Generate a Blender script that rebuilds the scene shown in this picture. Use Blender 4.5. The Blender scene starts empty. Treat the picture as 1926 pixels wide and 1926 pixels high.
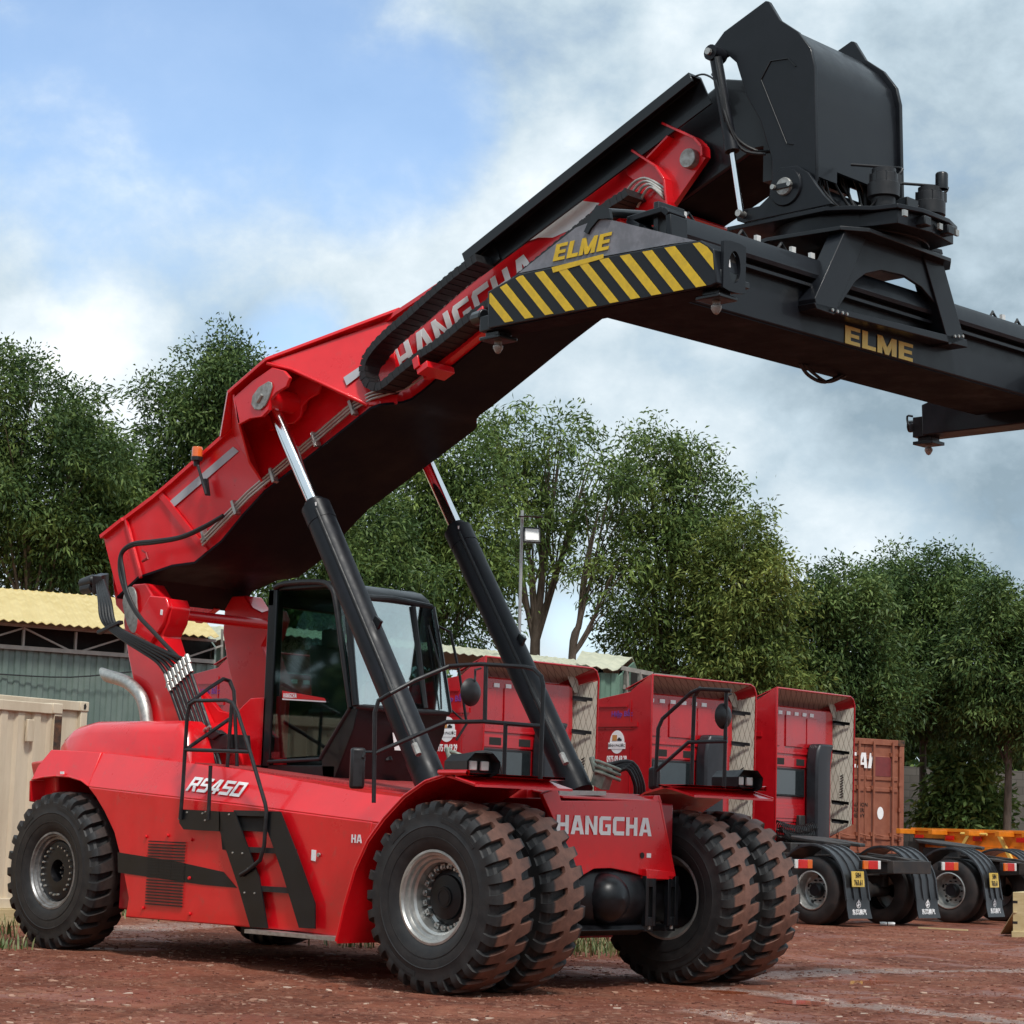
import bpy, bmesh, math, random
import numpy as np
from mathutils import Vector, Matrix, noise
R = math.radians
random.seed(7); np.random.seed(7)
scene = bpy.context.scene
col = scene.collection

# ------------------------------------------------------------------ camera
CAM = Vector((19.589, -15.459, 1.435)); YAW, PITCH, ROLL, FPX = R(43.647), R(7.898), R(1.839), 4216.4
_d = Vector((-math.sin(YAW)*math.cos(PITCH), math.cos(YAW)*math.cos(PITCH), math.sin(PITCH)))
_r = Vector((math.cos(YAW), math.sin(YAW), 0)); _u = _r.cross(_d)
_c, _s = math.cos(ROLL), math.sin(ROLL)
right = _r*_c + _u*_s; upv = -_r*_s + _u*_c
cam = bpy.data.cameras.new('camera'); camo = bpy.data.objects.new('camera', cam); col.objects.link(camo)
camo.matrix_world = Matrix(((right.x, upv.x, -_d.x, CAM.x), (right.y, upv.y, -_d.y, CAM.y), (right.z, upv.z, -_d.z, CAM.z), (0, 0, 0, 1)))
cam.sensor_width = 36; cam.lens = 36*FPX/1926; cam.clip_end = 3000; cam.clip_start = .1
scene.camera = camo
def A(px, py, X=None, Y=None, Z=None, D=None):
    """a measured image point put on a plane of the real place (survey of the photograph)"""
    u, v = px-963, py-963
    q = _d*FPX + right*u - upv*v
    if X is not None: k = (X-CAM.x)/q.x
    elif Y is not None: k = (Y-CAM.y)/q.y
    elif Z is not None: k = (Z-CAM.z)/q.z
    else: k = D/FPX
    return CAM+q*k

# ------------------------------------------------------------------ world, sun, exposure
SUN_AZ, SUN_EL = R(-28), R(56)      # direction towards the sun: from +X, anticlockwise
world = bpy.data.worlds.new('World'); scene.world = world; world.use_nodes = True
nt = world.node_tree; nt.nodes.clear()
def N(nt, t, **k):
    n = nt.nodes.new(t)
    for a, b in k.items(): setattr(n, a, b)
    return n
out = N(nt, 'ShaderNodeOutputWorld'); mix = N(nt, 'ShaderNodeMixShader')
sky = N(nt, 'ShaderNodeTexSky', sky_type='NISHITA', sun_disc=False, sun_elevation=SUN_EL, sun_rotation=math.pi/2-SUN_AZ, altitude=100, air_density=1.0, dust_density=.6, ozone_density=2.0)
b1 = N(nt, 'ShaderNodeBackground'); b1.inputs[1].default_value = .15
b2 = N(nt, 'ShaderNodeBackground'); b2.inputs[1].default_value = .93
tc = N(nt, 'ShaderNodeTexCoord')
mp = N(nt, 'ShaderNodeMapping'); mp.inputs['Scale'].default_value = (1, 1, 1.35)
L = nt.links.new
L(tc.outputs['Generated'], mp.inputs[0])
def wnoise(scale, detail, rough, off=0, dist=0):
    m = N(nt, 'ShaderNodeMapping'); m.inputs['Location'].default_value = (off, off*.7, off*.3); L(mp.outputs[0], m.inputs[0])
    n = N(nt, 'ShaderNodeTexNoise'); n.inputs['Scale'].default_value = scale; n.inputs['Detail'].default_value = detail
    n.inputs['Roughness'].default_value = rough; n.inputs['Distortion'].default_value = dist; L(m.outputs[0], n.inputs['Vector']); return n.outputs['Fac']
def math_(op, a, b=None, c=None, clamp=False):
    n = N(nt, 'ShaderNodeMath', operation=op, use_clamp=clamp)
    for i, x in enumerate((a, b, c)):
        if x is None: continue
        if isinstance(x, (int, float)): n.inputs[i].default_value = x
        else: L(x, n.inputs[i])
    return n.outputs[0]
def skydir(px, py): return (A(px, py, D=100)-CAM).normalized()
def blob(px, py, inner, outer):    # 1 inside inner degrees, 0 outside outer degrees
    v = skydir(px, py); dn = N(nt, 'ShaderNodeVectorMath', operation='DOT_PRODUCT'); L(tc.outputs['Generated'], dn.inputs[0]); dn.inputs[1].default_value = v
    mr = N(nt, 'ShaderNodeMapRange'); mr.inputs[1].default_value = math.cos(R(outer)); mr.inputs[2].default_value = math.cos(R(inner))
    L(dn.outputs['Value'], mr.inputs[0]); return mr.outputs[0]
big = wnoise(8, 6, .5, 3.1, .15); fine = wnoise(19, 9, .6, 9.4, .1); streak = wnoise(30, 6, .6, 1.7)
gap = math_('MAXIMUM', blob(300, 100, .5, 7.6), math_('MULTIPLY', blob(690, 250, .3, 3.8), .95))
gap = math_('MAXIMUM', gap, math_('MULTIPLY', blob(560, 620, .2, 1.8), .55))
gap = math_('MAXIMUM', gap, math_('MULTIPLY', blob(1080, 1190, .2, 1.3), .5))
m1 = math_('ADD', gap, math_('MULTIPLY', math_('SUBTRACT', big, .5), -1.5))
m1 = math_('ADD', m1, math_('MULTIPLY', math_('SUBTRACT', fine, .5), -1.0))
mr = N(nt, 'ShaderNodeMapRange', interpolation_type='SMOOTHSTEP'); mr.inputs[1].default_value = .05; mr.inputs[2].default_value = .85; L(m1, mr.inputs[0])
clear = math_('MULTIPLY', mr.outputs[0], .86)
bright = math_('ADD', math_('MULTIPLY', math_('SUBTRACT', big, .5), .75), .57)
bright = math_('ADD', bright, math_('MULTIPLY', math_('SUBTRACT', fine, .5), .8))
bright = math_('SUBTRACT', bright, math_('MULTIPLY', blob(1800, 800, .2, 6.2), .34)); bright = math_('SUBTRACT', bright, math_('MULTIPLY', blob(1700, 200, .5, 5.0), .12)); bright = math_('SUBTRACT', bright, math_('MULTIPLY', blob(380, 560, .3, 3.4), .10))
bright = math_('ADD', bright, math_('MULTIPLY', blob(170, 720, .3, 3.0), .34))
bright = math_('ADD', bright, math_('MULTIPLY', blob(1640, 1030, .1, 3.2), .30))
bright = math_('ADD', bright, math_('MULTIPLY', blob(960, 330, .3, 3.0), .08))
ramp = N(nt, 'ShaderNodeValToRGB'); L(bright, ramp.inputs[0])
e = ramp.color_ramp.elements
e[0].position = .22; e[0].color = (.24, .32, .38, 1); e[1].position = .95; e[1].color = (.84, .88, .91, 1)
x = e.new(.5); x.color = (.44, .54, .61, 1); x = e.new(.72); x.color = (.62, .70, .75, 1)
L(sky.outputs[0], b1.inputs[0]); L(ramp.outputs[0], b2.inputs[0])
L(clear, mix.inputs[0]); L(b2.outputs[0], mix.inputs[1]); L(b1.outputs[0], mix.inputs[2]); L(mix.outputs[0], out.inputs[0])
sl = bpy.data.lights.new('sun', 'SUN'); sl.energy = 2.0; sl.angle = R(9); sl.color = (1, .97, .92)
so = bpy.data.objects.new('sun', sl); col.objects.link(so)
sd = Vector((math.cos(SUN_EL)*math.cos(SUN_AZ), math.cos(SUN_EL)*math.sin(SUN_AZ), math.sin(SUN_EL)))
so.rotation_euler = sd.to_track_quat('Z', 'Y').to_euler()
scene.view_settings.view_transform = 'Standard'; scene.view_settings.look = 'None'; scene.view_settings.exposure = 0.5

# ------------------------------------------------------------------ materials
def newmat(name):
    m = bpy.data.materials.new(name); m.use_nodes = True
    return m, m.node_tree, m.node_tree.nodes['Principled BSDF']
def mat(name, c, rough=.5, metal=0, coat=0, var=.12, nscale=6, c2=None, bump=0, bscale=40, spec=None, stretch=None, coord='Object', lo=.4, hi=.65, dirt=None, rvar=.12):
    m, t, p = newmat(name)
    tc = N(t, 'ShaderNodeTexCoord'); mp = N(t, 'ShaderNodeMapping'); t.links.new(tc.outputs[coord], mp.inputs[0])
    if stretch: mp.inputs['Scale'].default_value = stretch
    n = N(t, 'ShaderNodeTexNoise'); n.inputs['Scale'].default_value = nscale; n.inputs['Detail'].default_value = 8; n.inputs['Roughness'].default_value = .65
    t.links.new(mp.outputs[0], n.inputs['Vector'])
    r = N(t, 'ShaderNodeValToRGB'); t.links.new(n.outputs['Fac'], r.inputs[0])
    if c2 is None: a = [x*(1-var) for x in c]; b = [min(1, x*(1+var)) for x in c]
    else: a, b = c, c2
    r.color_ramp.elements[0].position = lo; r.color_ramp.elements[0].color = (*a, 1)
    r.color_ramp.elements[1].position = hi; r.color_ramp.elements[1].color = (*b, 1)
    colo = r.outputs[0]
    if dirt:
        n3 = N(t, 'ShaderNodeTexNoise'); n3.inputs['Scale'].default_value = dirt[1]; n3.inputs['Detail'].default_value = 10; n3.inputs['Roughness'].default_value = .7
        t.links.new(mp.outputs[0], n3.inputs['Vector'])
        q = N(t, 'ShaderNodeMapRange'); q.inputs[1].default_value = dirt[2]; q.inputs[2].default_value = dirt[2]+.18; q.inputs[4].default_value = dirt[3]; t.links.new(n3.outputs['Fac'], q.inputs[0])
        mx = N(t, 'ShaderNodeMix', data_type='RGBA'); t.links.new(q.outputs[0], mx.inputs[0]); t.links.new(colo, mx.inputs[6]); mx.inputs[7].default_value = (*dirt[0], 1); colo = mx.outputs[2]
    t.links.new(colo, p.inputs['Base Color'])
    mr = N(t, 'ShaderNodeMapRange'); mr.inputs[3].default_value = max(.02, rough-rvar*rough*2); mr.inputs[4].default_value = min(1, rough+rvar*rough*2); mr.inputs[1].default_value = .3; mr.inputs[2].default_value = .7
    t.links.new(n.outputs['Fac'], mr.inputs[0]); t.links.new(mr.outputs[0], p.inputs['Roughness'])
    p.inputs['Metallic'].default_value = metal; p.inputs['Coat Weight'].default_value = coat; p.inputs['Coat Roughness'].default_value = .06
    if spec is not None: p.inputs['Specular IOR Level'].default_value = spec
    if bump:
        n2 = N(t, 'ShaderNodeTexNoise'); n2.inputs['Scale'].default_value = bscale; n2.inputs['Detail'].default_value = 6; t.links.new(mp.outputs[0], n2.inputs['Vector'])
        bp = N(t, 'ShaderNodeBump'); bp.inputs['Strength'].default_value = bump; bp.inputs['Distance'].default_value = .02; t.links.new(n2.outputs['Fac'], bp.inputs['Height']); t.links.new(bp.outputs[0], p.inputs['Normal'])
    return m
M = {}
M['red'] = mat('glossy red paint', (.78, .006, .013), .32, coat=.55, var=.06, nscale=2, bump=.05, bscale=2.5, dirt=((.40, .085, .065), 7, .57, .5))
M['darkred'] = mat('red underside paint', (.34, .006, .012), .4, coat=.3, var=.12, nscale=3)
M['black'] = mat('black machine paint', (.007, .008, .010), .36, coat=.2, var=.3, nscale=3, bump=.05, bscale=5, dirt=((.03, .03, .034), 5, .62, .5), spec=.35)
M['greyblack'] = mat('satin charcoal paint', (.009, .0105, .014), .40, coat=.12, var=.25, nscale=4, bump=.04, bscale=6, spec=.25)
M['underside'] = mat('shade dark spreader underside', (.006, .006, .008), .6, var=.4, nscale=3, spec=.08)  # shaded copy of the charcoal paint, darker and duller for downward faces
M['endgrey'] = mat('weathered grey beam paint', (.22, .225, .25), .5, var=.2, nscale=9, dirt=((.045, .05, .055), 14, .6, .6))
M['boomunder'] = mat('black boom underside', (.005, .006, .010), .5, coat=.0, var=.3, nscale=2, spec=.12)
M['cyl'] = mat('black cylinder paint', (.008, .009, .013), .46, coat=0, var=.3, nscale=5, bump=.05, bscale=12, spec=.3)
M['chrome'] = mat('chrome rod', (.8, .82, .84), .12, metal=1, var=.03)
M['steel'] = mat('zinc plated steel', (.5, .49, .46), .48, metal=.9, var=.15, nscale=20)
M['pinplate'] = mat('worn pin plate', (.42, .42, .4), .5, metal=.5, c2=(.25, .24, .22), nscale=18)
M['rim'] = mat('silver wheel rim', (.5, .5, .48), .38, metal=.75, var=.15, nscale=9, dirt=((.2, .15, .12), 6, .6, .5))
M['rimdark'] = mat('dull grey rear rim', (.28, .28, .28), .42, metal=.6, var=.3, nscale=9, dirt=((.05, .04, .035), 6, .5, .7))
M['hub'] = mat('black wheel hub', (.008, .008, .010), .36, var=.3, spec=.4)
M['rubber'] = mat('black hose rubber', (.012, .012, .013), .5, var=.3, nscale=20)
M['plastic'] = mat('black plastic', (.015, .015, .017), .45, var=.25, nscale=12)
M['white'] = mat('white decal', (.93, .93, .93), .5, var=.04)
M['silverdecal'] = mat('silver grey decal', (.42, .42, .45), .4, var=.06)
M['clampred'] = M['red']
M['yellow'] = mat('yellow decal', (.78, .52, .02), .45, var=.1, nscale=14, dirt=((.45, .25, .03), 20, .62, .5))
M['gold'] = mat('gold letter decal', (.80, .58, .14), .5, var=.1)
M['orange_lens'] = mat('orange beacon lens', (.85, .17, .03), .2, coat=.5, var=.1)
M['redlens'] = mat('red lamp lens', (.62, .006, .006), .15, coat=.8, var=.1)
M['amberlens'] = mat('amber lamp lens', (.75, .14, .01), .15, coat=.8, var=.1)
M['lens'] = mat('clear lamp lens', (.75, .75, .72), .2, coat=1, var=.05)
M['truckred'] = mat('truck red paint', (.46, .006, .012), .3, coat=.6, var=.1, nscale=2, bump=.06, bscale=3, dirt=((.3, .07, .05), 4, .6, .45))
M['quilt'] = mat('cream fairing lining', (.50, .46, .38), .6, var=.1)
M['chassisblack'] = mat('dusty black chassis', (.018, .017, .017), .55, c2=(.045, .035, .03), nscale=5)
M['mudguard'] = mat('black mudguard plastic', (.022, .023, .026), .38, coat=.2, var=.25, nscale=6)
M['trucktyre'] = mat('truck tyre rubber', (.016, .015, .015), .62, c2=(.045, .03, .026), nscale=5, lo=.45, hi=.7)
M['intake'] = mat('air intake plastic', (.02, .022, .027), .4, var=.2)
M['contbrown'] = mat('brown container paint', (.25, .078, .042), .55, c2=(.32, .115, .065), nscale=4, dirt=((.2, .05, .025), 9, .6, .6))
M['contmaroon'] = mat('maroon paint patch', (.19, .035, .035), .5, var=.12)
M['contbeige'] = mat('beige container paint', (.68, .58, .43), .6, c2=(.54, .44, .31), nscale=2, stretch=(1, 1, .25), dirt=((.16, .08, .035), 6, .66, .7))
M['rust'] = mat('rusty dark steel', (.03, .02, .015), .8, c2=(.16, .07, .035), nscale=8, bump=.3)
M['orangetrailer'] = mat('orange trailer paint', (.78, .23, .012), .4, coat=.3, var=.12, dirt=((.35, .1, .03), 6, .6, .4))
M['wood'] = mat('plywood', (.52, .40, .2), .6, c2=(.62, .5, .28), nscale=4, stretch=(1, 1, 6))
M['barkm'] = mat('grey brown bark', (.10, .075, .055), .9, c2=(.2, .155, .12), nscale=9, stretch=(1, 1, .3), bump=.5, bscale=25)
M['wallblock'] = mat('grey block wall', (.085, .08, .07), .9, c2=(.15, .14, .12), nscale=3, bump=.2)
M['polemetal'] = mat('galvanised pole', (.42, .43, .43), .5, metal=.5, var=.1)
M['yellowroof'] = mat('yellow roof sheet', (.65, .49, .20), .5, c2=(.72, .57, .27), nscale=3, dirt=((.3, .22, .12), 7, .63, .5))
M['tinroof'] = mat('weathered tin roof', (.50, .50, .38), .5, c2=(.62, .60, .44), nscale=3, dirt=((.3, .26, .18), 7, .6, .6))
M['greensheet'] = mat('green corrugated sheet', (.14, .195, .17), .55, c2=(.18, .235, .205), nscale=2, dirt=((.05, .07, .055), 5, .6, .5))
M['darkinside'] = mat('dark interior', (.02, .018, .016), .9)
M['concrete'] = mat('concrete', (.3, .28, .25), .9, var=.2)
M['plasticwhite'] = mat('white plastic litter', (.7, .7, .68), .4)
M['seat'] = mat('grey seat fabric', (.06, .07, .065), .8)
# tinted cab glass: part mirror, part see-through
def glassmat(name, tint, refl, rough=.03):
    m, t, p = newmat(name); t.nodes.remove(p)
    o = t.nodes['Material Output']; mx = N(t, 'ShaderNodeMixShader'); tr = N(t, 'ShaderNodeBsdfTransparent'); gl = N(t, 'ShaderNodeBsdfGlossy')
    tr.inputs[0].default_value = (*tint, 1); gl.inputs['Roughness'].default_value = rough; gl.inputs[0].default_value = (.9, .95, .95, 1)
    lw = N(t, 'ShaderNodeLayerWeight'); lw.inputs[0].default_value = .5; fr = N(t, 'ShaderNodeMath', operation='POWER'); fr.inputs[1].default_value = 4.5; t.links.new(lw.outputs['Facing'], fr.inputs[0])
    ad = N(t, 'ShaderNodeMath', operation='ADD', use_clamp=True); ad.inputs[1].default_value = refl; t.links.new(fr.outputs[0], ad.inputs[0])
    t.links.new(ad.outputs[0], mx.inputs[0]); t.links.new(tr.outputs[0], mx.inputs[1]); t.links.new(gl.outputs[0], mx.inputs[2]); t.links.new(mx.outputs[0], o.inputs[0])
    return m
M['glass'] = glassmat('cab side glass', (.58, .70, .67), .07)
M['frontglass'] = glassmat('cab front glass', (.70, .82, .80), .45, .03)
M['darkglass'] = mat('dark truck window', (.015, .02, .022), .06, coat=.6, var=.2)
# tyres: clay on the tread, bare rubber on the side
def tyremat(name, amount, tread=(.17, .078, .054)):
    m, t, p = newmat(name)
    tc = N(t, 'ShaderNodeTexCoord'); sx = N(t, 'ShaderNodeSeparateXYZ'); t.links.new(tc.outputs['Object'], sx.inputs[0])
    def mt(op, a, b=None, cl=False):
        n = N(t, 'ShaderNodeMath', operation=op, use_clamp=cl)
        for i, x in enumerate((a, b)):
            if x is None: continue
            if isinstance(x, (int, float)): n.inputs[i].default_value = x
            else: t.links.new(x, n.inputs[i])
        return n.outputs[0]
    rad = mt('SQRT', mt('ADD', mt('MULTIPLY', sx.outputs[0], sx.outputs[0]), mt('MULTIPLY', sx.outputs[2], sx.outputs[2])))
    n = N(t, 'ShaderNodeTexNoise'); n.inputs['Scale'].default_value = 9; n.inputs['Detail'].default_value = 9; n.inputs['Roughness'].default_value = .7; t.links.new(tc.outputs['Object'], n.inputs['Vector'])
    a1 = N(t, 'ShaderNodeMapRange'); a1.inputs[1].default_value = .779; a1.inputs[2].default_value = .795; t.links.new(mt('ADD', rad, mt('MULTIPLY', mt('SUBTRACT', n.outputs['Fac'], .5), .03)), a1.inputs[0])
    a2 = N(t, 'ShaderNodeMapRange'); a2.inputs[1].default_value = .19; a2.inputs[2].default_value = .168; t.links.new(mt('ABSOLUTE', sx.outputs[1]), a2.inputs[0])
    f = mt('MULTIPLY', mt('MULTIPLY', a1.outputs[0], a2.outputs[0]), amount, True)
    r1 = N(t, 'ShaderNodeValToRGB'); t.links.new(n.outputs['Fac'], r1.inputs[0]); r1.color_ramp.elements[0].position = .35; r1.color_ramp.elements[1].position = .7
    r1.color_ramp.elements[0].color = (*[x*.6 for x in tread], 1); r1.color_ramp.elements[1].color = (*[x*1.25 for x in tread], 1)
    r2 = N(t, 'ShaderNodeValToRGB'); t.links.new(n.outputs['Fac'], r2.inputs[0]); r2.color_ramp.elements[0].position = .4; r2.color_ramp.elements[1].position = .75
    r2.color_ramp.elements[0].color = (.012, .012, .013, 1); r2.color_ramp.elements[1].color = (.032, .029, .028, 1)
    mx = N(t, 'ShaderNodeMix', data_type='RGBA'); t.links.new(f, mx.inputs[0]); t.links.new(r2.outputs[0], mx.inputs[6]); t.links.new(r1.outputs[0], mx.inputs[7])
    t.links.new(mx.outputs[2], p.inputs['Base Color']); p.inputs['Roughness'].default_value = .6
    bp = N(t, 'ShaderNodeBump'); bp.inputs['Strength'].default_value = .25; bp.inputs['Distance'].default_value = .01; t.links.new(n.outputs['Fac'], bp.inputs['Height']); t.links.new(bp.outputs[0], p.inputs['Normal'])
    return m
M['tyre_clay'] = tyremat('tyre with clay on the tread', 1.0)
M['tyre_dark'] = tyremat('tyre lightly dusted', .35, (.09, .05, .038))

# ------------------------------------------------------------------ mesh helpers
def tag(o, label=None, cat=None, group=None, kind=None):
    if label: o['label'] = label
    if cat: o['category'] = cat
    if group: o['group'] = group
    if kind: o['kind'] = kind
    return o
def empty(name, loc=(0, 0, 0), rz=0):
    o = bpy.data.objects.new(name, None); col.objects.link(o); o.location = loc; o.rotation_euler = (0, 0, rz); o.empty_display_size = .3
    return o
def children(o): return [c for c in bpy.data.objects if c.parent == o]
def copy_tree(o, parent=None):
    c = o.copy(); col.objects.link(c); c.parent = parent
    for ch in children(o): copy_tree(ch, c)
    return c
SIB = {}
SPLIT = set('small_sticker pipe_clamp collar_pin axle_bolt ladder_bolt panel_bolt keeper_bolt cable_clip axle_bracket valve_block hose_guide warning_sticker footwell ladder_stringer front_frame reflector vent fairing_bracket window_opening corner_casting hinge window_frame slewing_bolt frame_bolt hose_fitting boom_guide hose_coupling steering_column reflector landing_gear brace window_sticker boom_rib beam_foot'.split())
class MB:
    """collects solids; build() links them as one mesh object"""
    def __init__(s): s.v = []; s.f = []; s.m = []
    def add(s, vs, fs, mi=0):
        b = len(s.v); s.v += [tuple(v) for v in vs]; s.f += [tuple(b+i for i in f) for f in fs]; s.m += [mi]*len(fs); return s
    def box(s, c, d, rot=None, mi=0):
        x, y, z = d[0]/2, d[1]/2, d[2]/2
        vs = [Vector(p) for p in ((-x, -y, -z), (x, -y, -z), (x, y, -z), (-x, y, -z), (-x, -y, z), (x, -y, z), (x, y, z), (-x, y, z))]
        if rot is not None: vs = [rot @ v for v in vs]
        vs = [v+Vector(c) for v in vs]
        return s.add(vs, [(0, 3, 2, 1), (4, 5, 6, 7), (0, 1, 5, 4), (1, 2, 6, 5), (2, 3, 7, 6), (3, 0, 4, 7)], mi)
    def bb(s, lo, hi, mi=0):
        return s.box([(a+b)/2 for a, b in zip(lo, hi)], [b-a for a, b in zip(lo, hi)], mi=mi)
    def slab(s, pts, off, mi=0):
        """polygon of 3D points given thickness by the vector off"""
        n = len(pts); off = Vector(off); P = [Vector(p) for p in pts]; Q = [p+off for p in P]
        return s.add(P+Q, [tuple(range(n))[::-1], tuple(range(n, 2*n))]+[(i, (i+1) % n, n+(i+1) % n, n+i) for i in range(n)], mi)
    def prism(s, poly, axis, a, b, mi=0):
        """poly: 2D points in the two other axes (x,z for axis y; y,z for x; x,y for z)"""
        def mk(p, t):
            return {'y': (p[0], t, p[1]), 'x': (t, p[0], p[1]), 'z': (p[0], p[1], t)}[axis]
        P = [Vector(mk(p, a)) for p in poly]; d = {'y': (0, b-a, 0), 'x': (b-a, 0, 0), 'z': (0, 0, b-a)}[axis]
        return s.slab(P, d, mi)
    def loft(s, rings, cap=True, mi=0):
        n = len(rings[0]); vs = [p for r in rings for p in r]; fs = []
        for k in range(len(rings)-1):
            for i in range(n):
                j = (i+1) % n; fs.append((k*n+i, k*n+j, (k+1)*n+j, (k+1)*n+i))
        if cap: fs.append(tuple(range(n))[::-1]); fs.append(tuple((len(rings)-1)*n+i for i in range(n)))
        return s.add(vs, fs, mi)
    def tube(s, pts, r, n=10, mi=0, smooth=0, radii=None):
        P = [Vector(p) for p in pts]
        if smooth:
            Q = []
            for i in range(len(P)-1):
                p0 = P[max(0, i-1)]; p1 = P[i]; p2 = P[i+1]; p3 = P[min(len(P)-1, i+2)]
                for k in range(smooth):
                    t = k/smooth
                    Q.append(.5*((2*p1)+(-p0+p2)*t+(2*p0-5*p1+4*p2-p3)*t*t+(-p0+3*p1-3*p2+p3)*t**3))
            Q.append(P[-1]); P = Q
        rings = []; ref = None
        for i, p in enumerate(P):
            d = (P[min(i+1, len(P)-1)]-P[max(i-1, 0)]).normalized()
            if ref is None: ref = d.orthogonal().normalized()
            ref = (ref-d*ref.dot(d)).normalized(); b = d.cross(ref)
            rr = radii[i] if radii else r
            if 0 < i < len(P)-1 and not smooth:
                d1 = (P[i]-P[i-1]).normalized(); d2 = (P[i+1]-P[i]).normalized(); k = 1/max(.5, math.sqrt((1+d1.dot(d2))/2))
            else: k = 1
            rings.append([p+(ref*math.cos(a)+b*math.sin(a))*rr*k for a in [2*math.pi*j/n for j in range(n)]])
        return s.loft(rings, True, mi)
    def bar(s, p, q, w, h, up=(0, 0, 1), mi=0):
        p, q = Vector(p), Vector(q); d = (q-p).normalized(); sd = d.cross(Vector(up)).normalized(); u = sd.cross(d)
        r = lambda o: [o+sd*w/2+u*h/2, o-sd*w/2+u*h/2, o-sd*w/2-u*h/2, o+sd*w/2-u*h/2]
        return s.loft([r(p), r(q)], True, mi)
    def lathe(s, prof, c=(0, 0, 0), axis='y', n=32, mi=0, cap=False):
        """prof: (radius, along) pairs"""
        rings = []
        for r, a in prof:
            ring = []
            for j in range(n):
                t = 2*math.pi*j/n; u, v = r*math.cos(t), r*math.sin(t)
                ring.append(Vector(c)+Vector({'y': (u, a, v), 'x': (a, u, v), 'z': (u, v, a)}[axis]))
            rings.append(ring)
        return s.loft(rings, cap, mi)
    def mirror(s):
        """add the mirror image in y"""
        v0, f0, m0 = list(s.v), list(s.f), list(s.m)
        for f, m in zip(f0, m0): pass
        b = len(s.v); s.v += [(x, -y, z) for x, y, z in v0]; s.f += [tuple(b+i for i in f[::-1]) for f in f0]; s.m += m0
        return s
    def mirrored(s):
        n = MB(); n.v = [(x, -y, z) for x, y, z in s.v]; n.f = [f[::-1] for f in s.f]; n.m = list(s.m); return n
    def pieces(s):
        """the separate solids in it, those whose boxes touch kept together"""
        par = list(range(len(s.v)))
        def fd(a):
            while par[a] != a: par[a] = par[par[a]]; a = par[a]
            return a
        for f in s.f:
            for i in f[1:]: par[fd(i)] = fd(f[0])
        comp = {}
        for k, f in enumerate(s.f): comp.setdefault(fd(f[0]), []).append(k)
        G = []
        for fs in comp.values():
            P = np.array([s.v[i] for k in fs for i in s.f[k]]); G.append([P.min(0)-.004, P.max(0)+.004, fs])
        merged = True
        while merged:
            merged = False
            for i in range(len(G)):
                for j in range(i+1, len(G)):
                    if (G[i][0] <= G[j][1]).all() and (G[j][0] <= G[i][1]).all():
                        G[i] = [np.minimum(G[i][0], G[j][0]), np.maximum(G[i][1], G[j][1]), G[i][2]+G[j][2]]; G.pop(j); merged = True; break
                if merged: break
        out = []
        for g in G:
            m = MB(); mp_ = {}
            for k in g[2]:
                for i in s.f[k]:
                    if i not in mp_: mp_[i] = len(m.v); m.v.append(s.v[i])
                m.f.append(tuple(mp_[i] for i in s.f[k])); m.m.append(s.m[k])
            out.append(m)
        return out
    def build(s, name, mats, parent=None, bevel=0, smooth=30, loc=None):
        if name in SPLIT:
            ps = s.pieces()
            if 1 < len(ps) <= 60:
                obs = [p.build1(name, mats, parent, bevel, smooth, loc) for p in ps]; SIB[obs[0].name] = obs[1:]; return obs[0]
        return s.build1(name, mats, parent, bevel, smooth, loc)
    def build1(s, name, mats, parent=None, bevel=0, smooth=30, loc=None):
        me = bpy.data.meshes.new(name); me.from_pydata(s.v, [], s.f)
        bm = bmesh.new(); bm.from_mesh(me); bmesh.ops.recalc_face_normals(bm, faces=bm.faces); bm.to_mesh(me); bm.free()
        if not isinstance(mats, (list, tuple)): mats = [mats]
        for m in mats: me.materials.append(m)
        if len(mats) > 1: me.polygons.foreach_set('material_index', s.m)
        if smooth:
            me.polygons.foreach_set('use_smooth', [True]*len(me.polygons)); me.set_sharp_from_angle(angle=R(smooth))
        me.update()
        o = bpy.data.objects.new(name, me); col.objects.link(o)
        if parent is not None: o.parent = parent
        if loc is not None: o.location = loc
        if bevel:
            b = o.modifiers.new('bevel', 'BEVEL'); b.width = bevel; b.segments = 2; b.limit_method = 'ANGLE'; b.angle_limit = R(35); b.harden_normals = False
        return o
def AP(px_, py_, p, n):
    q = A(px_, py_, D=100)-CAM; return CAM+q*((Vector(p)-CAM).dot(n)/q.dot(n))
def px(pts, **k): return [A(*p, **k) for p in pts]
def plate(pts, Y, t, mi=0, mb=None):
    """outline measured on the plane y=Y, thickness t along +y"""
    mb = mb or MB(); return mb.slab(px(pts, Y=Y), (0, t, 0), mi)
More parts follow.
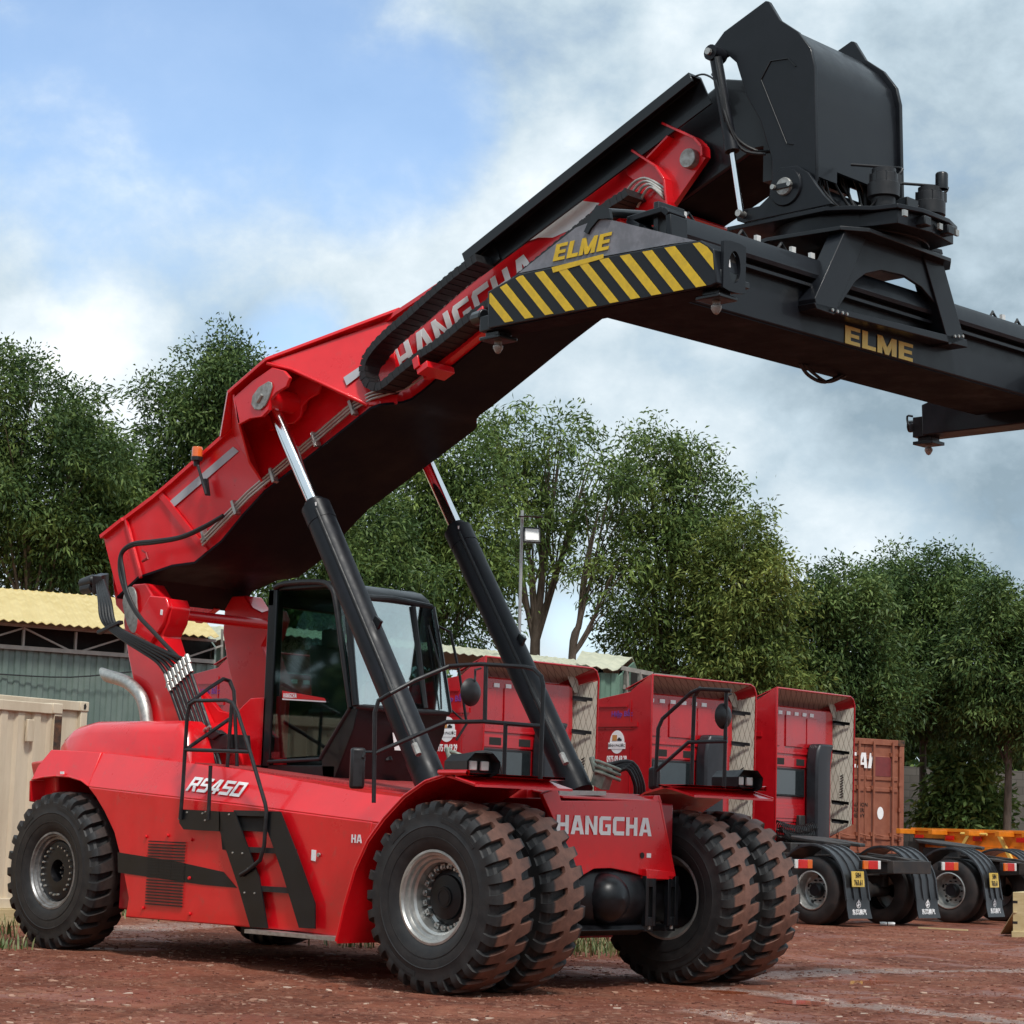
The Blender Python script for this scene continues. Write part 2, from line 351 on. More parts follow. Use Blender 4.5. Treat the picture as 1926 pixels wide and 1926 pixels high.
# block lettering (unit-height strokes), for painted words
GL = {
 'H': ['0,0 .24,0 .24,1 0,1', '.56,0 .8,0 .8,1 .56,1', '.24,.4 .56,.4 .56,.6 .24,.6'],
 'A': ['0,0 .25,0 .5,1 .25,1', '.65,0 .9,0 .62,1 .38,1', '.2,.2 .68,.2 .62,.36 .26,.36'],
 'N': ['0,0 .24,0 .24,1 0,1', '.58,0 .82,0 .82,1 .58,1', '.2,1 .02,1 .62,0 .8,0'],
 'G': ['0,.15 .12,0 .8,0 .8,.2 .24,.2 .24,.8 .8,.8 .8,1 .12,1 0,.85', '.42,.42 .58,.42 .58,.1 .8,.1 .8,.58 .42,.58'],
 'C': ['0,.15 .12,0 .8,0 .8,.22 .24,.22 .24,.78 .8,.78 .8,1 .12,1 0,.85'],
 'E': ['0,0 .28,0 .28,1 0,1', '.28,0 .75,0 .75,.2 .28,.2', '.28,.4 .7,.4 .7,.6 .28,.6', '.28,.8 .75,.8 .75,1 .28,1'],
 'L': ['0,0 .28,0 .28,1 0,1', '.28,0 .7,0 .7,.22 .28,.22'],
 'M': ['0,0 .25,0 .25,1 0,1', '.75,0 1,0 1,1 .75,1', '.25,1 .05,1 .4,0 .6,0 .6,.15', '.75,1 .95,1 .6,0 .4,0 .4,.15'],
 'R': ['0,0 .2,0 .2,1 0,1', '.2,.8 .75,.8 .75,1 .2,1', '.58,.42 .78,.42 .78,.95 .58,.95', '.2,.38 .78,.38 .78,.56 .2,.56', '.35,.4 .58,.4 .8,0 .57,0'],
 'S': ['0,.8 .8,.8 .8,1 .08,1 0,.92', '0,.42 .2,.42 .2,.9 0,.9', '0,.42 .8,.42 .8,.6 0,.6', '.6,.05 .8,.05 .8,.5 .6,.5', '0,0 .72,0 .8,.08 .8,.2 0,.2'],
 '4': ['.42,0 .64,0 .64,1 .42,1', '0,.2 .8,.2 .8,.38 0,.38', '0,.3 .2,.3 .5,1 .3,1'],
 '5': ['0,.8 .8,.8 .8,1 0,1', '0,.42 .2,.42 .2,.9 0,.9', '0,.42 .8,.42 .8,.6 0,.6', '.6,.05 .8,.05 .8,.5 .6,.5', '0,0 .8,0 .8,.2 0,.2'],
 '0': ['0,0 .2,0 .2,1 0,1', '.62,0 .82,0 .82,1 .62,1', '.2,0 .62,0 .62,.2 .2,.2', '.2,.8 .62,.8 .62,1 .2,1'],
 'I': ['0,0 .28,0 .28,1 0,1'],
}
ADV = dict(H=.95, A=.98, N=.97, G=.95, C=.93, E=.87, L=.78, M=1.12, R=.93, S=.95, I=.42); ADV.update({'4': .95, '5': .95, '0': .95})
def word(txt, o, ux, uy, h, w=1.0, shear=0, depth=.004, mb=None, total=None):
    """letters lying in the plane spanned by ux (reading) and uy (up); total = overall width"""
    mb = mb or MB(); o, ux, uy = Vector(o), Vector(ux).normalized(), Vector(uy).normalized(); nrm = ux.cross(uy).normalized()
    if total: w = total/(h*(sum(ADV[c] for c in txt)-.15))
    x = 0; k = 0
    for c in txt:
        for st in GL[c]:
            pts = [tuple(map(float, q.split(','))) for q in st.split()]
            k += 1; z = nrm*(k % 5)*.0006
            mb.slab([o+ux*((x+a)*w*h+shear*b*h)+uy*b*h+z for a, b in pts], nrm*depth)
        x += ADV[c]
    return mb
def text(txt, name, m, o, ux, uy, size, parent=None, bold=0, sx=1.0, depth=.003):
    cu = bpy.data.curves.new(name, 'FONT'); cu.body = txt; cu.size = size; cu.extrude = depth; cu.offset = bold; cu.align_x = 'CENTER'; cu.align_y = 'CENTER'; cu.resolution_u = 2
    t = bpy.data.objects.new(name, cu); col.objects.link(t)
    dg = bpy.context.evaluated_depsgraph_get(); me = bpy.data.meshes.new_from_object(t.evaluated_get(dg)); bpy.data.objects.remove(t)
    ux, uy = Vector(ux).normalized(), Vector(uy).normalized(); nn = ux.cross(uy)
    mt = Matrix(((ux.x*sx, uy.x, nn.x, o[0]), (ux.y*sx, uy.y, nn.y, o[1]), (ux.z*sx, uy.z, nn.z, o[2]), (0, 0, 0, 1))); me.transform(mt)
    me.name = name; me.materials.clear(); me.materials.append(m)
    ob = bpy.data.objects.new(name, me); col.objects.link(ob)
    if parent is not None: ob.parent = parent
    return ob
# ================================================================== THE REACH STACKER
RS = tag(empty('reach_stacker', (3, 0, 0)), 'huge glossy red reach stacker with raised boom and black container spreader, parked on red mud', 'reach stacker')
TH = R(26.5); CT, ST = math.cos(TH), math.sin(TH)
def B(s, h, y): return Vector((.07+s*CT-h*ST, y, 3.69+s*ST+h*CT))
_P = RS
def reparent(o):   # children keep their world coordinates
    return o
class PB:  # small wrapper: builds with parent and keeps world coordinates
    pass
def bld(mb, name, m, parent=None, **k):
    o = mb.build(name, m, None, **k)
    p = parent or RS
    for q in [o]+SIB.get(o.name, []): q.parent = p; q.matrix_parent_inverse = Matrix.Translation(-root_loc(p))
    return o
def root_loc(p):
    v = Vector((0, 0, 0))
    q = p
    if q.type == 'EMPTY' or q.parent is None: return Vector(q.location)
    return Vector((0, 0, 0)) if 'wl' not in q else Vector(q['wl'])

# ---- wheels
RT, HW = .816, .246
def tyre_mesh(name, m, lugs=28):
    prof = [(.385, -.19, 0, 0), (.41, -.212, 0, 0), (.47, -.236, 0, 0), (.54, -.246, 0, 0), (.585, -.247, 0, 0), (.592, -.251, 0, 0), (.60, -.247, 0, 0), (.66, -.245, 0, 0), (.695, -.244, .002, .26), (.71, -.246, .022, .26),
            (.745, -.241, .036, .26), (.778, -.228, .047, .255), (.798, -.205, .054, .24), (.808, -.155, .057, .21), (.813, -.105, .057, .185), (.815, -.065, .055, .165), (.8155, -.045, .05, .14), (.816, -.034, .0, .08), (.816, 0, 0, .05)]
    prof = prof+[(r, -y, d, w) for r, y, d, w in prof[-2::-1]]
    vs, fs = [], []; per = []
    for r, y, dep, hw in prof:
        side = -1 if y < 0 else 1; ay = min(1, abs(y)/.24)
        sk = (.42*(1-ay)**1.3) if side < 0 else (.42+.08+.0*ay) if ay < .1 else .5+.42*(ay)**1.2
        h = hw or .2
        per.append((r, y, dep, [(-.5, 0), (-(h+.03), 0), (-(h-.012), 1), (0, 1), (h-.012, 1), (h+.03, 0)], sk))
    for r, y, dep, smp, sk in per:
        for k in range(lugs):
            for fr, dd in smp:
                t = 2*math.pi*(k+fr+sk)/lugs; d = dep*dd
                if r < .77: rr = r-d*.35; yy = y-math.copysign(d*.9, y)
                elif r < .80: rr = r-d*.8; yy = y-math.copysign(d*.5, y)
                else: rr = r-d; yy = y
                vs.append((rr*math.cos(t), yy, rr*math.sin(t)))
    n = lugs*6
    for a in range(len(per)-1):
        for i in range(n): fs.append((a*n+i, a*n+(i+1) % n, (a+1)*n+(i+1) % n, (a+1)*n+i))
    mb = MB(); mb.v = vs; mb.f = fs; mb.m = [0]*len(fs)
    for sg in (-1, 1):
        for a0, a1, r0, r1 in ((3.95, 4.6, .635, .668), (.8, 1.5, .635, .668), (2.2, 2.5, .63, .67)):
            arc = [(r0 if k < 12 else r1, a0+(a1-a0)*(k/11 if k < 12 else (23-k)/11)) for k in range(24)]
            mb.slab([(r*math.cos(a), sg*.2425, r*math.sin(a)) for r, a in arc], (0, sg*.0065, 0))
        mb.lathe([(.50, sg*.238), (.50, sg*.2455), (.506, sg*.2455), (.506, sg*.238)], n=64)
    return mb.build(name, m, None, smooth=28)
def rim_mesh(kind):
    mb = MB()
    mb.lathe([(.40, -.19), (.398, -.208), (.378, -.21), (.368, -.19), (.352, -.186), (.345, -.155), (.322, -.15), (.315, -.12), (.295, -.105), (.288, .0), (.30, .10), (.33, .15), (.365, .18), (.378, .208), (.398, .206), (.40, .19)], n=56)
    mb.lathe([(.40, -.19), (.34, -.1), (.32, .0), (.34, .12), (.40, .19)], n=56)
    if kind == 'front':
        for k in range(20):
            if k in (13,): continue
            t = 2*math.pi*k/20; mb.box((.262*math.cos(t), -.015, .262*math.sin(t)), (.045, .05, .05), Matrix.Rotation(-t, 3, 'Y'), 0)
            mb.lathe([(0, -.062), (.014, -.062), (.014, -.03)], (.255*math.cos(t), 0, .255*math.sin(t)), n=6)
        mb.lathe([(.29, .01), (.27, .0), (.24, .02)], n=48)
    return mb
def hub_mesh(kind):
    mb = MB()
    if kind == 'front':
        mb.lathe([(.245, .06), (.235, .0), (.19, -.02), (.185, -.05), (.09, -.06), (.085, -.075), (.0, -.075)], n=48)
        mb.lathe([(.07, -.07), (.07, -.079), (.06, -.079), (.06, -.07)], n=32)
        mb.lathe([(.29, .08), (.22, .08), (0, .08)], n=32)
    else:
        mb.lathe([(.325, -.10), (.30, -.135), (.285, -.14), (.115, -.14), (.105, -.10), (.10, -.03), (.0, -.03)], n=48)
        mb.lathe([(.29, .05), (.2, .05), (0, .05)], n=32)
    return mb
def studs(kind):
    mb = MB()
    for k in range(24):
        if k in (7, 16, 20) : continue
        t = 2*math.pi*k/24; mb.lathe([(0, -.165), (.011, -.165), (.013, -.14)], (.248*math.cos(t), 0, .248*math.sin(t)), n=8)
    for k in range(5):
        t = 2*math.pi*k/8+1.2; mb.lathe([(0, -.06), (.012, -.06), (.012, -.03)], (.06*math.cos(t), 0, .06*math.sin(t)), n=8)
    return mb
proto = {}
for kind, tm in (('front', 'tyre_clay'), ('rear', 'tyre_dark')):
    proto[kind] = (rim_mesh(kind).build('wheel', M['rim' if kind == 'front' else 'rimdark']), tyre_mesh('tyre', M[tm]), hub_mesh(kind).build('hub', M['hub']), studs(kind).build('wheel_stud', M['steel']) if kind == 'rear' else None)
def wheel(kind, x, y, flip, rot=0):
    rm, ty, hb, st = proto[kind]
    w = rm.copy(); col.objects.link(w); w.parent = RS; w.location = (x-3, y, RT-.018); w.rotation_euler = (0, rot, math.pi if flip else 0)
    for c in (ty, hb, st):
        if c is None: continue
        o = c.copy(); col.objects.link(o); o.parent = w
    return w
wheel('front', 6.02, -1.844, False, .1)['label'] = 'outer front wheel with clay-brown tread and silver rim'
wheel('front', 6.02, -1.219, False, .19)
wheel('front', 6.02, 1.219, True, .05)
wheel('front', 6.02, 1.844, True, .15)
wheel('rear', 0, -1.437, False, .07)['label'] = 'rear steering wheel with dark tyre and black studded hub'
wheel('rear', 0, 1.437, True, .13)
for t in proto.values():
    for o in t:
        if o: bpy.data.objects.remove(o)

# ---- chassis and body panels
mb = MB()
mb.bb((-.4, -.8, .62), (5.9, .8, 1.62)); mb.bb((5.1, -.86, .95), (6.22, .86, 1.66)); mb.bb((.9, -1.45, .45), (4.7, 1.45, 1.4)); mb.bb((-.25, -1.0, .7), (.25, 1.0, 1.0))
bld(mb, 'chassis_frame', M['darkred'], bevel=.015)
mb = MB(); mb.lathe([(.17, -1.1), (.17, 1.1)], (0, 0, .78), n=20, cap=True); bld(mb, 'rear_axle', M['hub'])
# near lower side panel with the rear wheel arch
low = [(165, 1480), (300, 1496), (450, 1513), (600, 1533), (700, 1546), (690, 1620), (632, 1762), (560, 1752), (480, 1745), (235, 1725), (241, 1690), (228, 1620), (214, 1565), (196, 1527), (180, 1500)]
P = px(low, Y=-1.55)
mb = MB(); mb.slab(P, (0, .06, 0))
up1 = px([(165, 1480), (300, 1496), (450, 1513), (600, 1533), (700, 1546)], Y=-1.55); up2 = px([(190, 1415), (318, 1429), (450, 1445), (590, 1470), (680, 1487)], Y=-1.36)
up1.append(Vector((5.35, -1.55, 1.365))); up2.append(Vector((5.35, -1.36, 1.62)))
mb.loft([[a, b, b+Vector((0, .05, -.03)), a+Vector((0, .05, -.03))] for a, b in zip(up1, up2)])
mb.slab([(4.6, -1.545, 1.41), (5.35, -1.545, 1.36), (5.35, -1.545, .5), (4.7, -1.545, .5)], (0, .04, 0))
FN = (up1[3]-up1[1]).cross(up2[1]-up1[1]).normalized(); FN = FN if FN.y < 0 else -FN; F0 = up1[1]+FN*.012
n2 = px([(480, 1745), (632, 1762), (640, 1700), (565, 1690), (450, 1700)], Y=-1.555)
bld(mb, 'side_panel', M['red'], bevel=.012); bld(mb.mirrored(), 'side_panel', M['red'], bevel=.012)
# dark flash along the panel
mb = plate([(221, 1603), (330, 1620), (420, 1640), (445, 1670), (380, 1664), (222, 1641)], -1.556, .01); bld(mb, 'black_stripe', M['black'])
# louvred engine grille
mb = MB(); gx0, gx1 = A(277, 1590, Y=-1.56).x, A(352, 1590, Y=-1.56).x
z1, z2 = A(315, 1581, Y=-1.56).z, A(320, 1706, Y=-1.56).z
gr = MB()
for k in range(22):
    z = z2+(z1-z2)*(k+.5)/22
    for a in range(3):
        xa = gx0+.02+(gx1-gx0-.04)*a/3; gr.bb((xa+.006, -1.570, z-.005), (xa+(gx1-gx0-.04)/3-.006, -1.56, z+.006))
bld(gr, 'grille', M['darkinside'], smooth=0)
mb = MB()
for x, z in [(gx0-.03, z1+.03), (gx1+.06, z1+.02), ((gx0+gx1)/2, z1+.05), (gx1+.06, z1-.35), (gx0-.02, z2-.03), (gx1+.09, z2-.05)]:
    mb.lathe([(0, -1.572), (.014, -1.572), (.018, -1.556)], (x, 0, z), n=10)
bld(mb, 'panel_bolt', M['red'])
# rear fender wrap, with underside
rf_o = [(165, 1480), (152, 1470), (130, 1463), (105, 1461), (82, 1463), (58, 1468)]
mb = MB(); a = px(rf_o, Y=-1.55)+px([(72, 1440), (96, 1410)], Y=-1.47)+px([(190, 1415)], Y=-1.38)
mb.slab(a, (0, .07, 0))
arc = a[:6]
for i in range(5): mb.slab([arc[i], arc[i+1], arc[i+1]+Vector((0, .62, .02)), arc[i]+Vector((0, .62, .02))], (0, 0, .02))
e0 = arc[5]; mb.slab([e0, e0+Vector((-.06, .05, -.22)), e0+Vector((.14, .62, -.3)), e0+Vector((.06, .62, .02))], (-.03, 0, 0))
bld(mb, 'rear_fender', M['red'], bevel=.008); bld(mb.mirrored(), 'rear_fender', M['red'], bevel=.008)
# decks
mb = MB(); mb.slab([(.3, -1.36, 2.0), (1.5, -1.36, 1.94), (1.5, 1.36, 1.94), (.3, 1.36, 2.0)], (0, 0, -.1)); bld(mb, 'rear_deck', M['red'])
mb = MB(); mb.slab([(1.5, -1.37, 1.935), (4.9, -1.37, 1.66), (4.9, 1.37, 1.66), (1.5, 1.37, 1.935)], (0, 0, -.05)); bld(mb, 'walkway', M['red'])
mb = MB(); mb.slab([(1.6, -1.2, 1.945), (4.8, -1.0, 1.69), (4.8, 1.0, 1.69), (1.6, 1.2, 1.945)], (0, 0, -.02)); bld(mb, 'tread_plate', mat('weathered tread plate', (.4, .05, .05), .5, var=.35, nscale=60, bump=.5, bscale=120))
# hood: bevelled block, lower at the tail
rings = []
for X, hw, zt in [(-.80, .95, 2.0), (-.74, 1.1, 2.12), (-.6, 1.2, 2.22), (-.35, 1.27, 2.31), (0, 1.29, 2.36), (1.45, 1.29, 2.36), (1.58, 1.27, 2.26), (1.7, 1.25, 1.92)]:
    b = 1.9; c = min(.13, (zt-b)*.5); rings.append([(X, -hw-.03, b), (X, -hw, zt-c), (X, -hw+c*.4, zt-c*.35), (X, -hw+c, zt), (X, hw-c, zt), (X, hw-c*.4, zt-c*.35), (X, hw, zt-c), (X, hw+.03, b)])
mb = MB(); mb.loft(rings); bld(mb, 'hood', M['red'], bevel=.02)
mb = MB(); mb.loft([[(-.84, -1.3, 1.5), (-.84, -1.42, 1.92), (-.84, 1.42, 1.92), (-.84, 1.3, 1.5)], [(-.3, -1.42, 1.6), (-.3, -1.48, 1.97), (-.3, 1.48, 1.97), (-.3, 1.42, 1.6)]]); mb.bb((-.9, -1.0, .7), (-.35, 1.0, 1.6)); bld(mb, 'counterweight', M['red'], bevel=.03)
# exhaust
mb = MB(); ex = [A(205, 1272, Y=-.9), A(238, 1283, Y=-.9), A(262, 1305, Y=-.9), A(272, 1330, Y=-.9), A(277, 1362, Y=-.9)]
e1 = ex[0]; d = (ex[0]-ex[1]).normalized()
mb.tube([e1]+ex[1:], .068, 20, smooth=5)
n = 20; d = (e1-ex[1]).normalized(); rf = d.orthogonal().normalized(); bb_ = d.cross(rf)
bld(mb, 'exhaust_pipe', M['chrome' if 0 else 'steel'])
# slash-cut tip
mb = MB(); r0, r1 = [], []
top = Vector((0, 0, 1)); tdir = (top-d*top.dot(d)).normalized(); sdir = d.cross(tdir)
for j in range(24):
    t = 2*math.pi*j/24; o = tdir*math.cos(t)*.068+sdir*math.sin(t)*.068; r0.append(e1-d*.03+o*1.004); r1.append(e1+o+d*(.08+.07*math.cos(t)))
mb.loft([r0, r1], cap=False); mb.loft([[p*1 for p in r1], [e1+(p-e1)*1-(p-e1-d*((p-e1).dot(d)))*.08 for p in r1], [e1-d*.02+(q-e1)*.9 for q in r0]], cap=False)
bld(mb, 'exhaust_tip', M['steel'])
mb = MB(); mb.lathe([(0, 0), (.058, 0)], (0, 0, 0), n=16)
# front fenders
fo = [(632, 1770), (648, 1700), (668, 1633), (692, 1580), (722, 1538), (760, 1497), (800, 1469), (840, 1456), (880, 1453)]
pts = [(p.x, p.z) for p in px(fo, Y=-2.05)]+[(6.05, 1.84), (6.25, 1.80), (6.48, 1.745)]
ob = [(x, z) for x, z in pts]; inn = [(x+.02*(1 if i < 4 else 0), z-.025) for i, (x, z) in enumerate(pts)]
mb = MB(); yb = -.84
for i in range(len(pts)-1):
    a, b = pts[i], pts[i+1]
    nx, nz = -(b[1]-a[1]), b[0]-a[0]; l = math.hypot(nx, nz); nx, nz = nx/l*.016, nz/l*.016
mb.loft([[(x, -2.05, z), (x, yb, z), (x+.006*(i < 6)+.0, yb, z-.02), (x+.012*(i < 6), -2.05, z-.02)] for i, (x, z) in enumerate(pts)])
mb.tube([(x, -2.05, z) for x, z in pts], .012, 8)
bld(mb, 'front_fender', M['red']); bld(mb.mirrored(), 'front_fender', M['red'])
# front plate between the wheels
mb = MB()
fp = px([(1020, 1493), (1048, 1483), (1056, 1506), (1234, 1506), (1238, 1496), (1268, 1648), (1216, 1650), (1185, 1640), (1150, 1633), (1118, 1634), (1090, 1650)], X=6.28)
mb.slab(fp, (-.05, 0, 0)); 
mb.slab([(6.28, -.74, 1.665), (6.28, .62, 1.665), (5.9, .62, 1.72), (5.9, -.74, 1.72)], (0, 0, .02))
mb.bb((5.2, -.8, 1.60), (5.9, .75, 1.74))
q = px([(1216, 1634), (1268, 1640), (1271, 1655), (1216, 1653)], X=6.33); mb.slab(q, (-.2, 0, 0))
mb.slab([fp[5], (5.3, .86, .95), (5.3, .66, 1.7), fp[4]], (0, .03, 0))
bld(mb, 'front_crossmember', M['red'], bevel=.006)
mb = MB(); mb.slab(px([(1052, 1486), (1140, 1488), (1140, 1496), (1052, 1496)], X=6.2), (-.12, 0, 0)); bld(mb, 'front_step', M['steel'])
o0 = A(1043, 1570, X=6.285); ux = A(1222, 1568, X=6.285)-o0; ux.x = 0; wd = ux.length
mb = word('HANGCHA', A(1046, 1568, X=6.283), (0, 1, 0), (0, 0, 1), .165, total=A(1223, 1568, X=6.283).y-A(1046, 1568, X=6.283).y); bld(mb, 'front_lettering', M['white'], smooth=0)
mb = MB(); c = A(1208, 1609, X=6.286); mb.lathe([(0, 0), (.028, 0), (.028, .004)], (6.284, c.y, c.z), axis='x', n=18, cap=True); bld(mb, 'front_hole', M['darkinside'])
mb = MB(); c = A(1221, 1609, X=6.286); mb.bb((6.281, c.y-.03, c.z-.02), (6.284, c.y+.03, c.z+.02)); bld(mb, 'small_sticker', M['white'])
# drive axle
mb = MB(); mb.lathe([(.23, -1.0), (.25, -.5), (.33, -.35), (.35, 0), (.33, .35), (.25, .5), (.23, 1.0)], (6.0, 0, .8), n=28, cap=True)
mb.lathe([(.0, .60), (.09, .585), (.16, .54), (.205, .47), (.225, .38), (.225, .2)], (5.9, -.15, .80), axis='x', n=32)
mb.prism([(5.7, .5), (6.25, .47), (6.35, .52), (6.3, .56), (5.7, .56)], 'y', -.55, .35); bld(mb, 'drive_axle', M['hub'], bevel=.01)
mb = MB()
for y in (.36, .68):
    mb.bb((6.28, y, .55), (6.33, y+.045, 1.0)); mb.bb((6.28, y+.1, .55), (6.33, y+.145, 1.0)); mb.bb((6.28, y+.045, .9), (6.33, y+.1, 1.0)); mb.bb((6.28, y+.045, .55), (6.33, y+.1, .63))
    mb.bb((6.0, y, .5), (6.3, y+.145, .56))
bld(mb, 'axle_bracket', M['black'], bevel=.004)
mb = MB()
for y in (.375, .695): mb.tube([(6.27, y+.065, .6), (6.27, y+.065, .95)], .012, 8); mb.lathe([(0, .52), (.018, .52), (.018, .56)], (6.3, y+.07, 0), axis='z', n=8, cap=True)
bld(mb, 'axle_bolt', M['steel'])
# ladder and its step
Y0 = -1.62
mb = MB()
plate([(337, 1522), (430, 1527), (442, 1560), (415, 1564), (345, 1560), (337, 1548)], Y0, .012, mb=mb)
plate([(412, 1527), (441, 1527), (487, 1650), (503, 1746), (470, 1744), (448, 1668), (412, 1560)], Y0, .014, mb=mb)
plate([(498, 1527), (527, 1527), (560, 1610), (592, 1700), (592, 1747), (562, 1745), (530, 1640), (504, 1566)], Y0, .014, mb=mb)
bld(mb, 'ladder_stringer', M['black'])
for (a, b) in [((438, 1527), (515, 1530)), ((462, 1598), (548, 1601)), ((484, 1673), (570, 1676))]:
    mb = MB(); p, q = A(*a, Y=Y0), A(*b, Y=Y0); mb.bb((p.x, Y0+.01, q.z-.03), (q.x, Y0+.17, q.z+.02)); bld(mb, 'ladder_tread', M['plastic'])
mb = MB(); plate([(440, 1528), (510, 1531), (520, 1566), (452, 1562)], Y0+.05, .01, mb=mb); plate([(415, 1565), (440, 1565), (440, 1600), (418, 1598)], -1.566, .01, mb=mb); bld(mb, 'footwell', M['darkinside'])
mb = MB(); p, q = A(466, 1747, Y=-1.66), A(640, 1756, Y=-1.66); mb.bb((p.x, -1.7, .34), (q.x, -1.5, .375)); bld(mb, 'bottom_step', M['steel'])
mb = MB()
for c in [(341, 1524), (352, 1528), (381, 1530), (387, 1527), (386, 1543), (431, 1532), (337, 1540), (438, 1604), (456, 1605), (460, 1679), (479, 1680), (452, 1646), (467, 1634)]:
    p = A(*c, Y=Y0); mb.lathe([(0, Y0-.01), (.008, Y0-.01), (.01, Y0)], (p.x, 0, p.z), n=8)
bld(mb, 'ladder_bolt', M['steel'])
def rail(name, pts, r=.019, m='plastic', sm=0):
    mb = MB()
    for pl in pts: mb.tube(pl, r, 10, smooth=sm)
    return bld(mb, name, M[m])
# grab frame above the ladder
g1 = px([(339, 1541), (344, 1480), (352, 1345), (357, 1325), (368, 1318), (425, 1317), (438, 1322), (447, 1340), (472, 1420), (499, 1512), (501, 1525), (497, 1590), (489, 1618), (468, 1636), (452, 1646)], Y=-1.64)
g2 = px([(348, 1410), (470, 1414)], Y=-1.64)
g3 = px([(392, 1542), (396, 1440)], Y=-1.62)
gi = [A(356, 1322, Y=-1.6), A(392, 1295, Y=-1.25), A(420, 1277, Y=-1.0), A(432, 1281, Y=-.92), A(440, 1300, Y=-.9), A(442, 1350, Y=-.9), A(445, 1405, Y=-.9), A(446, 1450, Y=-.9)]
gj = [A(352, 1408, Y=-1.62), A(435, 1350, Y=-.95)]
gk = [A(436, 1318, Y=-1.2), A(434, 1350, Y=-1.2), A(427, 1448, Y=-1.2)]
rail('grab_rail', [g1, g2, g3]); rail('grab_rail', [gi, gj, gk])
mb = MB()
q0, q1, q2 = AP(349, 1487, F0, FN), AP(449, 1499, F0, FN), AP(352, 1463, F0, FN); rx = (q1-q0).normalized(); mb = word('RS450', q0, rx, FN.cross(rx), (q2-q0).length*1.0, shear=.25, total=(q1-q0).length); bld(mb, 'model_lettering', M['white'], smooth=0)
mb = word('HA', A(661, 1585, Y=-1.556), (1, 0, 0), (0, 0, 1), .075, depth=.003); bld(mb, 'side_lettering', M['white'], smooth=0)
mb = MB(); plate([(586, 1598), (594, 1599), (593, 1620), (585, 1618)], -1.557, .006, mb=mb); plate([(113, 1451), (120, 1451), (120, 1456), (113, 1456)], -1.562, .006, mb=mb); bld(mb, 'warning_sticker', M['white'])
mb = MB(); mb.lathe([(.0, -1.575), (.018, -1.575), (.02, -1.556)], (A(600, 1608, Y=-1.56).x, 0, A(600, 1608, Y=-1.56).z), n=12); bld(mb, 'panel_lock', M['steel'])

# ---- boom tower
tw = [(-.13, 3.45), (-.12, 3.72), (.0, 3.86), (.22, 3.86), (.36, 3.72), (.52, 3.66), (.64, 3.68), (.70, 3.58), (.66, 3.42), (.56, 3.28), (.72, 3.0), (1.05, 2.55), (1.35, 2.2), (1.6, 1.9), (.45, 1.9), (.30, 2.35), (-.02, 3.1)]
for sg in (-1, 1):
    mb = MB()
    ya, yc = sorted((sg*.56, sg*.82)); 
    mb.prism(tw, 'y', ya, yc)
    y1, y2 = sorted((sg*.84, sg*.80))
    mb.prism([(.36, 3.72), (.64, 3.69), (.70, 3.58), (.62, 3.4), (.42, 3.2), (.05, 3.35)], 'y', y1-.02, y2)
    bld(mb, 'boom_tower', M['red'], bevel=.015)
    mb = MB(); y = sg*.845
    mb.slab([(.02+math.cos(t)*.13*(1 if math.cos(t) < 0 else .9)+.0+.1*max(0, -math.sin(t)), y, 3.66+math.sin(t)*(.17 if math.sin(t) > 0 else .34)) for t in [2*math.pi*k/24 for k in range(24)]], (0, -.02*sg*-1 if 0 else .018*sg, 0))
    bld(mb, 'pivot_pin_plate', M['pinplate'], bevel=.004)
    mb = MB(); y1, y2 = sorted((sg*.50, sg*.56)); mb.prism([(.95, 2.72), (1.25, 2.50), (1.5, 2.46), (1.75, 2.62), (2.3, 2.64), (2.3, 1.87), (.9, 1.93)], 'y', y1, y2)
    bld(mb, 'tower_web', M['red'], bevel=.01)
mb = MB(); mb.lathe([(.055, -.56), (.055, .56)], (.62, 0, 3.52), n=20); bld(mb, 'tower_tube', M['red'])
mb = MB(); mb.bb((.35, -.56, 1.9), (.9, .56, 2.4)); bld(mb, 'tower_crossbeam', M['red'], bevel=.01)
mb = MB(); mb.slab(px([(394, 1322)], Y=-.862) and [A(302, 1146, Y=-.865), A(306, 1147, Y=-.865), A(305, 1157, Y=-.865), A(301, 1156, Y=-.865)], (0, .006, 0)); bld(mb, 'tower_sticker', M['white'])

# ---- outer boom
st = [(-.28, .80, .17, .95), (.1, .775, .21, .95), (.12, .76, .21, .95), (.6, .71, .08, .95), (.93, .70, -.07, .95), (1.4, .70, -.08, .95), (1.81, .70, .0, .95), (2.2, .70, .05, .94), (3.0, .70, .02, .93), (3.9, .70, -.01, .90), (4.0, .66, -.02, .89), (4.08, .57, -.04, .88), (4.16, .49, -.06, .87), (4.24, .457, -.07, .865), (4.4, .456, -.08, .86), (5.6, .455, -.08, .70), (7.6, .455, -.14, .62)]
mb = MB(); mb.loft([[B(s, b+.02, -w), B(s, t, -w), B(s, t, w), B(s, b+.02, w)] for s, w, b, t in st]); boom = bld(mb, 'boom', M['red'], smooth=20)
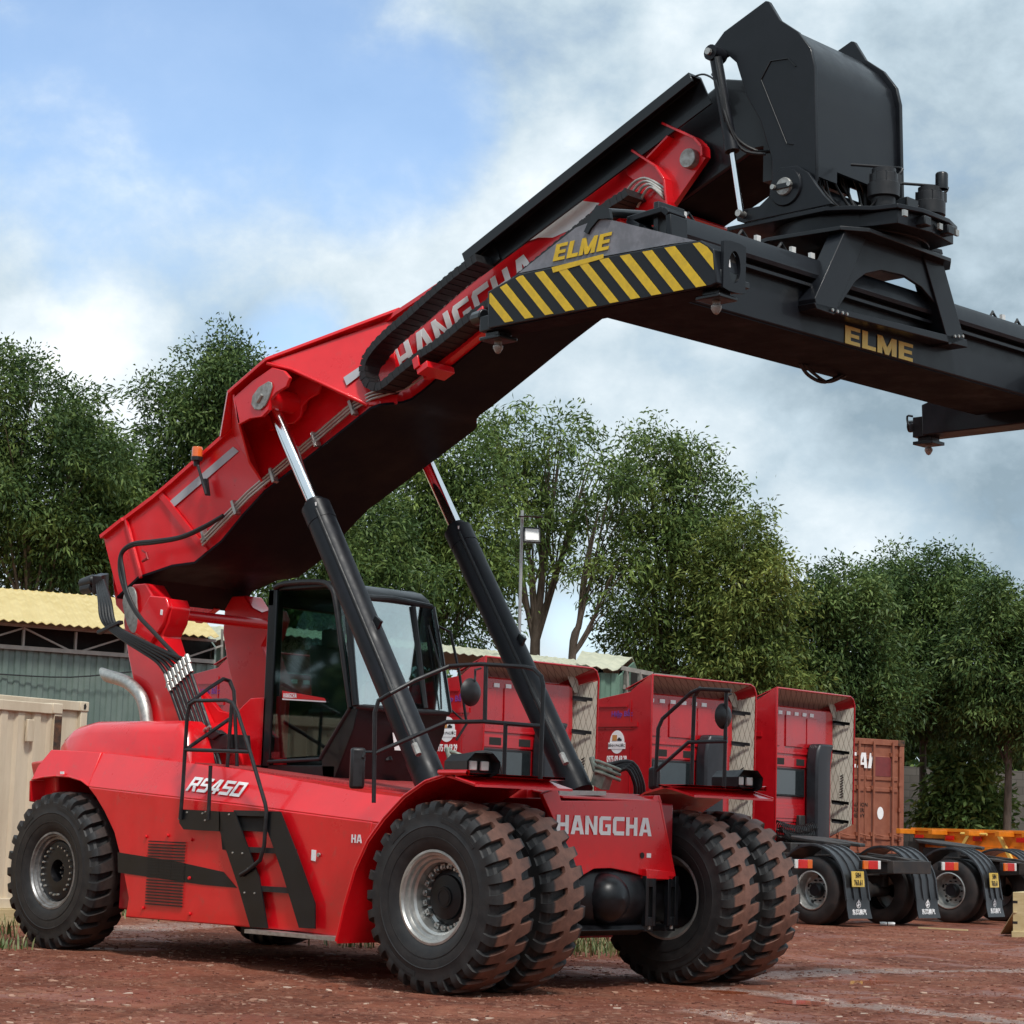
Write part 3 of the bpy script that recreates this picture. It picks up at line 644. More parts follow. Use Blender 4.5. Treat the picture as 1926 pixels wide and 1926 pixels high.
# top and bottom flanges
mb = MB()
for sg in (-1, 1): mb.loft([[B(s, t-.02, sg*(w-.03)), B(s, t-.02, sg*(w+.05)), B(s, t+.02, sg*(w+.05)), B(s, t+.02, sg*(w-.03))] for s, w, b, t in st])
bld(mb, 'boom_flange', M['red'])
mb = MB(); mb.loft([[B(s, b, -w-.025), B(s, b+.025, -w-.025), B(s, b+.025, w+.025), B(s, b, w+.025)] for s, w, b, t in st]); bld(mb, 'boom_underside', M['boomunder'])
mb = MB()
for s0, w in ((.12, .775),):
    mb.slab([B(s0, .2, -w), B(s0, .93, -w), B(s0, .93, -w-.03), B(s0, .2, -w-.03)], B(s0+.03, 0, 0)-B(s0, 0, 0))
mb.slab([B(.66, .93, -.71), B(.74, .93, -.71), B(1.18, -.05, -.71), B(1.10, -.05, -.71)], (0, -.025, 0))
bld(mb, 'boom_rib', M['red'])
for i, (a, b) in enumerate([((297, 955), (460, 833))]):
    mb = MB(); mb.slab([B(.78, .78, -.716), B(1.93, .78, -.704), B(1.99, .685, -.704), B(.84, .685, -.716)], (0, -.004, 0)); bld(mb, 'white_stripe', M['silverdecal'])
# tail lugs
for sg in (-1, 1):
    mb = MB(); mb.slab([B(s, h, sg*.5) for s, h in [(-.3, .98), (-.42, 1.04), (-.56, 1.05), (-.62, .95), (-.6, .8), (-.66, .6), (-.70, .35), (-.6, .17), (-.25, .16)]], (0, .09, 0)); bld(mb, 'tail_lug', M['red'], bevel=.006)
# cylinder head boxes either side of the boom
for sg in (-1, 1):
    mb = MB()
    opx = [A(*p, Y=-1.25) for p in [(441, 746), (475, 716), (512, 691), (533, 697), (544, 710), (538, 727), (519, 738), (508, 751), (505, 771), (492, 784), (470, 787), (447, 799)]]
    op = [(2.66, .86), (2.9, .87), (3.25, .86), (3.44, .72), (3.48, .55), (3.40, .40), (3.18, .34), (2.98, .37), (2.78, .50), (2.62, .53)]
    mb.slab([Vector((p.x, sg*1.25, p.z)) for p in opx], (0, sg*-.04, 0))
    # top flange
    mb.slab([B(1.75, .95, sg*.70), B(2.64, .88, sg*1.29), B(3.28, .87, sg*1.29), B(4.45, .88, sg*.46), B(3.9, .92, sg*.46), B(2.2, .95, sg*.6)], B(0, .035, 0)-B(0, 0, 0))
    # front closing plate and its edge
    mb.slab([B(3.27, .86, sg*1.24), B(4.30, .86, sg*.46), B(4.1, -.05, sg*.56), B(3.88, .04, sg*.73)], B(.02, .0, 0)-B(0, 0, 0))
    mb.tube([B(3.25, .86, sg*1.26), B(3.42, .70, sg*1.12), B(3.9, .04, sg*.74)], .02, 8)
    # rear stiffener
    mb.slab([B(2.66, .86, sg*1.25), B(2.62, .53, sg*1.25), B(2.32, .30, sg*.95), B(2.2, .10, sg*.70), B(1.95, .94, sg*.70)], B(.03, 0, 0)-B(0, 0, 0))
    # inner pin plate and boss
    mb.slab([Vector((p.x, sg*.80, p.z)) for p in opx], (0, sg*.03, 0))
    pc = B(3.03, .60, 0)
    mb.tube([pc+Vector((0, sg*.72, 0)), pc+Vector((0, sg*1.24, 0))], .11, 20)
    bld(mb, 'cylinder_head_box', M['red'], bevel=.005)
    mb = MB(); cps = px([(504, 717), (510, 719), (511, 728), (506, 745), (499, 762), (489, 771), (478, 770), (472, 760), (474, 745), (486, 728)], Y=-1.27)
    mb.slab([Vector((p.x, sg*1.252, p.z)) for p in cps], (0, sg*.018, 0)); mb.tube([Vector((q_.x, sg*1.275, q_.z)) for q_ in px([(485, 757), (494, 742)], Y=-1.27)], .022, 8)
    bld(mb, 'pin_plate', M['pinplate'], bevel=.006)
# hydraulic pipes along the boom
_n = (B(4.30, .86, -.46)-B(3.27, .86, -1.24)).cross(B(3.88, .04, -.73)-B(3.27, .86, -1.24)).normalized(); _n = _n if _n.x > 0 else -_n
mb = MB(); mb.slab([AP(*p, B(3.27, .86, -1.24)+_n*.035, _n) for p in [(646, 710), (676, 690), (681, 703), (652, 725)]], _n*.003); bld(mb, 'white_stripe', M['silverdecal'], smooth=0)
mb = MB()
for k, dh in enumerate((0, .035, .07)):
    mb.tube([B(1.15, .02+dh, -.76), B(2.0, .10+dh, -.76), B(3.7, .10+dh, -.76), B(3.95, .08+dh, -.72), B(4.3, .02+dh, -.56), B(4.6, .02+dh, -.52), B(7.2, -.02+dh, -.52)], .013, 8)
bld(mb, 'hydraulic_pipe', M['steel'])
mb = MB()
for s in (1.2, 1.75, 2.4, 3.1, 3.7): mb.bb((0, 0, 0), (0, 0, 0)) if 0 else mb.slab([B(s, .04, -.79), B(s+.035, .04, -.79), B(s+.035, .2, -.79), B(s, .2, -.79)], (0, .07, 0))
bld(mb, 'pipe_clamp', M['steel'])
# upper boom: shelf, brackets, decals and lettering
mb = MB()
mb.slab([B(4.55, .0, -.46), B(7.3, -.05, -.46), B(7.3, -.10, -.46), B(4.55, -.05, -.46)], (0, -.13, 0))
for cx_, cy_ in ((783, 682), (905, 590), (1010, 505)):
    q = A(cx_, cy_, Y=-.83)
    mb.slab([Vector((q.x, -.46, q.z-.06)), Vector((q.x+.14, -.46, q.z+.005)), Vector((q.x+.16, -.46, q.z-.06)), Vector((q.x+.02, -.46, q.z-.12))], (0, -.37, 0)); mb.slab([Vector((q.x-.01, -.83, q.z-.07)), Vector((q.x+.06, -.83, q.z-.04)), Vector((q.x+.03, -.83, q.z+.07)), Vector((q.x-.045, -.83, q.z+.03))], (0, -.02, 0))
for s in (6.9, 7.02, 7.14): mb.tube([B(s-.3, .06, -.5), B(s, .05, -.5), B(s+.12, .15, -.5)], .02, 8)
bld(mb, 'chain_shelf', M['red'], bevel=.004)
def decal(sh, y, name, m, t=-.003):
    mb = MB(); mb.slab([B(s, h, y) for s, h in sh], (0, t, 0)); return bld(mb, name, M[m], smooth=0)
wq = px([(1082, 376), (1128, 382), (1103, 408), (1078, 430), (1040, 447), (1012, 447), (990, 455), (925, 502), (868, 548), (820, 590), (792, 615), (800, 598), (862, 540), (925, 490), (990, 443), (1040, 408)], Y=-.4585)
mb = MB(); mb.slab(wq, (0, -.003, 0)); bld(mb, 'boom_decal', M['white'], smooth=0)
p0 = A(752, 706, Y=-.462); p1 = A(1010, 520, Y=-.462); ud = (p1-p0); ud.y = 0
mb = word('HANGCHA', p0, ud, Vector((-ud.z, 0, ud.x)), .29, total=ud.length, depth=.003, shear=-.05); bld(mb, 'boom_lettering', M['white'], smooth=0)
# red collar at the end of the outer boom
mb = MB()
mb.slab(px([(1172, 292), (1195, 262), (1250, 232), (1322, 268), (1328, 296), (1262, 392), (1232, 384), (1210, 352), (1180, 330)], Y=-.50), (0, .06, 0))
mb.slab(px([(1172, 292), (1195, 262), (1250, 232), (1322, 268), (1328, 296), (1262, 392), (1232, 384), (1210, 352), (1180, 330)], Y=.44), (0, .06, 0))
def fl(pts, Y, w, t=.022, mb=mb):
    P = px(pts, Y=Y)
    for a, b in zip(P, P[1:]): mb.bar(a, b, t, w, up=(0, 1, 0))
fl([(1252, 234), (1312, 262), (1326, 278), (1327, 296)], -.54, .12)
fl([(1195, 285), (1240, 315), (1256, 340), (1262, 390)], -.54, .12)
fl([(1222, 300), (1262, 258)], -.54, .10)
mb.slab([B(7.35, .62, -.5), B(8.0, .60, -.5), B(8.0, .60, .5), B(7.35, .62, .5)], B(0, .03, 0)-B(0, 0, 0)); mb.slab([B(7.3, -.2, -.5), B(7.75, -.28, -.5), B(7.75, -.28, .5), B(7.3, -.2, .5)], B(0, .03, 0)-B(0, 0, 0))
bld(mb, 'boom_collar', M['red'], bevel=.004)
mb = MB(); q = px([(1145, 262), (1208, 214), (1215, 220), (1152, 268)], Y=-.42); mb.slab(q, (0, .1, 0)); mb.slab(px([(1205, 212), (1214, 216), (1214, 232), (1205, 232)], Y=-.42), (0, .1, 0)); mb.slab(px([(1142, 262), (1152, 258), (1156, 272), (1146, 274)], Y=-.42), (0, .1, 0)); bld(mb, 'boom_guide', M['red'])
mb = MB(); c = A(1301, 300, Y=-.5); mb.lathe([(0, -.565), (.085, -.565), (.09, -.55), (.09, -.5)], (c.x, 0, c.z), n=24, cap=True); c = A(1215, 264, Y=-.5); mb.lathe([(0, -.54), (.06, -.54), (.06, -.5)], (c.x, 0, c.z), n=20, cap=True)
bld(mb, 'collar_pin', M['pinplate'])
mb = MB()
for k in range(4):
    mb.tube([A(1172+k*9, 372+k*6, Y=-.6), A(1190+k*8, 345+k*5, Y=-.62), A(1212+k*5, 335+k*6, Y=-.62), A(1236+k*3, 345+k*8, Y=-.58), A(1252, 356+k*7, Y=-.54)], .013, 8, smooth=3)
bld(mb, 'boom_tip_pipe', M['steel'])
mb = MB(); mb.slab(px([(1165, 385), (1182, 360), (1250, 345), (1258, 390), (1235, 404), (1190, 402)], Y=-.56), (0, .1, 0)); bld(mb, 'chain_end_bracket', M['red'], bevel=.004)
# inner telescopic boom
mb = MB(); ib = [(7.2, .39, -.17, .53), (8.72, .39, -.30, .50), (8.95, .39, -.42, .30)]
mb.loft([[B(s, b, -w), B(s, t, -w), B(s, t, w), B(s, b, w)] for s, w, b, t in ib]); bld(mb, 'inner_boom', M['black'], bevel=.02)
mb = MB(); mb.loft([[B(s, b-.006, -w+.02), B(s, b-.001, -w+.02), B(s, b-.001, w-.02), B(s, b-.006, w-.02)] for s, w, b, t in ib]); bld(mb, 'boom_underside', M['underside'])  # thin sheet painting the shade below the inner boom
# cable chain tray beside the boom
mb = MB()
tr = [(5.60, .69, .46), (8.60, .55, .25)]
mb.loft([[B(s, b, -.56), B(s, t, -.56), B(s, t, -.74), B(s, t-.10, -.74), B(s, t-.10, -.72), B(s, t-.03, -.72), B(s, t-.03, -.58), B(s, b, -.58)] for s, t, b in tr])
mb.slab([B(5.56, .57, -.58), B(5.56, .47, -.58), B(5.9, .45, -.58), B(5.9, .66, -.58)], (0, -.02, 0))
bld(mb, 'chain_tray', M['black'], bevel=.004)
# energy chain: links along a path
cp = [(1178, 360), (1168, 368), (1130, 393), (1049, 459), (985, 512), (912, 573), (879, 597), (823, 643), (786, 668), (745, 700), (722, 720), (704, 728), (686, 718), (680, 698), (684, 676), (700, 652), (725, 626), (760, 596), (808, 553), (850, 517), (895, 484)]
mb = MB(); mb2 = MB(); P = [Vector((q.x, -.695, q.z)) for q in (A(u, v, Y=-.82) for u, v in cp)]; Q = []
for i in range(len(P)-1):
    p0, p1, p2, p3 = P[max(0, i-1)], P[i], P[i+1], P[min(len(P)-1, i+2)]
    nseg = max(2, int((p2-p1).length/.04))
    for k in range(nseg):
        t = k/nseg; Q.append(.5*((2*p1)+(-p0+p2)*t+(2*p0-5*p1+4*p2-p3)*t*t+(-p0+3*p1-3*p2+p3)*t**3))
Q.append(P[-1])
nk = 0
for a, b in zip(Q[::1], Q[1:]):
    d = (b-a); 
    if d.length < .005: continue
    k = .5+.44*1; nk += 1
    hh = .085 if nk % 2 else .076
    mb.bar(a, a+d*.98, .25 if nk % 2 else .243, hh, up=Vector((0, 1, 0)).cross(d))
bld(mb, 'energy_chain', M['rubber'], smooth=0)
# inner (gooseneck) head
hp = [(1337, 96), (1363, 60), (1441, 2), (1447, 3), (1468, 38), (1502, 60), (1526, 92), (1533, 125), (1536, 335), (1518, 385), (1480, 394), (1452, 372), (1453, 300), (1432, 228), (1405, 180), (1386, 118), (1370, 104), (1348, 116)]
HP = [(p.x, p.z) for p in px(hp, Y=-.65)]
for sg in (-1, 1):
    mb = MB(); mb.slab([(x, sg*.66, z) for x, z in HP], (0, sg*-.045, 0)); bld(mb, 'head_plate', M['greyblack'], bevel=.006)
    mb = MB(); r = px([(1432, 150), (1450, 115), (1483, 110), (1497, 125)], Y=-.66); r2 = px([(1447, 88), (1480, 82), (1505, 100), (1532, 128)], Y=-.66)
    for pl in (r,): mb.tube([Vector((p.x, sg*.664, p.z)) for p in pl], .006, 6)
    mb.tube([Vector((p.x, sg*.664, p.z)) for p in px([(1432, 150), (1480, 270), (1492, 272)], Y=-.66)], .004, 6)
    bld(mb, 'head_weld_line', M['black'])
ins = .03
top = [(p.x-.035, p.z-.02) for p in px([(1466, 36), (1500, 62), (1524, 94), (1531, 127), (1533, 180), (1534, 240), (1535, 300)], Y=-.65)]
mb = MB(); mb.loft([[(x, -.615, z), (x, .615, z), (x-.02, .615, z-.01), (x-.02, -.615, z-.01)] for x, z in top])
c0, c1 = top[-1], (top[-1][0], top[-1][1]-.10)
mb.bb((c0[0]-.02, -.615, c1[1]), (c0[0], -.3, c0[1])); mb.bb((c0[0]-.02, .3, c1[1]), (c0[0], .615, c0[1]))
bld(mb, 'head_cover', M['greyblack'], smooth=50)
mb = MB(); bk = [(p.x, p.z) for p in px([(1390, 130), (1405, 182), (1432, 230), (1452, 300)], Y=-.65)]
mb.loft([[(x+.03, -.615, z), (x+.03, .615, z), (x+.05, .615, z), (x+.05, -.615, z)] for x, z in bk])
mb.tube([(bk[0][0]+.12, -.62, bk[0][1]+.02), (bk[0][0]+.12, .62, bk[0][1]+.02)], .09, 16)
mb.bb((8.1, -.40, 7.0), (8.45, .40, 7.75))
bld(mb, 'head_web', M['black'])
pc = A(1486, 355, Y=-.66)
mb = MB()
for sg in (-1, 1): mb.lathe([(0, sg*.735), (.155, sg*.735), (.165, sg*.72), (.165, sg*.66)], (pc.x, 0, pc.z), n=36)
mb.tube([(pc.x, -.66, pc.z), (pc.x, .66, pc.z)], .1, 20); bld(mb, 'head_pin_boss', M['greyblack'], smooth=40)
mb = MB()
for sg in (-1, 1): mb.lathe([(0, sg*.76), (.072, sg*.76), (.078, sg*.75), (.078, sg*.73)], (pc.x, 0, pc.z), n=28)
bld(mb, 'head_pin', M['pinplate'])
mb = MB(); mb.bb((pc.x-.10, -.775, pc.z-.022), (pc.x+.10, -.758, pc.z+.022)); bld(mb, 'pin_keeper', M['black'], bevel=.003)
mb = MB()
for dx in (-.085, .085): mb.lathe([(0, -.80), (.022, -.80), (.022, -.77)], (pc.x+dx, 0, pc.z), n=10)
bld(mb, 'keeper_bolt', M['steel'])
# damping (tilt) cylinders
for sg in (-1, 1):
    a, b, c = A(1345, 102, Y=-.74), A(1377, 285, Y=-.74), A(1394, 400, Y=-.76)
    f = lambda p: Vector((p.x, sg*abs(p.y), p.z))
    mb = MB(); mb.tube([f(a), f(b)], .055, 16); mb.tube([f(b)-(f(b)-f(a)).normalized()*.08, f(b)], .065, 16); mb.tube([f(a)+Vector((0, sg*.07, 0)), f(a)-Vector((0, sg*.09, 0))], .07, 16); cb = bld(mb, 'tilt_cylinder', M['cyl'])
    mb = MB(); mb.tube([f(b), f(c)], .025, 14); rd = mb.build('tilt_rod', M['chrome']); rd.parent = cb; rd.matrix_parent_inverse = Matrix.Identity(4)
    mb = MB(); mb.tube([f(a)+Vector((0, sg*.08, 0)), f(a)+Vector((0, sg*.11, 0))], .03, 10); bo = mb.build('cylinder_bolt', M['steel']); bo.parent = cb
mb = MB(); mb.tube([A(1347, 108, Y=-.80), A(1357, 165, Y=-.82), A(1365, 215, Y=-.80), A(1385, 260, Y=-.72), A(1420, 283, Y=-.6), A(1452, 285, Y=-.5)], .016, 8, smooth=5)
mb.tube([A(1300, 147, Y=-.6), A(1325, 140, Y=-.7), A(1350, 160, Y=-.8), A(1360, 215, Y=-.8), A(1372, 262, Y=-.74)], .009, 8, smooth=5)
mb.tube([A(1340, 140, Y=-.6), A(1350, 155, Y=-.8), A(1367, 225, Y=-.8), A(1395, 280, Y=-.7), A(1440, 290, Y=-.6)], .014, 8, smooth=5)
bld(mb, 'head_hose', M['rubber'])

# ---- slewing unit
yp = [(1386, 405), (1393, 396), (1430, 388), (1448, 370), (1455, 330), (1468, 316), (1500, 312), (1522, 325), (1537, 348), (1552, 368), (1568, 384), (1400, 420), (1388, 416)]
YPts = [(p.x, p.z) for p in px(yp, Y=-.70)]
for sg in (-1, 1):
    mb = MB(); mb.slab([(x, sg*.715, z) for x, z in YPts], (0, sg*-.04, 0)); bld(mb, 'yoke_plate', M['greyblack'], bevel=.006)
    mb = MB(); q = A(1393, 402, Y=-.76); mb.tube([(q.x, sg*.80, q.z), (q.x, sg*.6, q.z)], .03, 12); bld(mb, 'yoke_pin', M['steel'])
mb = MB()
oc = [(7.95, -.70), (9.0, -.72), (9.18, -.62), (9.32, -.50), (9.52, -.45), (9.6, -.2), (9.6, .2), (9.52, .45), (9.32, .50), (9.18, .62), (9.0, .72), (7.95, .70)]
mb.prism(oc, 'z', 6.52, 6.56)
mb.lathe([(.66, 6.38), (.66, 6.52)], (8.75, 0, 0), axis='z', n=36, cap=True)
mb.prism([(8.9, -.60), (9.3, -.46), (9.5, -.42), (9.56, 0), (9.5, .42), (9.3, .46), (8.9, .6)], 'z', 6.40, 6.52)
bld(mb, 'slewing_frame', M['greyblack'], bevel=.006)
mb = MB(); mb.prism([(8.0, -.72), (8.5, -.86), (9.2, -.80), (9.35, -.6), (9.35, .62), (9.2, .84), (8.5, .86), (8.0, .72)], 'z', 6.31, 6.345); mb.lathe([(.6, 6.345), (.6, 6.38)], (8.75, 0, 0), axis='z', n=36, cap=True); bld(mb, 'slewing_ring', M['black'], bevel=.004)
for y in (-.33, .36):
    mb = MB(); x = 9.3
    mb.lathe([(.095, 6.56), (.10, 6.60), (.10, 6.66), (.135, 6.67), (.135, 6.78), (.12, 6.79), (.118, 6.86), (.10, 6.87), (.10, 6.91), (.0, 6.92)], (x, y, 0), axis='z', n=28)
    for k in range(8): t = k*math.pi/4; mb.bb((x+.11*math.cos(t)-.01, y+.11*math.sin(t)-.01, 6.79), (x+.11*math.cos(t)+.01, y+.11*math.sin(t)+.01, 6.87))
    mb.bb((x-.05, y+.1, 6.82), (x+.05, y+.19, 6.9)); mb.tube([(x, y+.15, 6.86), (x+.05, y+.2, 6.95), (x-.1, y+.22, 7.0), (x-.4, y+.1, 7.05)], .013, 8, smooth=4)
    bld(mb, 'slewing_motor', M['plastic'])
mb = MB(); mb.lathe([(.055, 6.9), (.055, 7.03), (.045, 7.05), (0, 7.05)], (9.38, .42, 0), axis='z', n=16); mb.bb((9.15, -.05, 6.56), (9.35, .12, 6.74)); mb.bb((9.45, -.2, 6.42), (9.62, -.1, 6.5)); mb.bb((9.45, .15, 6.42), (9.62, .25, 6.5)); bld(mb, 'valve_block', M['black'], bevel=.01)
mb = MB()
for k in range(9):
    y = -.45+.1*k; rr = random.random
    mb.tube([(8.95+.1*rr(), y, 6.58), (8.80-.1*rr(), y+.1*rr(), 6.75), (8.68, y+.2*rr()-.1, 6.95+.1*rr()), (8.6, y*.5, 7.25), (8.5, y*.4, 7.5)], .009+.008*rr(), 7, smooth=5)
for k in range(5):
    y = -.45+.18*k; mb.tube([(9.25, y, 6.57), (9.33, y+.05, 6.66+.06*random.random()), (9.27, y+.13, 6.58)], .008, 6, smooth=5)
bld(mb, 'slewing_hose', M['rubber'])
mb = MB()
for k in range(9): mb.lathe([(0, 6.585), (.014, 6.585), (.014, 6.56)], (9.18+.1*math.sin(k), -.5+.12*k, 0), axis='z', n=7)
for y in (-.47, .05, .3): mb.bb((9.575, y, 6.44), (9.60, y+.05, 6.49))
bld(mb, 'slewing_bolt', M['steel'])

# ---- spreader (a frame of its own: u across, v along)
SA = R(-1.84); SO = Vector((8.634, 0, 0)); su = Vector((math.cos(SA), math.sin(SA), 0)); sv = Vector((-math.sin(SA), math.cos(SA), 0))
def S(u, v, z): return SO+su*u+sv*v+Vector((0, 0, z))
def SP(pxs, v=None, u=None):
    o = []
    for p in pxs:
        q = A(*p, D=1000)-CAM
        if v is not None: k = (v-(CAM-SO).dot(sv))/q.dot(sv)
        else: k = (u-(CAM-SO).dot(su))/q.dot(su)
        w = CAM+q*k; o.append(w)
    return o
def sbox(mb, lo, hi, mi=0):
    mb.slab([S(lo[0], lo[1], lo[2]), S(hi[0], lo[1], lo[2]), S(hi[0], hi[1], lo[2]), S(lo[0], hi[1], lo[2])], (0, 0, hi[2]-lo[2]), mi); return mb
spreader = MB(); sbox(spreader, (-.43, -2.75, 5.42), (.43, 2.75, 5.95)); 
spreader = bld(spreader, 'spreader_beam', M['greyblack'], bevel=.02); spreader['label'] = 'black main beam of the container spreader'
def sub(mb, name, m, **k):
    o = mb.build(name, M[m] if isinstance(m, str) else m, None, **k)
    for q in [o]+SIB.get(o.name, []): q.parent = spreader
    return o
spreader.matrix_parent_inverse = Matrix.Translation((-3, 0, 0))
mb = MB()
for sg in (-1, 1):
    mb.loft([[S(sg*.445, v, 5.87), S(sg*.52, v, 5.87), S(sg*.53, v, 5.90), S(sg*.50, v, 6.01), S(sg*.47, v, 6.05), S(sg*.38, v, 6.07), S(sg*.38, v, 5.96)] for v in (-2.72, 2.72)])
    sbox(mb, tuple([min(sg*.43, sg*.50), -2.5, 5.80]), tuple([max(sg*.43, sg*.50), 2.5, 5.825]))
sub(mb, 'beam_rail', 'greyblack')
mb = MB(); sbox(mb, (-.425, -2.72, 5.413), (.425, 2.72, 5.4195)); sub(mb, 'beam_shade_sheet', 'underside')  # thin added sheet that paints deep shade under the beam
mb = MB(); mb.loft([[S(-.40, v, 5.45), S(.40, v, 5.45), S(.40, v, 5.92), S(-.40, v, 5.92)] for v in (-3.0, 3.0)]); sub(mb, 'telescopic_beam', 'black')
# end beams
for sg in (-1, 1):
    face = SP([(917, 618), (917, 548), (975, 515), (1112, 487), (1262, 460), (1318, 452), (1342, 468), (1348, 532), (1336, 538)], v=-3.10)
    tri = SP([(975, 514), (1083, 428), (1130, 410), (1160, 416), (1310, 453), (1262, 459), (1112, 486)], v=-3.06)
    fx = lambda P: [p if sg < 0 else p+sv*(-2*(p-SO).dot(sv)) for p in P]
    mb = MB(); mb.slab(fx(face), sv*(.30*-sg)); eb = sub(mb, 'end_beam', 'greyblack', bevel=.01)
    if sg < 0:
        ub = SP([(925, 619), (1330, 540)], v=-3.08); mb = MB(); mb.slab([ub[0], ub[1], ub[1]+sv*.26, ub[0]+sv*.26], (0, 0, -.006)); sub(mb, 'beam_shade_sheet', 'underside')
    mb = MB(); mb.slab(fx(tri), sv*(.02*-sg)); sub(mb, 'end_plate', 'endgrey')
    # sloping top behind the plate
    mb = MB(); a = fx(SP([(1083, 428), (1130, 410), (1310, 453), (975, 514)], v=-3.03))
    mb.slab([a[1], a[2], a[2]+sv*(.26*-sg), a[1]+sv*(.26*-sg)], (0, 0, -.03)); mb.slab([a[0], a[1], a[1]+sv*(.26*-sg), a[0]+sv*(.26*-sg)], (0, 0, -.03)); mb.slab([a[3], a[0], a[0]+sv*(.26*-sg), a[3]+sv*(.26*-sg)], (0, 0, -.03)); sub(mb, 'end_beam_top', 'black')
    for uu in (-1.13, 1.13):
        v0 = sg*2.95
        mb = MB(); sbox(mb, (uu-.12, v0-.10, 5.30), (uu+.12, v0+.11, 5.43 if sg < 0 else 5.50)); sbox(mb, (uu-.08, v0-.07, 5.255), (uu+.08, v0+.07, 5.30)); sbox(mb, (uu-.115, v0-.105, 5.225), (uu+.115, v0+.105, 5.258)); q = S(uu, v0, 0)
        if sg > 0 and uu < 0: sbox(mb, (uu-.155, v0-.10, 5.36), (uu-.09, v0+.0, 5.44)); mb.tube([S(uu-.15, v0-.06, 5.52), S(uu-.22, v0-.05, 5.53), S(uu-.2, v0-.05, 5.44), S(uu-.12, v0-.05, 5.45)], .012, 6, smooth=3)
        mb.bb((0, 0, 0), (0, 0, 0)) if 0 else None
        mb.tube([S(uu-.11, v0+sg*.05, 5.44), S(uu-.25, v0+sg*.02, 5.44)], .06, 12)
        sub(mb, 'corner_guide', 'black', bevel=.01)
        mb = MB(); mb.lathe([(.03, 5.24), (.03, 5.20), (.040, 5.19), (.040, 5.17), (.02, 5.135), (0, 5.125)], (q.x, q.y, 0), axis='z', n=14); sub(mb, 'twistlock', 'pinplate')
    # end gusset with the oval hole, and bracket
    mb = MB()
    U = [(.98, 5.44), (1.22, 5.44), (1.22, 5.86), (.98, 5.86)]
    sub_o = SP([(1350, 461), (1385, 470), (1388, 548), (1350, 545)], v=-3.0)
    holec = SP([(1369, 505)], v=-3.0)[0]
# vertical end plate with an oval hole on the near end
hq = SP([(1369, 505)], u=1.20)[0]-SO; n = 20; cx_, cz_ = hq.dot(sv), hq.z
ov = [(cx_+.065*math.cos(t), cz_+.12*math.sin(t)) for t in [2*math.pi*k/n for k in range(n)]]
outr = []
for k in range(n):
    t = 2*math.pi*k/n; c, s_ = math.cos(t), math.sin(t); f = min(.125/max(abs(c), 1e-6), .185/max(abs(s_), 1e-6)); outr.append((cx_+c*f, cz_+s_*f))
mb = MB(); vs = [S(1.235, a, b) for a, b in ov]+[S(1.235, a, b) for a, b in outr]+[S(1.265, a, b) for a, b in ov]+[S(1.265, a, b) for a, b in outr]
fs = []
for k in range(n):
    j = (k+1) % n; fs += [(k, j, n+j, n+k), (2*n+k, 3*n+k, 3*n+j, 2*n+j), (k, 2*n+k, 2*n+j, j), (n+k, n+j, 3*n+j, 3*n+k)]
mb.add(vs, fs); sub(mb, 'oval_end_plate', 'greyblack')
mb = MB(); mb.slab([S(1.226, a, b) for a, b in ov], su*.003); sub(mb, 'end_recess', 'darkinside')
mb = MB(); mb.slab([S(1.231, cx_-.035, cz_-.06), S(1.231, cx_-.02, cz_-.06), S(1.231, cx_-.01, cz_+.0), S(1.231, cx_-.02, cz_+.06), S(1.231, cx_-.035, cz_+.06)], su*.004); sub(mb, 'end_sticker', 'white')
mb = MB(); sbox(mb, (.72, -2.98, 5.38), (1.15, -2.6, 5.43)); sbox(mb, (.45, -2.9, 5.44), (.5, -2.6, 6.1)); sub(mb, 'beam_foot', 'black', bevel=.006)
# gusset frame on top of the near end
g = SP([(1192, 420), (1200, 400), (1262, 396), (1276, 408), (1276, 462), (1262, 455), (1262, 420), (1225, 418), (1215, 430), (1262, 447), (1276, 468), (1236, 452)], v=-2.8)
mb = MB()
for pl in ([(1195, 418), (1262, 398), (1272, 408), (1274, 470)], [(1195, 418), (1268, 462)]):
    P = SP(pl, v=-2.85)
    for a, b in zip(P, P[1:]): mb.bar(a, b, .2, .05, up=(0, 0, 1) if abs((b-a).normalized().z) < .8 else (1, 0, 0))
sub(mb, 'end_gusset', 'greyblack', bevel=.008)
mb = MB(); P = SP([(1140, 400), (1215, 405)], v=-2.9); mb.tube([P[0], P[1]], .035, 12); mb.tube([P[0], P[0]+Vector((0, 0, -.06))], .05, 12)
mb.slab(SP([(1112, 402), (1122, 385), (1145, 392), (1148, 410), (1125, 412), (1110, 430), (1105, 440), (1098, 436)], v=-3.08), sv*.03)
sub(mb, 'flipper_cylinder', 'black')
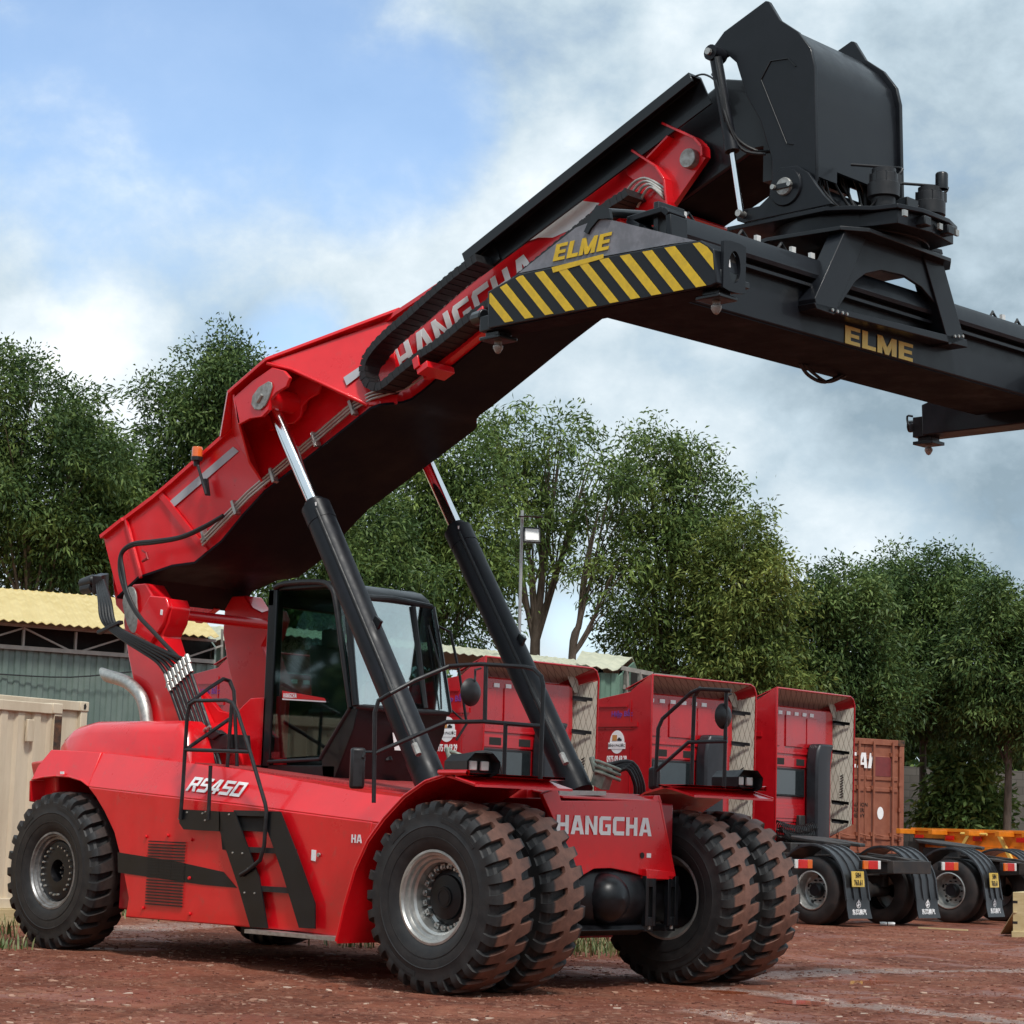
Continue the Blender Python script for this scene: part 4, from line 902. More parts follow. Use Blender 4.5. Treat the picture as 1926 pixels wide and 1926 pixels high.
# hazard stripes on the end face: yellow bars cut to the panel
face2 = [(920, 612), (920, 552), (978, 519), (1112, 491), (1262, 464), (1316, 456), (1339, 470), (1345, 530), (1334, 534)]
edge_t = lambda x: np.interp(x, [920, 978, 1112, 1262, 1316, 1345], [551, 519, 491, 464, 456, 470])
edge_b = lambda x: 615-(x-920)*(615-534)/(1334-920)
def clip(poly, face):
    """the part of poly inside the convex outline face (image-plane survey coordinates)"""
    out = poly
    for i in range(len(face)):
        a, b = face[i], face[(i+1) % len(face)]; ins = lambda p: (b[0]-a[0])*(p[1]-a[1])-(b[1]-a[1])*(p[0]-a[0]) >= 0
        new = []
        for j in range(len(out)):
            p, q = out[j], out[(j+1) % len(out)]
            if ins(p) != ins(q):
                d1 = (b[0]-a[0])*(p[1]-a[1])-(b[1]-a[1])*(p[0]-a[0]); d2 = (b[0]-a[0])*(q[1]-a[1])-(b[1]-a[1])*(q[0]-a[0]); t = d1/(d1-d2); x = (p[0]+(q[0]-p[0])*t, p[1]+(q[1]-p[1])*t)
                new += [x] if ins(p) else [x]
                if not ins(p): new.append(q)
                continue
            if ins(q): new.append(q)
        out = new
        if len(out) < 3: return []
    return out
face2 = [(921, 612), (921, 552), (978, 519), (1112, 491), (1262, 464), (1316, 456), (1340, 470), (1344, 530), (1334, 536)]
mb = MB()
for xt, w in ((905, 18), (940, 18), (970, 18), (1006, 19), (1047, 19), (1088, 19), (1127, 20), (1166, 21), (1208, 21), (1250, 22), (1303, 22), (890, 6)):
    yt = float(edge_t(max(xt, 921))) if xt != 890 else 590
    f_ = lambda x0, y: x0+.80*(y-yt)
    P = clip([(f_(xt, 430), 430), (f_(xt+w, 430), 430), (f_(xt+w, 640), 640), (f_(xt, 640), 640)], face2)
    if len(P) < 3: continue
    mb.slab(SP(P, v=-3.103), sv*-.003)
mb.slab(SP(clip([(1038, 503), (1135, 478), (1135, 486), (1041, 513)], [(0, 0), (2000, 0), (2000, 2000), (0, 2000)]), v=-3.103), sv*-.0045)
hz = sub(mb, 'hazard_stripes', 'yellow', smooth=0)
mb = MB()
o1 = SP([(1040, 492), (1140, 470)], v=-3.085); mb = word('ELME', SP([(1040, 492)], v=-3.065)[0], o1[1]-o1[0], (0, 0, 1), .13, shear=.28, total=.58, depth=.003); sub(mb, 'maker_lettering', 'yellow', smooth=0)
o1 = S(.433, 0, 0); q1, q2 = SP([(1589, 645)], u=.434)[0], SP([(1715, 678)], u=.434)[0]
mb = word('ELME', q1, sv, (0, 0, 1), .15, total=(q2-q1).length, depth=.003); sub(mb, 'maker_lettering', 'gold', smooth=0)
# trapezoid support frames
for sg in (1, -1):
    def T(pxs):
        return [S(sg*.60, (A(*p, X=9.22)-SO).dot(sv), A(*p, X=9.22).z) for p in pxs]
    mb = MB()
    mb.slab(T([(1592, 432), (1632, 440), (1572, 592), (1540, 580), (1537, 560)]), su*(sg*-.17))
    mb.slab(T([(1728, 466), (1762, 474), (1806, 640), (1778, 650)]), su*(sg*-.17))
    mb.slab([p-su*(sg*.02) for p in T([(1625, 440), (1740, 468), (1765, 580), (1745, 556), (1732, 540), (1700, 518), (1660, 508), (1632, 514), (1614, 528), (1600, 550), (1575, 590), (1580, 560)])], su*(sg*-.03))
    mb.slab(T([(1536, 568), (1540, 580), (1812, 655), (1810, 640)]), su*(sg*-.25)); mb.slab(T([(1585, 424), (1590, 432), (1768, 480), (1766, 470)]), su*(sg*-.25))
    sub(mb, 'support_frame', 'greyblack', bevel=.006)
mb = MB()
for x in (1566, 1575, 1584, 1592): q = S(.61, (A(x, 581+(x-1566)*.3, X=9.22)-SO).dot(sv), A(x, 583+(x-1566)*.3, X=9.22).z); mb.lathe([(0, .012), (.013, .012), (.013, 0)], q, axis='x', n=7)
for x in (1786, 1793, 1800): q = S(.61, (A(x, 632, X=9.22)-SO).dot(sv), A(x, 634, X=9.22).z); mb.lathe([(0, .012), (.013, .012), (.013, 0)], q, axis='x', n=7)
for x in (1658, 1668, 1678, 1688, 1698): q = S(.61, (A(x, 452+(x-1658)*.28, X=9.22)-SO).dot(sv), A(x, 455+(x-1658)*.28, X=9.22).z); mb.lathe([(0, .012), (.012, .012), (.012, 0)], q, axis='x', n=7)
sub(mb, 'frame_bolt', 'steel')
# hoses and cables on the beam
mb = MB(); rr = random.random
for k in range(9):
    v = -2.6; pts = []
    while v < 2.7: pts.append(S(.22+.035*(k % 5)+.02*rr(), v, 6.0+.05*rr()+.02*(k % 3))); v += .18
    mb.tube(pts, .009+.005*rr(), 6, smooth=2)
for v in (-2.45, -1.8, -1.3, 1.75, 2.15, 2.5):
    mb.tube([S(.32, v, 6.03), S(.35, v+.05, 6.13), S(.3, v+.14, 6.15), S(.33, v+.22, 6.04)], .012, 6, smooth=4)
sub(mb, 'spreader_cable', 'rubber')
mb = MB()
for v in (-2.5, -1.6, -1.15, -.9, 1.9, 2.3): sbox(mb, (.36, v, 6.06), (.39, v+.05, 6.13))
sub(mb, 'cable_clip', 'plasticwhite')
mb = MB(); mb.tube([S(-.3, -.15, 5.42), S(-.32, .0, 5.34), S(-.3, .2, 5.31), S(-.3, .45, 5.42)], .016, 8, smooth=5); mb.tube([S(-.3, -.1, 5.42), S(-.3, .05, 5.36), S(-.3, .25, 5.32), S(-.3, .5, 5.42)], .014, 8, smooth=5); sub(mb, 'drooping_hose', 'rubber')

# ---- lift cylinders
for sg in (-1, 1):
    base = Vector((4.90, sg*1.0, 1.76)); j = Vector((3.10, sg*.99, 4.485)); d = (j-base).normalized(); topp = Vector((2.36, sg*1.0, 5.60))
    mb = MB(); mb.tube([base, j-d*.06], .143, 32); mb.tube([base-d*.02, base+d*.28], .152, 32); mb.tube([j-d*.05, j+d*.02], .10, 28); mb.tube([j-d*.24, j-d*.04], .148, 32)
    mb.tube([base+d*.5+Vector((.14, 0, .08)), base+d*1.2+Vector((.14, 0, .08))], .012, 8) if 0 else None
    lc = bld(mb, 'lift_cylinder', M['cyl']); lc.matrix_parent_inverse = Matrix.Translation((-3, 0, 0))
    def csub(mb, name, m, **k):
        o = mb.build(name, M[m], None, **k)
        for q in [o]+SIB.get(o.name, []): q.parent = lc
        return o
    mb = MB(); mb.tube([j-d*.02, topp], .071, 28); csub(mb, 'cylinder_rod', 'chrome')
    mb = MB(); mb.tube([topp-d*.03, topp+d*.2], .09, 24); csub(mb, 'rod_eye', 'black')
    nrm = Vector((.55, -.75, .36)).normalized(); side = Vector((.3, -1 if sg < 0 else -1, .2)).normalized()
    off = Vector((.08, -.12, .05))
    mb = MB(); a = j-d*.15; mb.tube([a+off, a-d*1.6+off, base+d*1.15+off], .016, 8); mb.tube([base+d*1.15+off, base+d*.85+off*1.25, base+d*.5+off*1.5, base+d*.25+off*1.6], .022, 8, smooth=4); csub(mb, 'cylinder_pipe', 'rubber')
    mb = MB(); mb.tube([base+d*1.02+off*1.05, base+d*.9+off*1.15], .024, 10); mb.tube([base+d*.34+off*1.52, base+d*.22+off*1.6], .03, 10); csub(mb, 'hose_coupling', 'pinplate')
    mb = MB(); m_ = base+(j-base)*.52+Vector((.13, -.02, .09)); mb.box(m_, (.10, .03, .10), Matrix.Rotation(R(-57), 3, 'Y')); csub(mb, 'pipe_bracket', 'black')
    mb = MB(); m_ = j-d*.03+Vector((.10, -.1, .0)); mb.box(m_, (.07, .01, .035), Matrix.Rotation(R(-20), 3, 'Z')); csub(mb, 'cylinder_sticker', 'white')
    # valve block with pipes at the foot
    c = Vector((5.10, sg*1.0+.12, 1.88)); mb = MB(); mb.box(c, (.16, .12, .15), Matrix.Rotation(R(20), 3, 'Y')); mb.box(c+Vector((.03, .03, .10)), (.09, .08, .08), Matrix.Rotation(R(-25), 3, 'Y')); mb.tube([c+Vector((-.08, 0, .08)), c+Vector((-.14, 0, .22))], .03, 8)
    for k in range(3): mb.tube([c+Vector((-.06, .02+.04*k, .02+.05*k)), c+Vector((-.0, -.09, .08+.05*k)), c+Vector((.1, -.06, .05+.05*k)), c+Vector((.15, .10, .0+.05*k))], .018, 8, smooth=4)
    bld(mb, 'cylinder_valve', M.setdefault('valve', mat('pale green valve body', (.24, .28, .23), .45, var=.3, nscale=14)), bevel=.01)
    mb = MB()
    for k in range(4): mb.tube([c+Vector((.0, .08, .05*k)), c+Vector((.12, .22+.03*k, .12+.02*k)), c+Vector((.16, .32+.04*k, -.05)), c+Vector((.1, .36+.04*k, -.25))], .022, 8, smooth=4)
    bld(mb, 'valve_hose', M['rubber'])

# ---- cab
cy = .62
cab = MB()
side = [(2.05, 1.88), (2.05, 3.66), (2.10, 3.74), (2.20, 3.78), (2.85, 3.78), (3.02, 3.75), (3.13, 3.68), (3.20, 3.56), (3.44, 2.52), (3.42, 2.3), (3.15, 1.88)]
roof = side[1:8]
cab.loft([[(x, -cy+.02, z), (x, cy-.02, z), (x, cy-.02, z-.07), (x, -cy+.02, z-.07)] for x, z in roof])
cab.prism([(2.98, 1.80), (3.15, 1.80), (3.40, 2.3), (3.44, 2.50), (3.32, 2.50), (2.93, 2.06)], 'y', -cy, cy)
cab.bb((1.95, -cy, 1.80), (3.15, cy, 1.94)); cab.bb((1.9, -.55, 1.66), (3.0, .55, 1.8)); cab.bb((2.03, -cy, 1.9), (2.16, -cy+.10, 3.72)); cab.bb((2.03, cy-.1, 1.9), (2.16, cy, 3.72)); cab.bb((2.03, -cy, 1.9), (2.07, cy, 2.62)); cab.bb((2.03, -cy, 3.55), (2.12, cy, 3.72))
cabo = bld(cab, 'cab', M['black'], bevel=.01); cabo.matrix_parent_inverse = Matrix.Translation((-3, 0, 0))
def cs(mb, name, m, **k):
    o = mb.build(name, M[m], None, **k)
    for q in [o]+SIB.get(o.name, []): q.parent = cabo
    return o
for sg in (-1, 1):
    mb = MB(); mb.tube([(2.12, sg*cy, 3.74), (2.3, sg*cy, 3.775), (2.8, sg*cy, 3.765), (2.98, sg*cy, 3.70), (3.06, sg*cy, 3.56), (3.18, sg*cy, 3.1), (3.34, sg*(cy+.0), 2.50)], .028, 10, smooth=4)
    mb.tube([(3.34, sg*cy, 2.50), (3.14, sg*cy, 2.26), (2.93, sg*cy, 2.0)], .02, 8); mb.tube([(2.93, sg*cy, 2.0), (2.15, sg*cy, 1.97)], .02, 8)
    cs(mb, 'door_frame', 'plastic')
    mb = MB(); mb.tube([(3.19, sg*(cy-.03), 3.60), (3.31, sg*(cy-.0), 3.1), (3.44, sg*(cy+.02), 2.52)], .035, 10); cs(mb, 'front_pillar', 'black')
    mb = MB(); mb.slab([(2.16, sg*(cy-.015), 2.0), (2.93, sg*(cy-.015), 2.04), (3.31, sg*(cy-.015), 2.5), (3.05, sg*(cy-.015), 3.55), (2.95, sg*(cy-.015), 3.68), (2.16, sg*(cy-.015), 3.7)], (0, .006, 0)); cs(mb, 'door_glass', 'glass', smooth=0)
    mb = MB(); mb.slab([(3.33, sg*(cy-.01), 2.52), (3.43, sg*cy, 2.54), (3.20, sg*(cy-.03), 3.56), (3.09, sg*(cy-.01), 3.5)], (0, .005, 0)); cs(mb, 'corner_glass', 'glass', smooth=0)
mb = MB(); mb.tube([(3.19, -.58, 3.60), (3.22, 0, 3.63), (3.19, .58, 3.60)], .035, 10); mb.tube([(3.43, -.64, 2.52), (3.47, 0, 2.50), (3.43, .64, 2.52)], .03, 10); cs(mb, 'front_frame', 'plastic')
mb = MB(); g0 = [(3.455, y, 2.53) for y in (-.62, -.3, 0, .3, .62)]; g1_ = [(3.215, y, 3.59) for y in (-.56, -.28, 0, .28, .56)]
for i in range(4): mb.slab([g0[i], g0[i+1], g1_[i+1], g1_[i]], (.004, 0, .001))
cs(mb, 'windscreen', 'frontglass', smooth=60)
mb = MB(); mb.slab([(2.045, -.55, 2.62), (2.045, .55, 2.62), (2.045, .55, 3.56), (2.045, -.55, 3.56)], (.006, 0, 0)); cs(mb, 'rear_glass', 'glass')
mb = MB(); mb.tube([(3.44, .30, 2.55), (3.23, .28, 3.58)], .03, 8); mb.tube([(3.47, .5, 2.55), (3.40, .52, 3.0), (3.27, .47, 3.4)], .01, 6); cs(mb, 'windscreen_wiper', 'plastic')
mb = MB(); mb.tube([(3.2, .66, 3.42), (3.3, .76, 3.36), (3.42, .80, 2.9), (3.52, .82, 2.42), (3.5, .70, 2.25)], .014, 8); mb.tube([(3.42, .70, 2.55), (3.52, .82, 2.42)], .01, 8); cs(mb, 'grab_handle', 'plastic')
mb = MB(); mb.bb((2.3, -.27, 2.0), (2.85, .27, 2.35)); mb.box((2.38, 0, 2.75), (.14, .5, .85), Matrix.Rotation(R(-8), 3, 'Y')); mb.bb((2.3, -.13, 3.15), (2.42, .13, 3.35)); mb.bb((2.4, .28, 2.45), (2.8, .36, 2.52)); mb.bb((2.4, -.36, 2.45), (2.8, -.28, 2.52)); cs(mb, 'driver_seat', 'seat', bevel=.04)
mb = MB(); mb.tube([(3.25, 0, 2.0), (3.0, 0, 2.62)], .05, 10); mb.bb((3.05, -.4, 2.35), (3.3, .4, 2.6)); mb.tube([(2.97+.0*math.cos(t)+.09*math.sin(t), .2*math.cos(t), 2.68+.17*math.sin(t)) for t in [2*math.pi*k/20 for k in range(21)]], .015, 8); cs(mb, 'steering_column', 'plastic', bevel=.01)
mb = MB(); plate([(531, 1299), (610, 1313), (613, 1318), (531, 1313)], -cy-.004, .003, mb=mb); cs(mb, 'door_sticker', 'red')
mb = MB(); plate([(531, 1313.5), (613, 1318.5), (613, 1321), (531, 1316)], -cy-.004, .003, mb=mb)
q = A(533, 1312, Y=-cy-.006); word('HANGCHA', q, (1, 0, -.03), (0, 0, 1), .045, total=.2, depth=.002, mb=mb); cs(mb, 'door_lettering', 'white', smooth=0)
mb = MB(); q = A(729, 1368, X=3.42); mb.slab(px([(738, 1378), (766, 1388), (766, 1412), (742, 1411)], X=3.40), (.004, 0, 0)); cs(mb, 'front_sticker', 'white')
# hydraulic hoses on the tower
def hose(pts, Y, r=.022, name='tower_hose', m='rubber', ys=None):
    mb = MB(); mb.tube([A(*p, Y=(ys[i] if ys else Y)) for i, p in enumerate(pts)], r, 8, smooth=5); return mb
mb = MB()
for k in range(2):
    mb.tube([A(420, 970, Y=-.80), A(385, 990+2*k, Y=-.85), A(340, 1010+2*k, Y=-.9), A(290, 1018+3*k, Y=-.95), A(250, 1023+3*k, Y=-.98), A(229, 1040+2*k, Y=-1.0), A(226+6*k, 1075, Y=-1.0), A(237+3*k, 1115, Y=-1.0), A(258+2*k, 1155, Y=-1.0), A(290, 1190, Y=-.98), A(318, 1220, Y=-.95), A(338, 1240, Y=-.93)], .024-.004*k, 9, smooth=6)
for k in range(5):
    x = 186+k*4
    mb.tube([A(182+k*3, 1092, Y=-.75), A(187+k*5, 1130, Y=-.95), A(190+k*6, 1160+k*2, Y=-1.0), A(203+k*6, 1180+k, Y=-1.0), A(235+k*4, 1205-k*2, Y=-1.0), A(262+k*6, 1222-k*2, Y=-.98), A(296+k*8, 1245-k*3, Y=-.95), A(314+k*7, 1270-k*8, Y=-.93)], .021, 8, smooth=5)
bld(mb, 'tower_hose', M['rubber'])
mb = MB()
for k in range(7):
    a = A(318+k*6.5, 1290-k*5, Y=-.92); b = A(362+k*7, 1415-k*3, Y=-.92); c = A(385+k*5, 1442, Y=-.92); mb.tube([a, b, c], .020, 8)
bld(mb, 'tower_hose', M['rubber'])
mb = MB()
for k in range(7):
    for j_ in (0, 1):
        a = A(312+k*6.5+j_*4, 1268-k*6+j_*17, Y=-.93); b = A(317+k*6.5+j_*4, 1283-k*6+j_*17, Y=-.93); mb.tube([a, b], .026, 8)
mb.tube([A(312, 1293, Y=-.94), A(355, 1245, Y=-.94)], .012, 6)
bld(mb, 'hose_fitting', M['steel'])
mb = MB(); mb.bar(A(186, 1190, Y=-1.0), A(228, 1170, Y=-1.0), .06, .04); mb.bar(A(182, 1100, Y=-.8), A(196, 1095, Y=-.5), .1, .2); mb.tube([A(155, 1098, Y=-.7), A(175, 1092, Y=-.7), A(196, 1090, Y=-.6)], .06, 12); mb.tube([A(157, 1108, Y=-.7), A(175, 1104, Y=-.7)], .06, 12); bld(mb, 'hose_guide', M['plastic'], bevel=.006)
mb = MB(); mb.slab(px([(385, 1390), (428, 1380), (430, 1408), (392, 1410)], Y=-.95), (0, .3, 0)); mb.slab(px([(404, 1372), (415, 1380), (398, 1392), (388, 1385)], Y=-.98), (0, .1, 0)); bld(mb, 'hose_manifold', M['plastic'], bevel=.01)
mb = MB()
for p in [(375, 1383), (383, 1376), (366, 1393), (390, 1372)]: mb.tube([A(*p, Y=-1.0), A(p[0]+5, p[1]-6, Y=-1.0)], .018, 8)
bld(mb, 'hose_fitting', M['steel'])
mb = MB(); mb.tube([A(268, 1035, Y=-.85), A(276, 1040, Y=-.85), A(278, 1050, Y=-.85), A(268, 1056, Y=-.85)], .014, 8); bld(mb, 'hose_hook', M['darkred'])
# beacon
mb = MB(); a, b = A(388, 930, Y=-.80), A(370, 868, Y=-.82); mb.tube([a, b], .016, 10); mb.slab(px([(380, 900), (388, 900), (392, 932), (386, 932)], Y=-.78), (0, .03, 0)); mb.lathe([(.03, b.z-.05), (.035, b.z), (.062, b.z+.01), (.062, b.z+.05)], (b.x, b.y, 0), axis='z', n=20, cap=True); bcn = bld(mb, 'beacon', M['plastic'])
bcn.matrix_parent_inverse = Matrix.Translation((-3, 0, 0))
mb = MB(); mb.lathe([(.056, b.z+.05), (.056, b.z+.14), (.05, b.z+.155), (0, b.z+.16)], (b.x, b.y, 0), axis='z', n=20); o = mb.build('beacon_lens', M['orange_lens']); o.parent = bcn
# railings on the front platforms
r1 = [A(703, 1510, Y=-1.95), A(705, 1340, Y=-1.95), A(712, 1318, Y=-1.93), A(735, 1304, Y=-1.9), A(780, 1280, Y=-1.7), A(845, 1253, Y=-1.45), A(905, 1249, Y=-1.38), A(985, 1254, Y=-1.31), A(1004, 1258, Y=-1.31), A(1018, 1272, Y=-1.31), A(1022, 1290, Y=-1.31), A(1016, 1465, Y=-1.31)]
r2 = [A(703, 1418, Y=-1.95), A(840, 1358, Y=-1.45), A(910, 1357, Y=-1.38), A(1018, 1366, Y=-1.31)]
r3 = [A(914, 1251, Y=-1.37), A(912, 1357, Y=-1.37)]; r4 = [A(951, 1360, Y=-1.36), A(948, 1460, Y=-1.36)]
rail('platform_rail', [r1, r2, r3, r4], .019)
r1 = [A(1232, 1478, Y=1.3), A(1238, 1370, Y=1.3), A(1246, 1352, Y=1.32), A(1300, 1303, Y=1.36), A(1316, 1296, Y=1.38), A(1375, 1299, Y=1.5)]
r2 = [A(1300, 1482, Y=1.4), A(1306, 1310, Y=1.4), A(1318, 1293, Y=1.4)]; r3 = [A(1234, 1450, Y=1.3), A(1295, 1396, Y=1.36), A(1368, 1394, Y=1.5)]; r4 = [A(1362, 1484, Y=1.5), A(1366, 1302, Y=1.5)]
rail('platform_rail', [r1, r2, r3, r4], .019)
# mirrors
mb = MB(); q = A(672, 1445, Y=-2.0); mb.box(q, (.10, .13, .36), Matrix.Rotation(R(-35), 3, 'Z')); mir = bld(mb, 'side_mirror', M['plastic'], bevel=.025)
mb = MB(); mb.tube([A(703, 1415, Y=-1.95), A(688, 1415, Y=-1.97), A(682, 1425, Y=-2.0)], .014, 8); bld(mb, 'mirror_arm', M['plastic'])
mb = MB(); q = A(1231, 1464, Y=1.35); mb.box(q, (.10, .10, .22)); bld(mb, 'side_mirror', M['plastic'], bevel=.03)
for q, y in ((A(885, 1302, Y=-1.4), -1.4), (A(1360, 1347, Y=1.5), 1.5)):
    mb = MB(); mb.lathe([(0, .05), (.06, .045), (.11, .02), (.125, 0), (.118, -.01), (0, -.01)], q, axis='x', n=28); mb.tube([q+Vector((.03, .02, .1)), q+Vector((.0, .05, .2)), q+Vector((0, .12, .22))], .01, 8); bld(mb, 'round_mirror', M['plastic'])
# work lamps
for sg in (-1, 1):
    q = Vector((6.30, sg*1.83, 1.91)); mb = MB(); h = .10
    ring = [(-.09, -.10), (.05, -.10), (.11, -.06), (.12, .03), (.06, .10), (-.09, .10), (-.15, .03), (-.15, -.06)]
    Rz = Matrix.Rotation(R(-12 if sg < 0 else -8), 3, 'Z')
    f = lambda x, y, z: q+Rz @ Vector((x, y*1.25, z))
    mb.loft([[f(-.28, a*.9, b*.9) for a, b in ring], [f(.10, a, b) for a, b in ring]], cap=False); mb.loft([[f(-.28, a*.88, b*.88) for a, b in ring], [f(.10, a*.93, b*.93) for a, b in ring]], cap=False)
    mb.slab([f(-.02, a*.92, b*.92) for a, b in ring], Rz @ Vector((.01, 0, 0)))
    lamp = bld(mb, 'work_lamp', M['plastic'], smooth=20); lamp.matrix_parent_inverse = Matrix.Translation((-3, 0, 0))
    for k, yy in enumerate((-.062, .035)):
        mb = MB(); mb.slab([f(.03, yy+a, b) for a, b in ((-.032, -.045), (.032, -.045), (.032, .035), (-.032, .035))], Rz @ Vector((-.03, 0, 0))); o = mb.build('lamp_lens', M['lens'], bevel=.008); o.parent = lamp
# ================================================================== GROUND
def ground_z(x, y):
    n = noise.noise(Vector((x*.35, y*.35, 1.3)))*.035+noise.noise(Vector((x*1.3, y*1.3, 7.1)))*.022+noise.noise(Vector((x*4.1, y*4.1, 2.2)))*.014+noise.noise(Vector((x*9.1, y*9.1, 4.2)))*.006
    # calm under the machine's tyres
    for wx, wy in ((6.02, -1.5), (6.02, 1.5), (0, -1.44), (0, 1.44), (-1.6, 14.4), (-1.6, 16), (-1.6, 18), (-1.6, 20)):
        d2 = (x-wx)**2+(y-wy)**2; n *= 1-math.exp(-d2/1.4)
    p = wet(x, y)
    return n-.004-.012*p+.004
def seg(x, y, ax, ay, bx, by):
    vx, vy = bx-ax, by-ay; t = max(0, min(1, ((x-ax)*vx+(y-ay)*vy)/(vx*vx+vy*vy))); return math.hypot(x-ax-t*vx, y-ay-t*vy)
def LV(pts, r): 
    q = [A(*p, Z=0) for p in pts]; return [(a.x, a.y, b.x, b.y, r) for a, b in zip(q, q[1:])]
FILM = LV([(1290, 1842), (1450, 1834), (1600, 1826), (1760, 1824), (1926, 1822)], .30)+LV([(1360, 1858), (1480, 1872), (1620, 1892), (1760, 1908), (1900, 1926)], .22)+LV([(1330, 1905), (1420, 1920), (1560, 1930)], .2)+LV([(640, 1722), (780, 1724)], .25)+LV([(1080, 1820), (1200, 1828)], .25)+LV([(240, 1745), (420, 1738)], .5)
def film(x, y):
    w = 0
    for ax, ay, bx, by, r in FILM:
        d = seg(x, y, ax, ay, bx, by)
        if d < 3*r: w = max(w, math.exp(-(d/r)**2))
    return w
_p = LV([(1340, 1860), (1420, 1868), (1510, 1882)], .24)+LV([(1430, 1918), (1540, 1924)], .17)+LV([(1560, 1846), (1700, 1842)], .2)
WETS = _p
def wet(x, y):
    w = 0
    for ax, ay, bx, by, r in WETS:
        d = seg(x, y, ax, ay, bx, by); w = max(w, math.exp(-(d/r)**2))
    return w
def axis(lo, hi, d0, d1, step, far):
    a = list(np.arange(d0, d1, step)); x = d1; s = step
    while x < hi: a.append(x); s *= 1.22; x += s
    x = d0; s = step; b = []
    while x > lo: s *= 1.22; x -= s; b.append(x)
    return b[::-1]+a+[hi]
xs = axis(-700, 700, -4, 12.5, .085, 1); ys = axis(-700, 900, -8.5, 12, .085, 1)
gv = []; nx, ny = len(xs), len(ys)
for yv in ys:
    for xv in xs:
        near = -14 < xv < 22 and -16 < yv < 30
        gv.append((xv, yv, ground_z(xv, yv) if near else -.006))
gf = [(j*nx+i, j*nx+i+1, (j+1)*nx+i+1, (j+1)*nx+i) for j in range(ny-1) for i in range(nx-1)]
m, t, p = newmat('wet red laterite mud')
L = t.links.new
tc = N(t, 'ShaderNodeTexCoord')
def nz(scale, det=8, rough=.65, sc=None, dist=0):
    mp = N(t, 'ShaderNodeMapping'); L(tc.outputs['Object'], mp.inputs[0])
    if sc: mp.inputs['Scale'].default_value = sc
    n = N(t, 'ShaderNodeTexNoise'); n.inputs['Scale'].default_value = scale; n.inputs['Detail'].default_value = det; n.inputs['Roughness'].default_value = rough; n.inputs['Distortion'].default_value = dist; L(mp.outputs[0], n.inputs['Vector']); return n.outputs['Fac']
def ramp(f, stops):
    r = N(t, 'ShaderNodeValToRGB'); L(f, r.inputs[0]); e = r.color_ramp.elements
    e[0].position, e[0].color = stops[0][0], (*stops[0][1], 1); e[1].position, e[1].color = stops[-1][0], (*stops[-1][1], 1)
    for q, c in stops[1:-1]: x = e.new(q); x.color = (*c, 1)
    return r.outputs[0]
def mixc(f, a, b):
    x = N(t, 'ShaderNodeMix', data_type='RGBA'); L(f, x.inputs[0]); L(a, x.inputs[6]); L(b, x.inputs[7]); return x.outputs[2]
def mrange(f, a, b, c=0., d=1.):
    x = N(t, 'ShaderNodeMapRange'); x.inputs[1].default_value = a; x.inputs[2].default_value = b; x.inputs[3].default_value = c; x.inputs[4].default_value = d; L(f, x.inputs[0]); return x.outputs[0]
base = ramp(nz(.5, 10, .7, dist=.4), [(.34, (.12, .030, .015)), (.47, (.25, .068, .034)), (.60, (.38, .135, .075)), (.72, (.46, .23, .155))])
chips = ramp(nz(13, 8, .72), [(.40, (.08, .022, .014)), (.51, (.25, .085, .05)), (.60, (.44, .23, .155)), (.70, (.58, .40, .31))])
c1 = mixc(mrange(nz(2.1, 8, .7), .42, .62, .15, .75), base, chips)
wetn = nz(.75, 7, .6, (1, 1, 1), .6)
wm = mrange(wetn, .53, .60)
c2 = mixc(mrange(wetn, .52, .60, 0, .55), c1, ramp(wetn, [(0, (.12, .035, .02)), (1, (.16, .05, .03))]))
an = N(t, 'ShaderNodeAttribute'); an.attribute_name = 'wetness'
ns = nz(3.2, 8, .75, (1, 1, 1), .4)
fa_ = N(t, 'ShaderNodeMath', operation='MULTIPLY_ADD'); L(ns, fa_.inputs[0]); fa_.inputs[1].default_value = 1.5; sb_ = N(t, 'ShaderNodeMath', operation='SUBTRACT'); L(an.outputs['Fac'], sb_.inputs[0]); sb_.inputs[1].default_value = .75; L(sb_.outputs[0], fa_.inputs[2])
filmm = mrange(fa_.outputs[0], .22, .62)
sheen = ramp(nz(26, 9, .8), [(.38, (.24, .085, .05)), (.50, (.40, .24, .19)), (.60, (.56, .44, .40)), (.72, (.66, .60, .57))])  # pale streaks: sky sheen on the wet mud painted into the base colour
c2 = mixc(filmm, c2, sheen)
L(c2, p.inputs['Base Color'])
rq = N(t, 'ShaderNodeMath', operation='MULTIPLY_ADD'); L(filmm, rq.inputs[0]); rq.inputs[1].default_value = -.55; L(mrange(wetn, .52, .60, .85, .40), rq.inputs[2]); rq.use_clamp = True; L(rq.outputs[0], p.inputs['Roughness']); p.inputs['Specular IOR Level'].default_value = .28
h = N(t, 'ShaderNodeMath', operation='ADD'); L(nz(9, 10, .75), h.inputs[0]); L(nz(36, 8, .7), h.inputs[1])
bp = N(t, 'ShaderNodeBump'); bp.inputs['Distance'].default_value = .05; L(mrange(wetn, .50, .60, .9, .25), bp.inputs['Strength']); L(h.outputs[0], bp.inputs['Height']); L(bp.outputs[0], p.inputs['Normal'])
gm = m
mb = MB(); mb.v = gv; mb.f = gf; mb.m = [0]*len(gf)
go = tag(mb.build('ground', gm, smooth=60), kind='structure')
at_ = go.data.attributes.new('wetness', 'FLOAT', 'POINT'); at_.data.foreach_set('value', [film(v[0], v[1]) if -6 < v[0] < 13 and -9 < v[1] < 13 else 0. for v in gv])
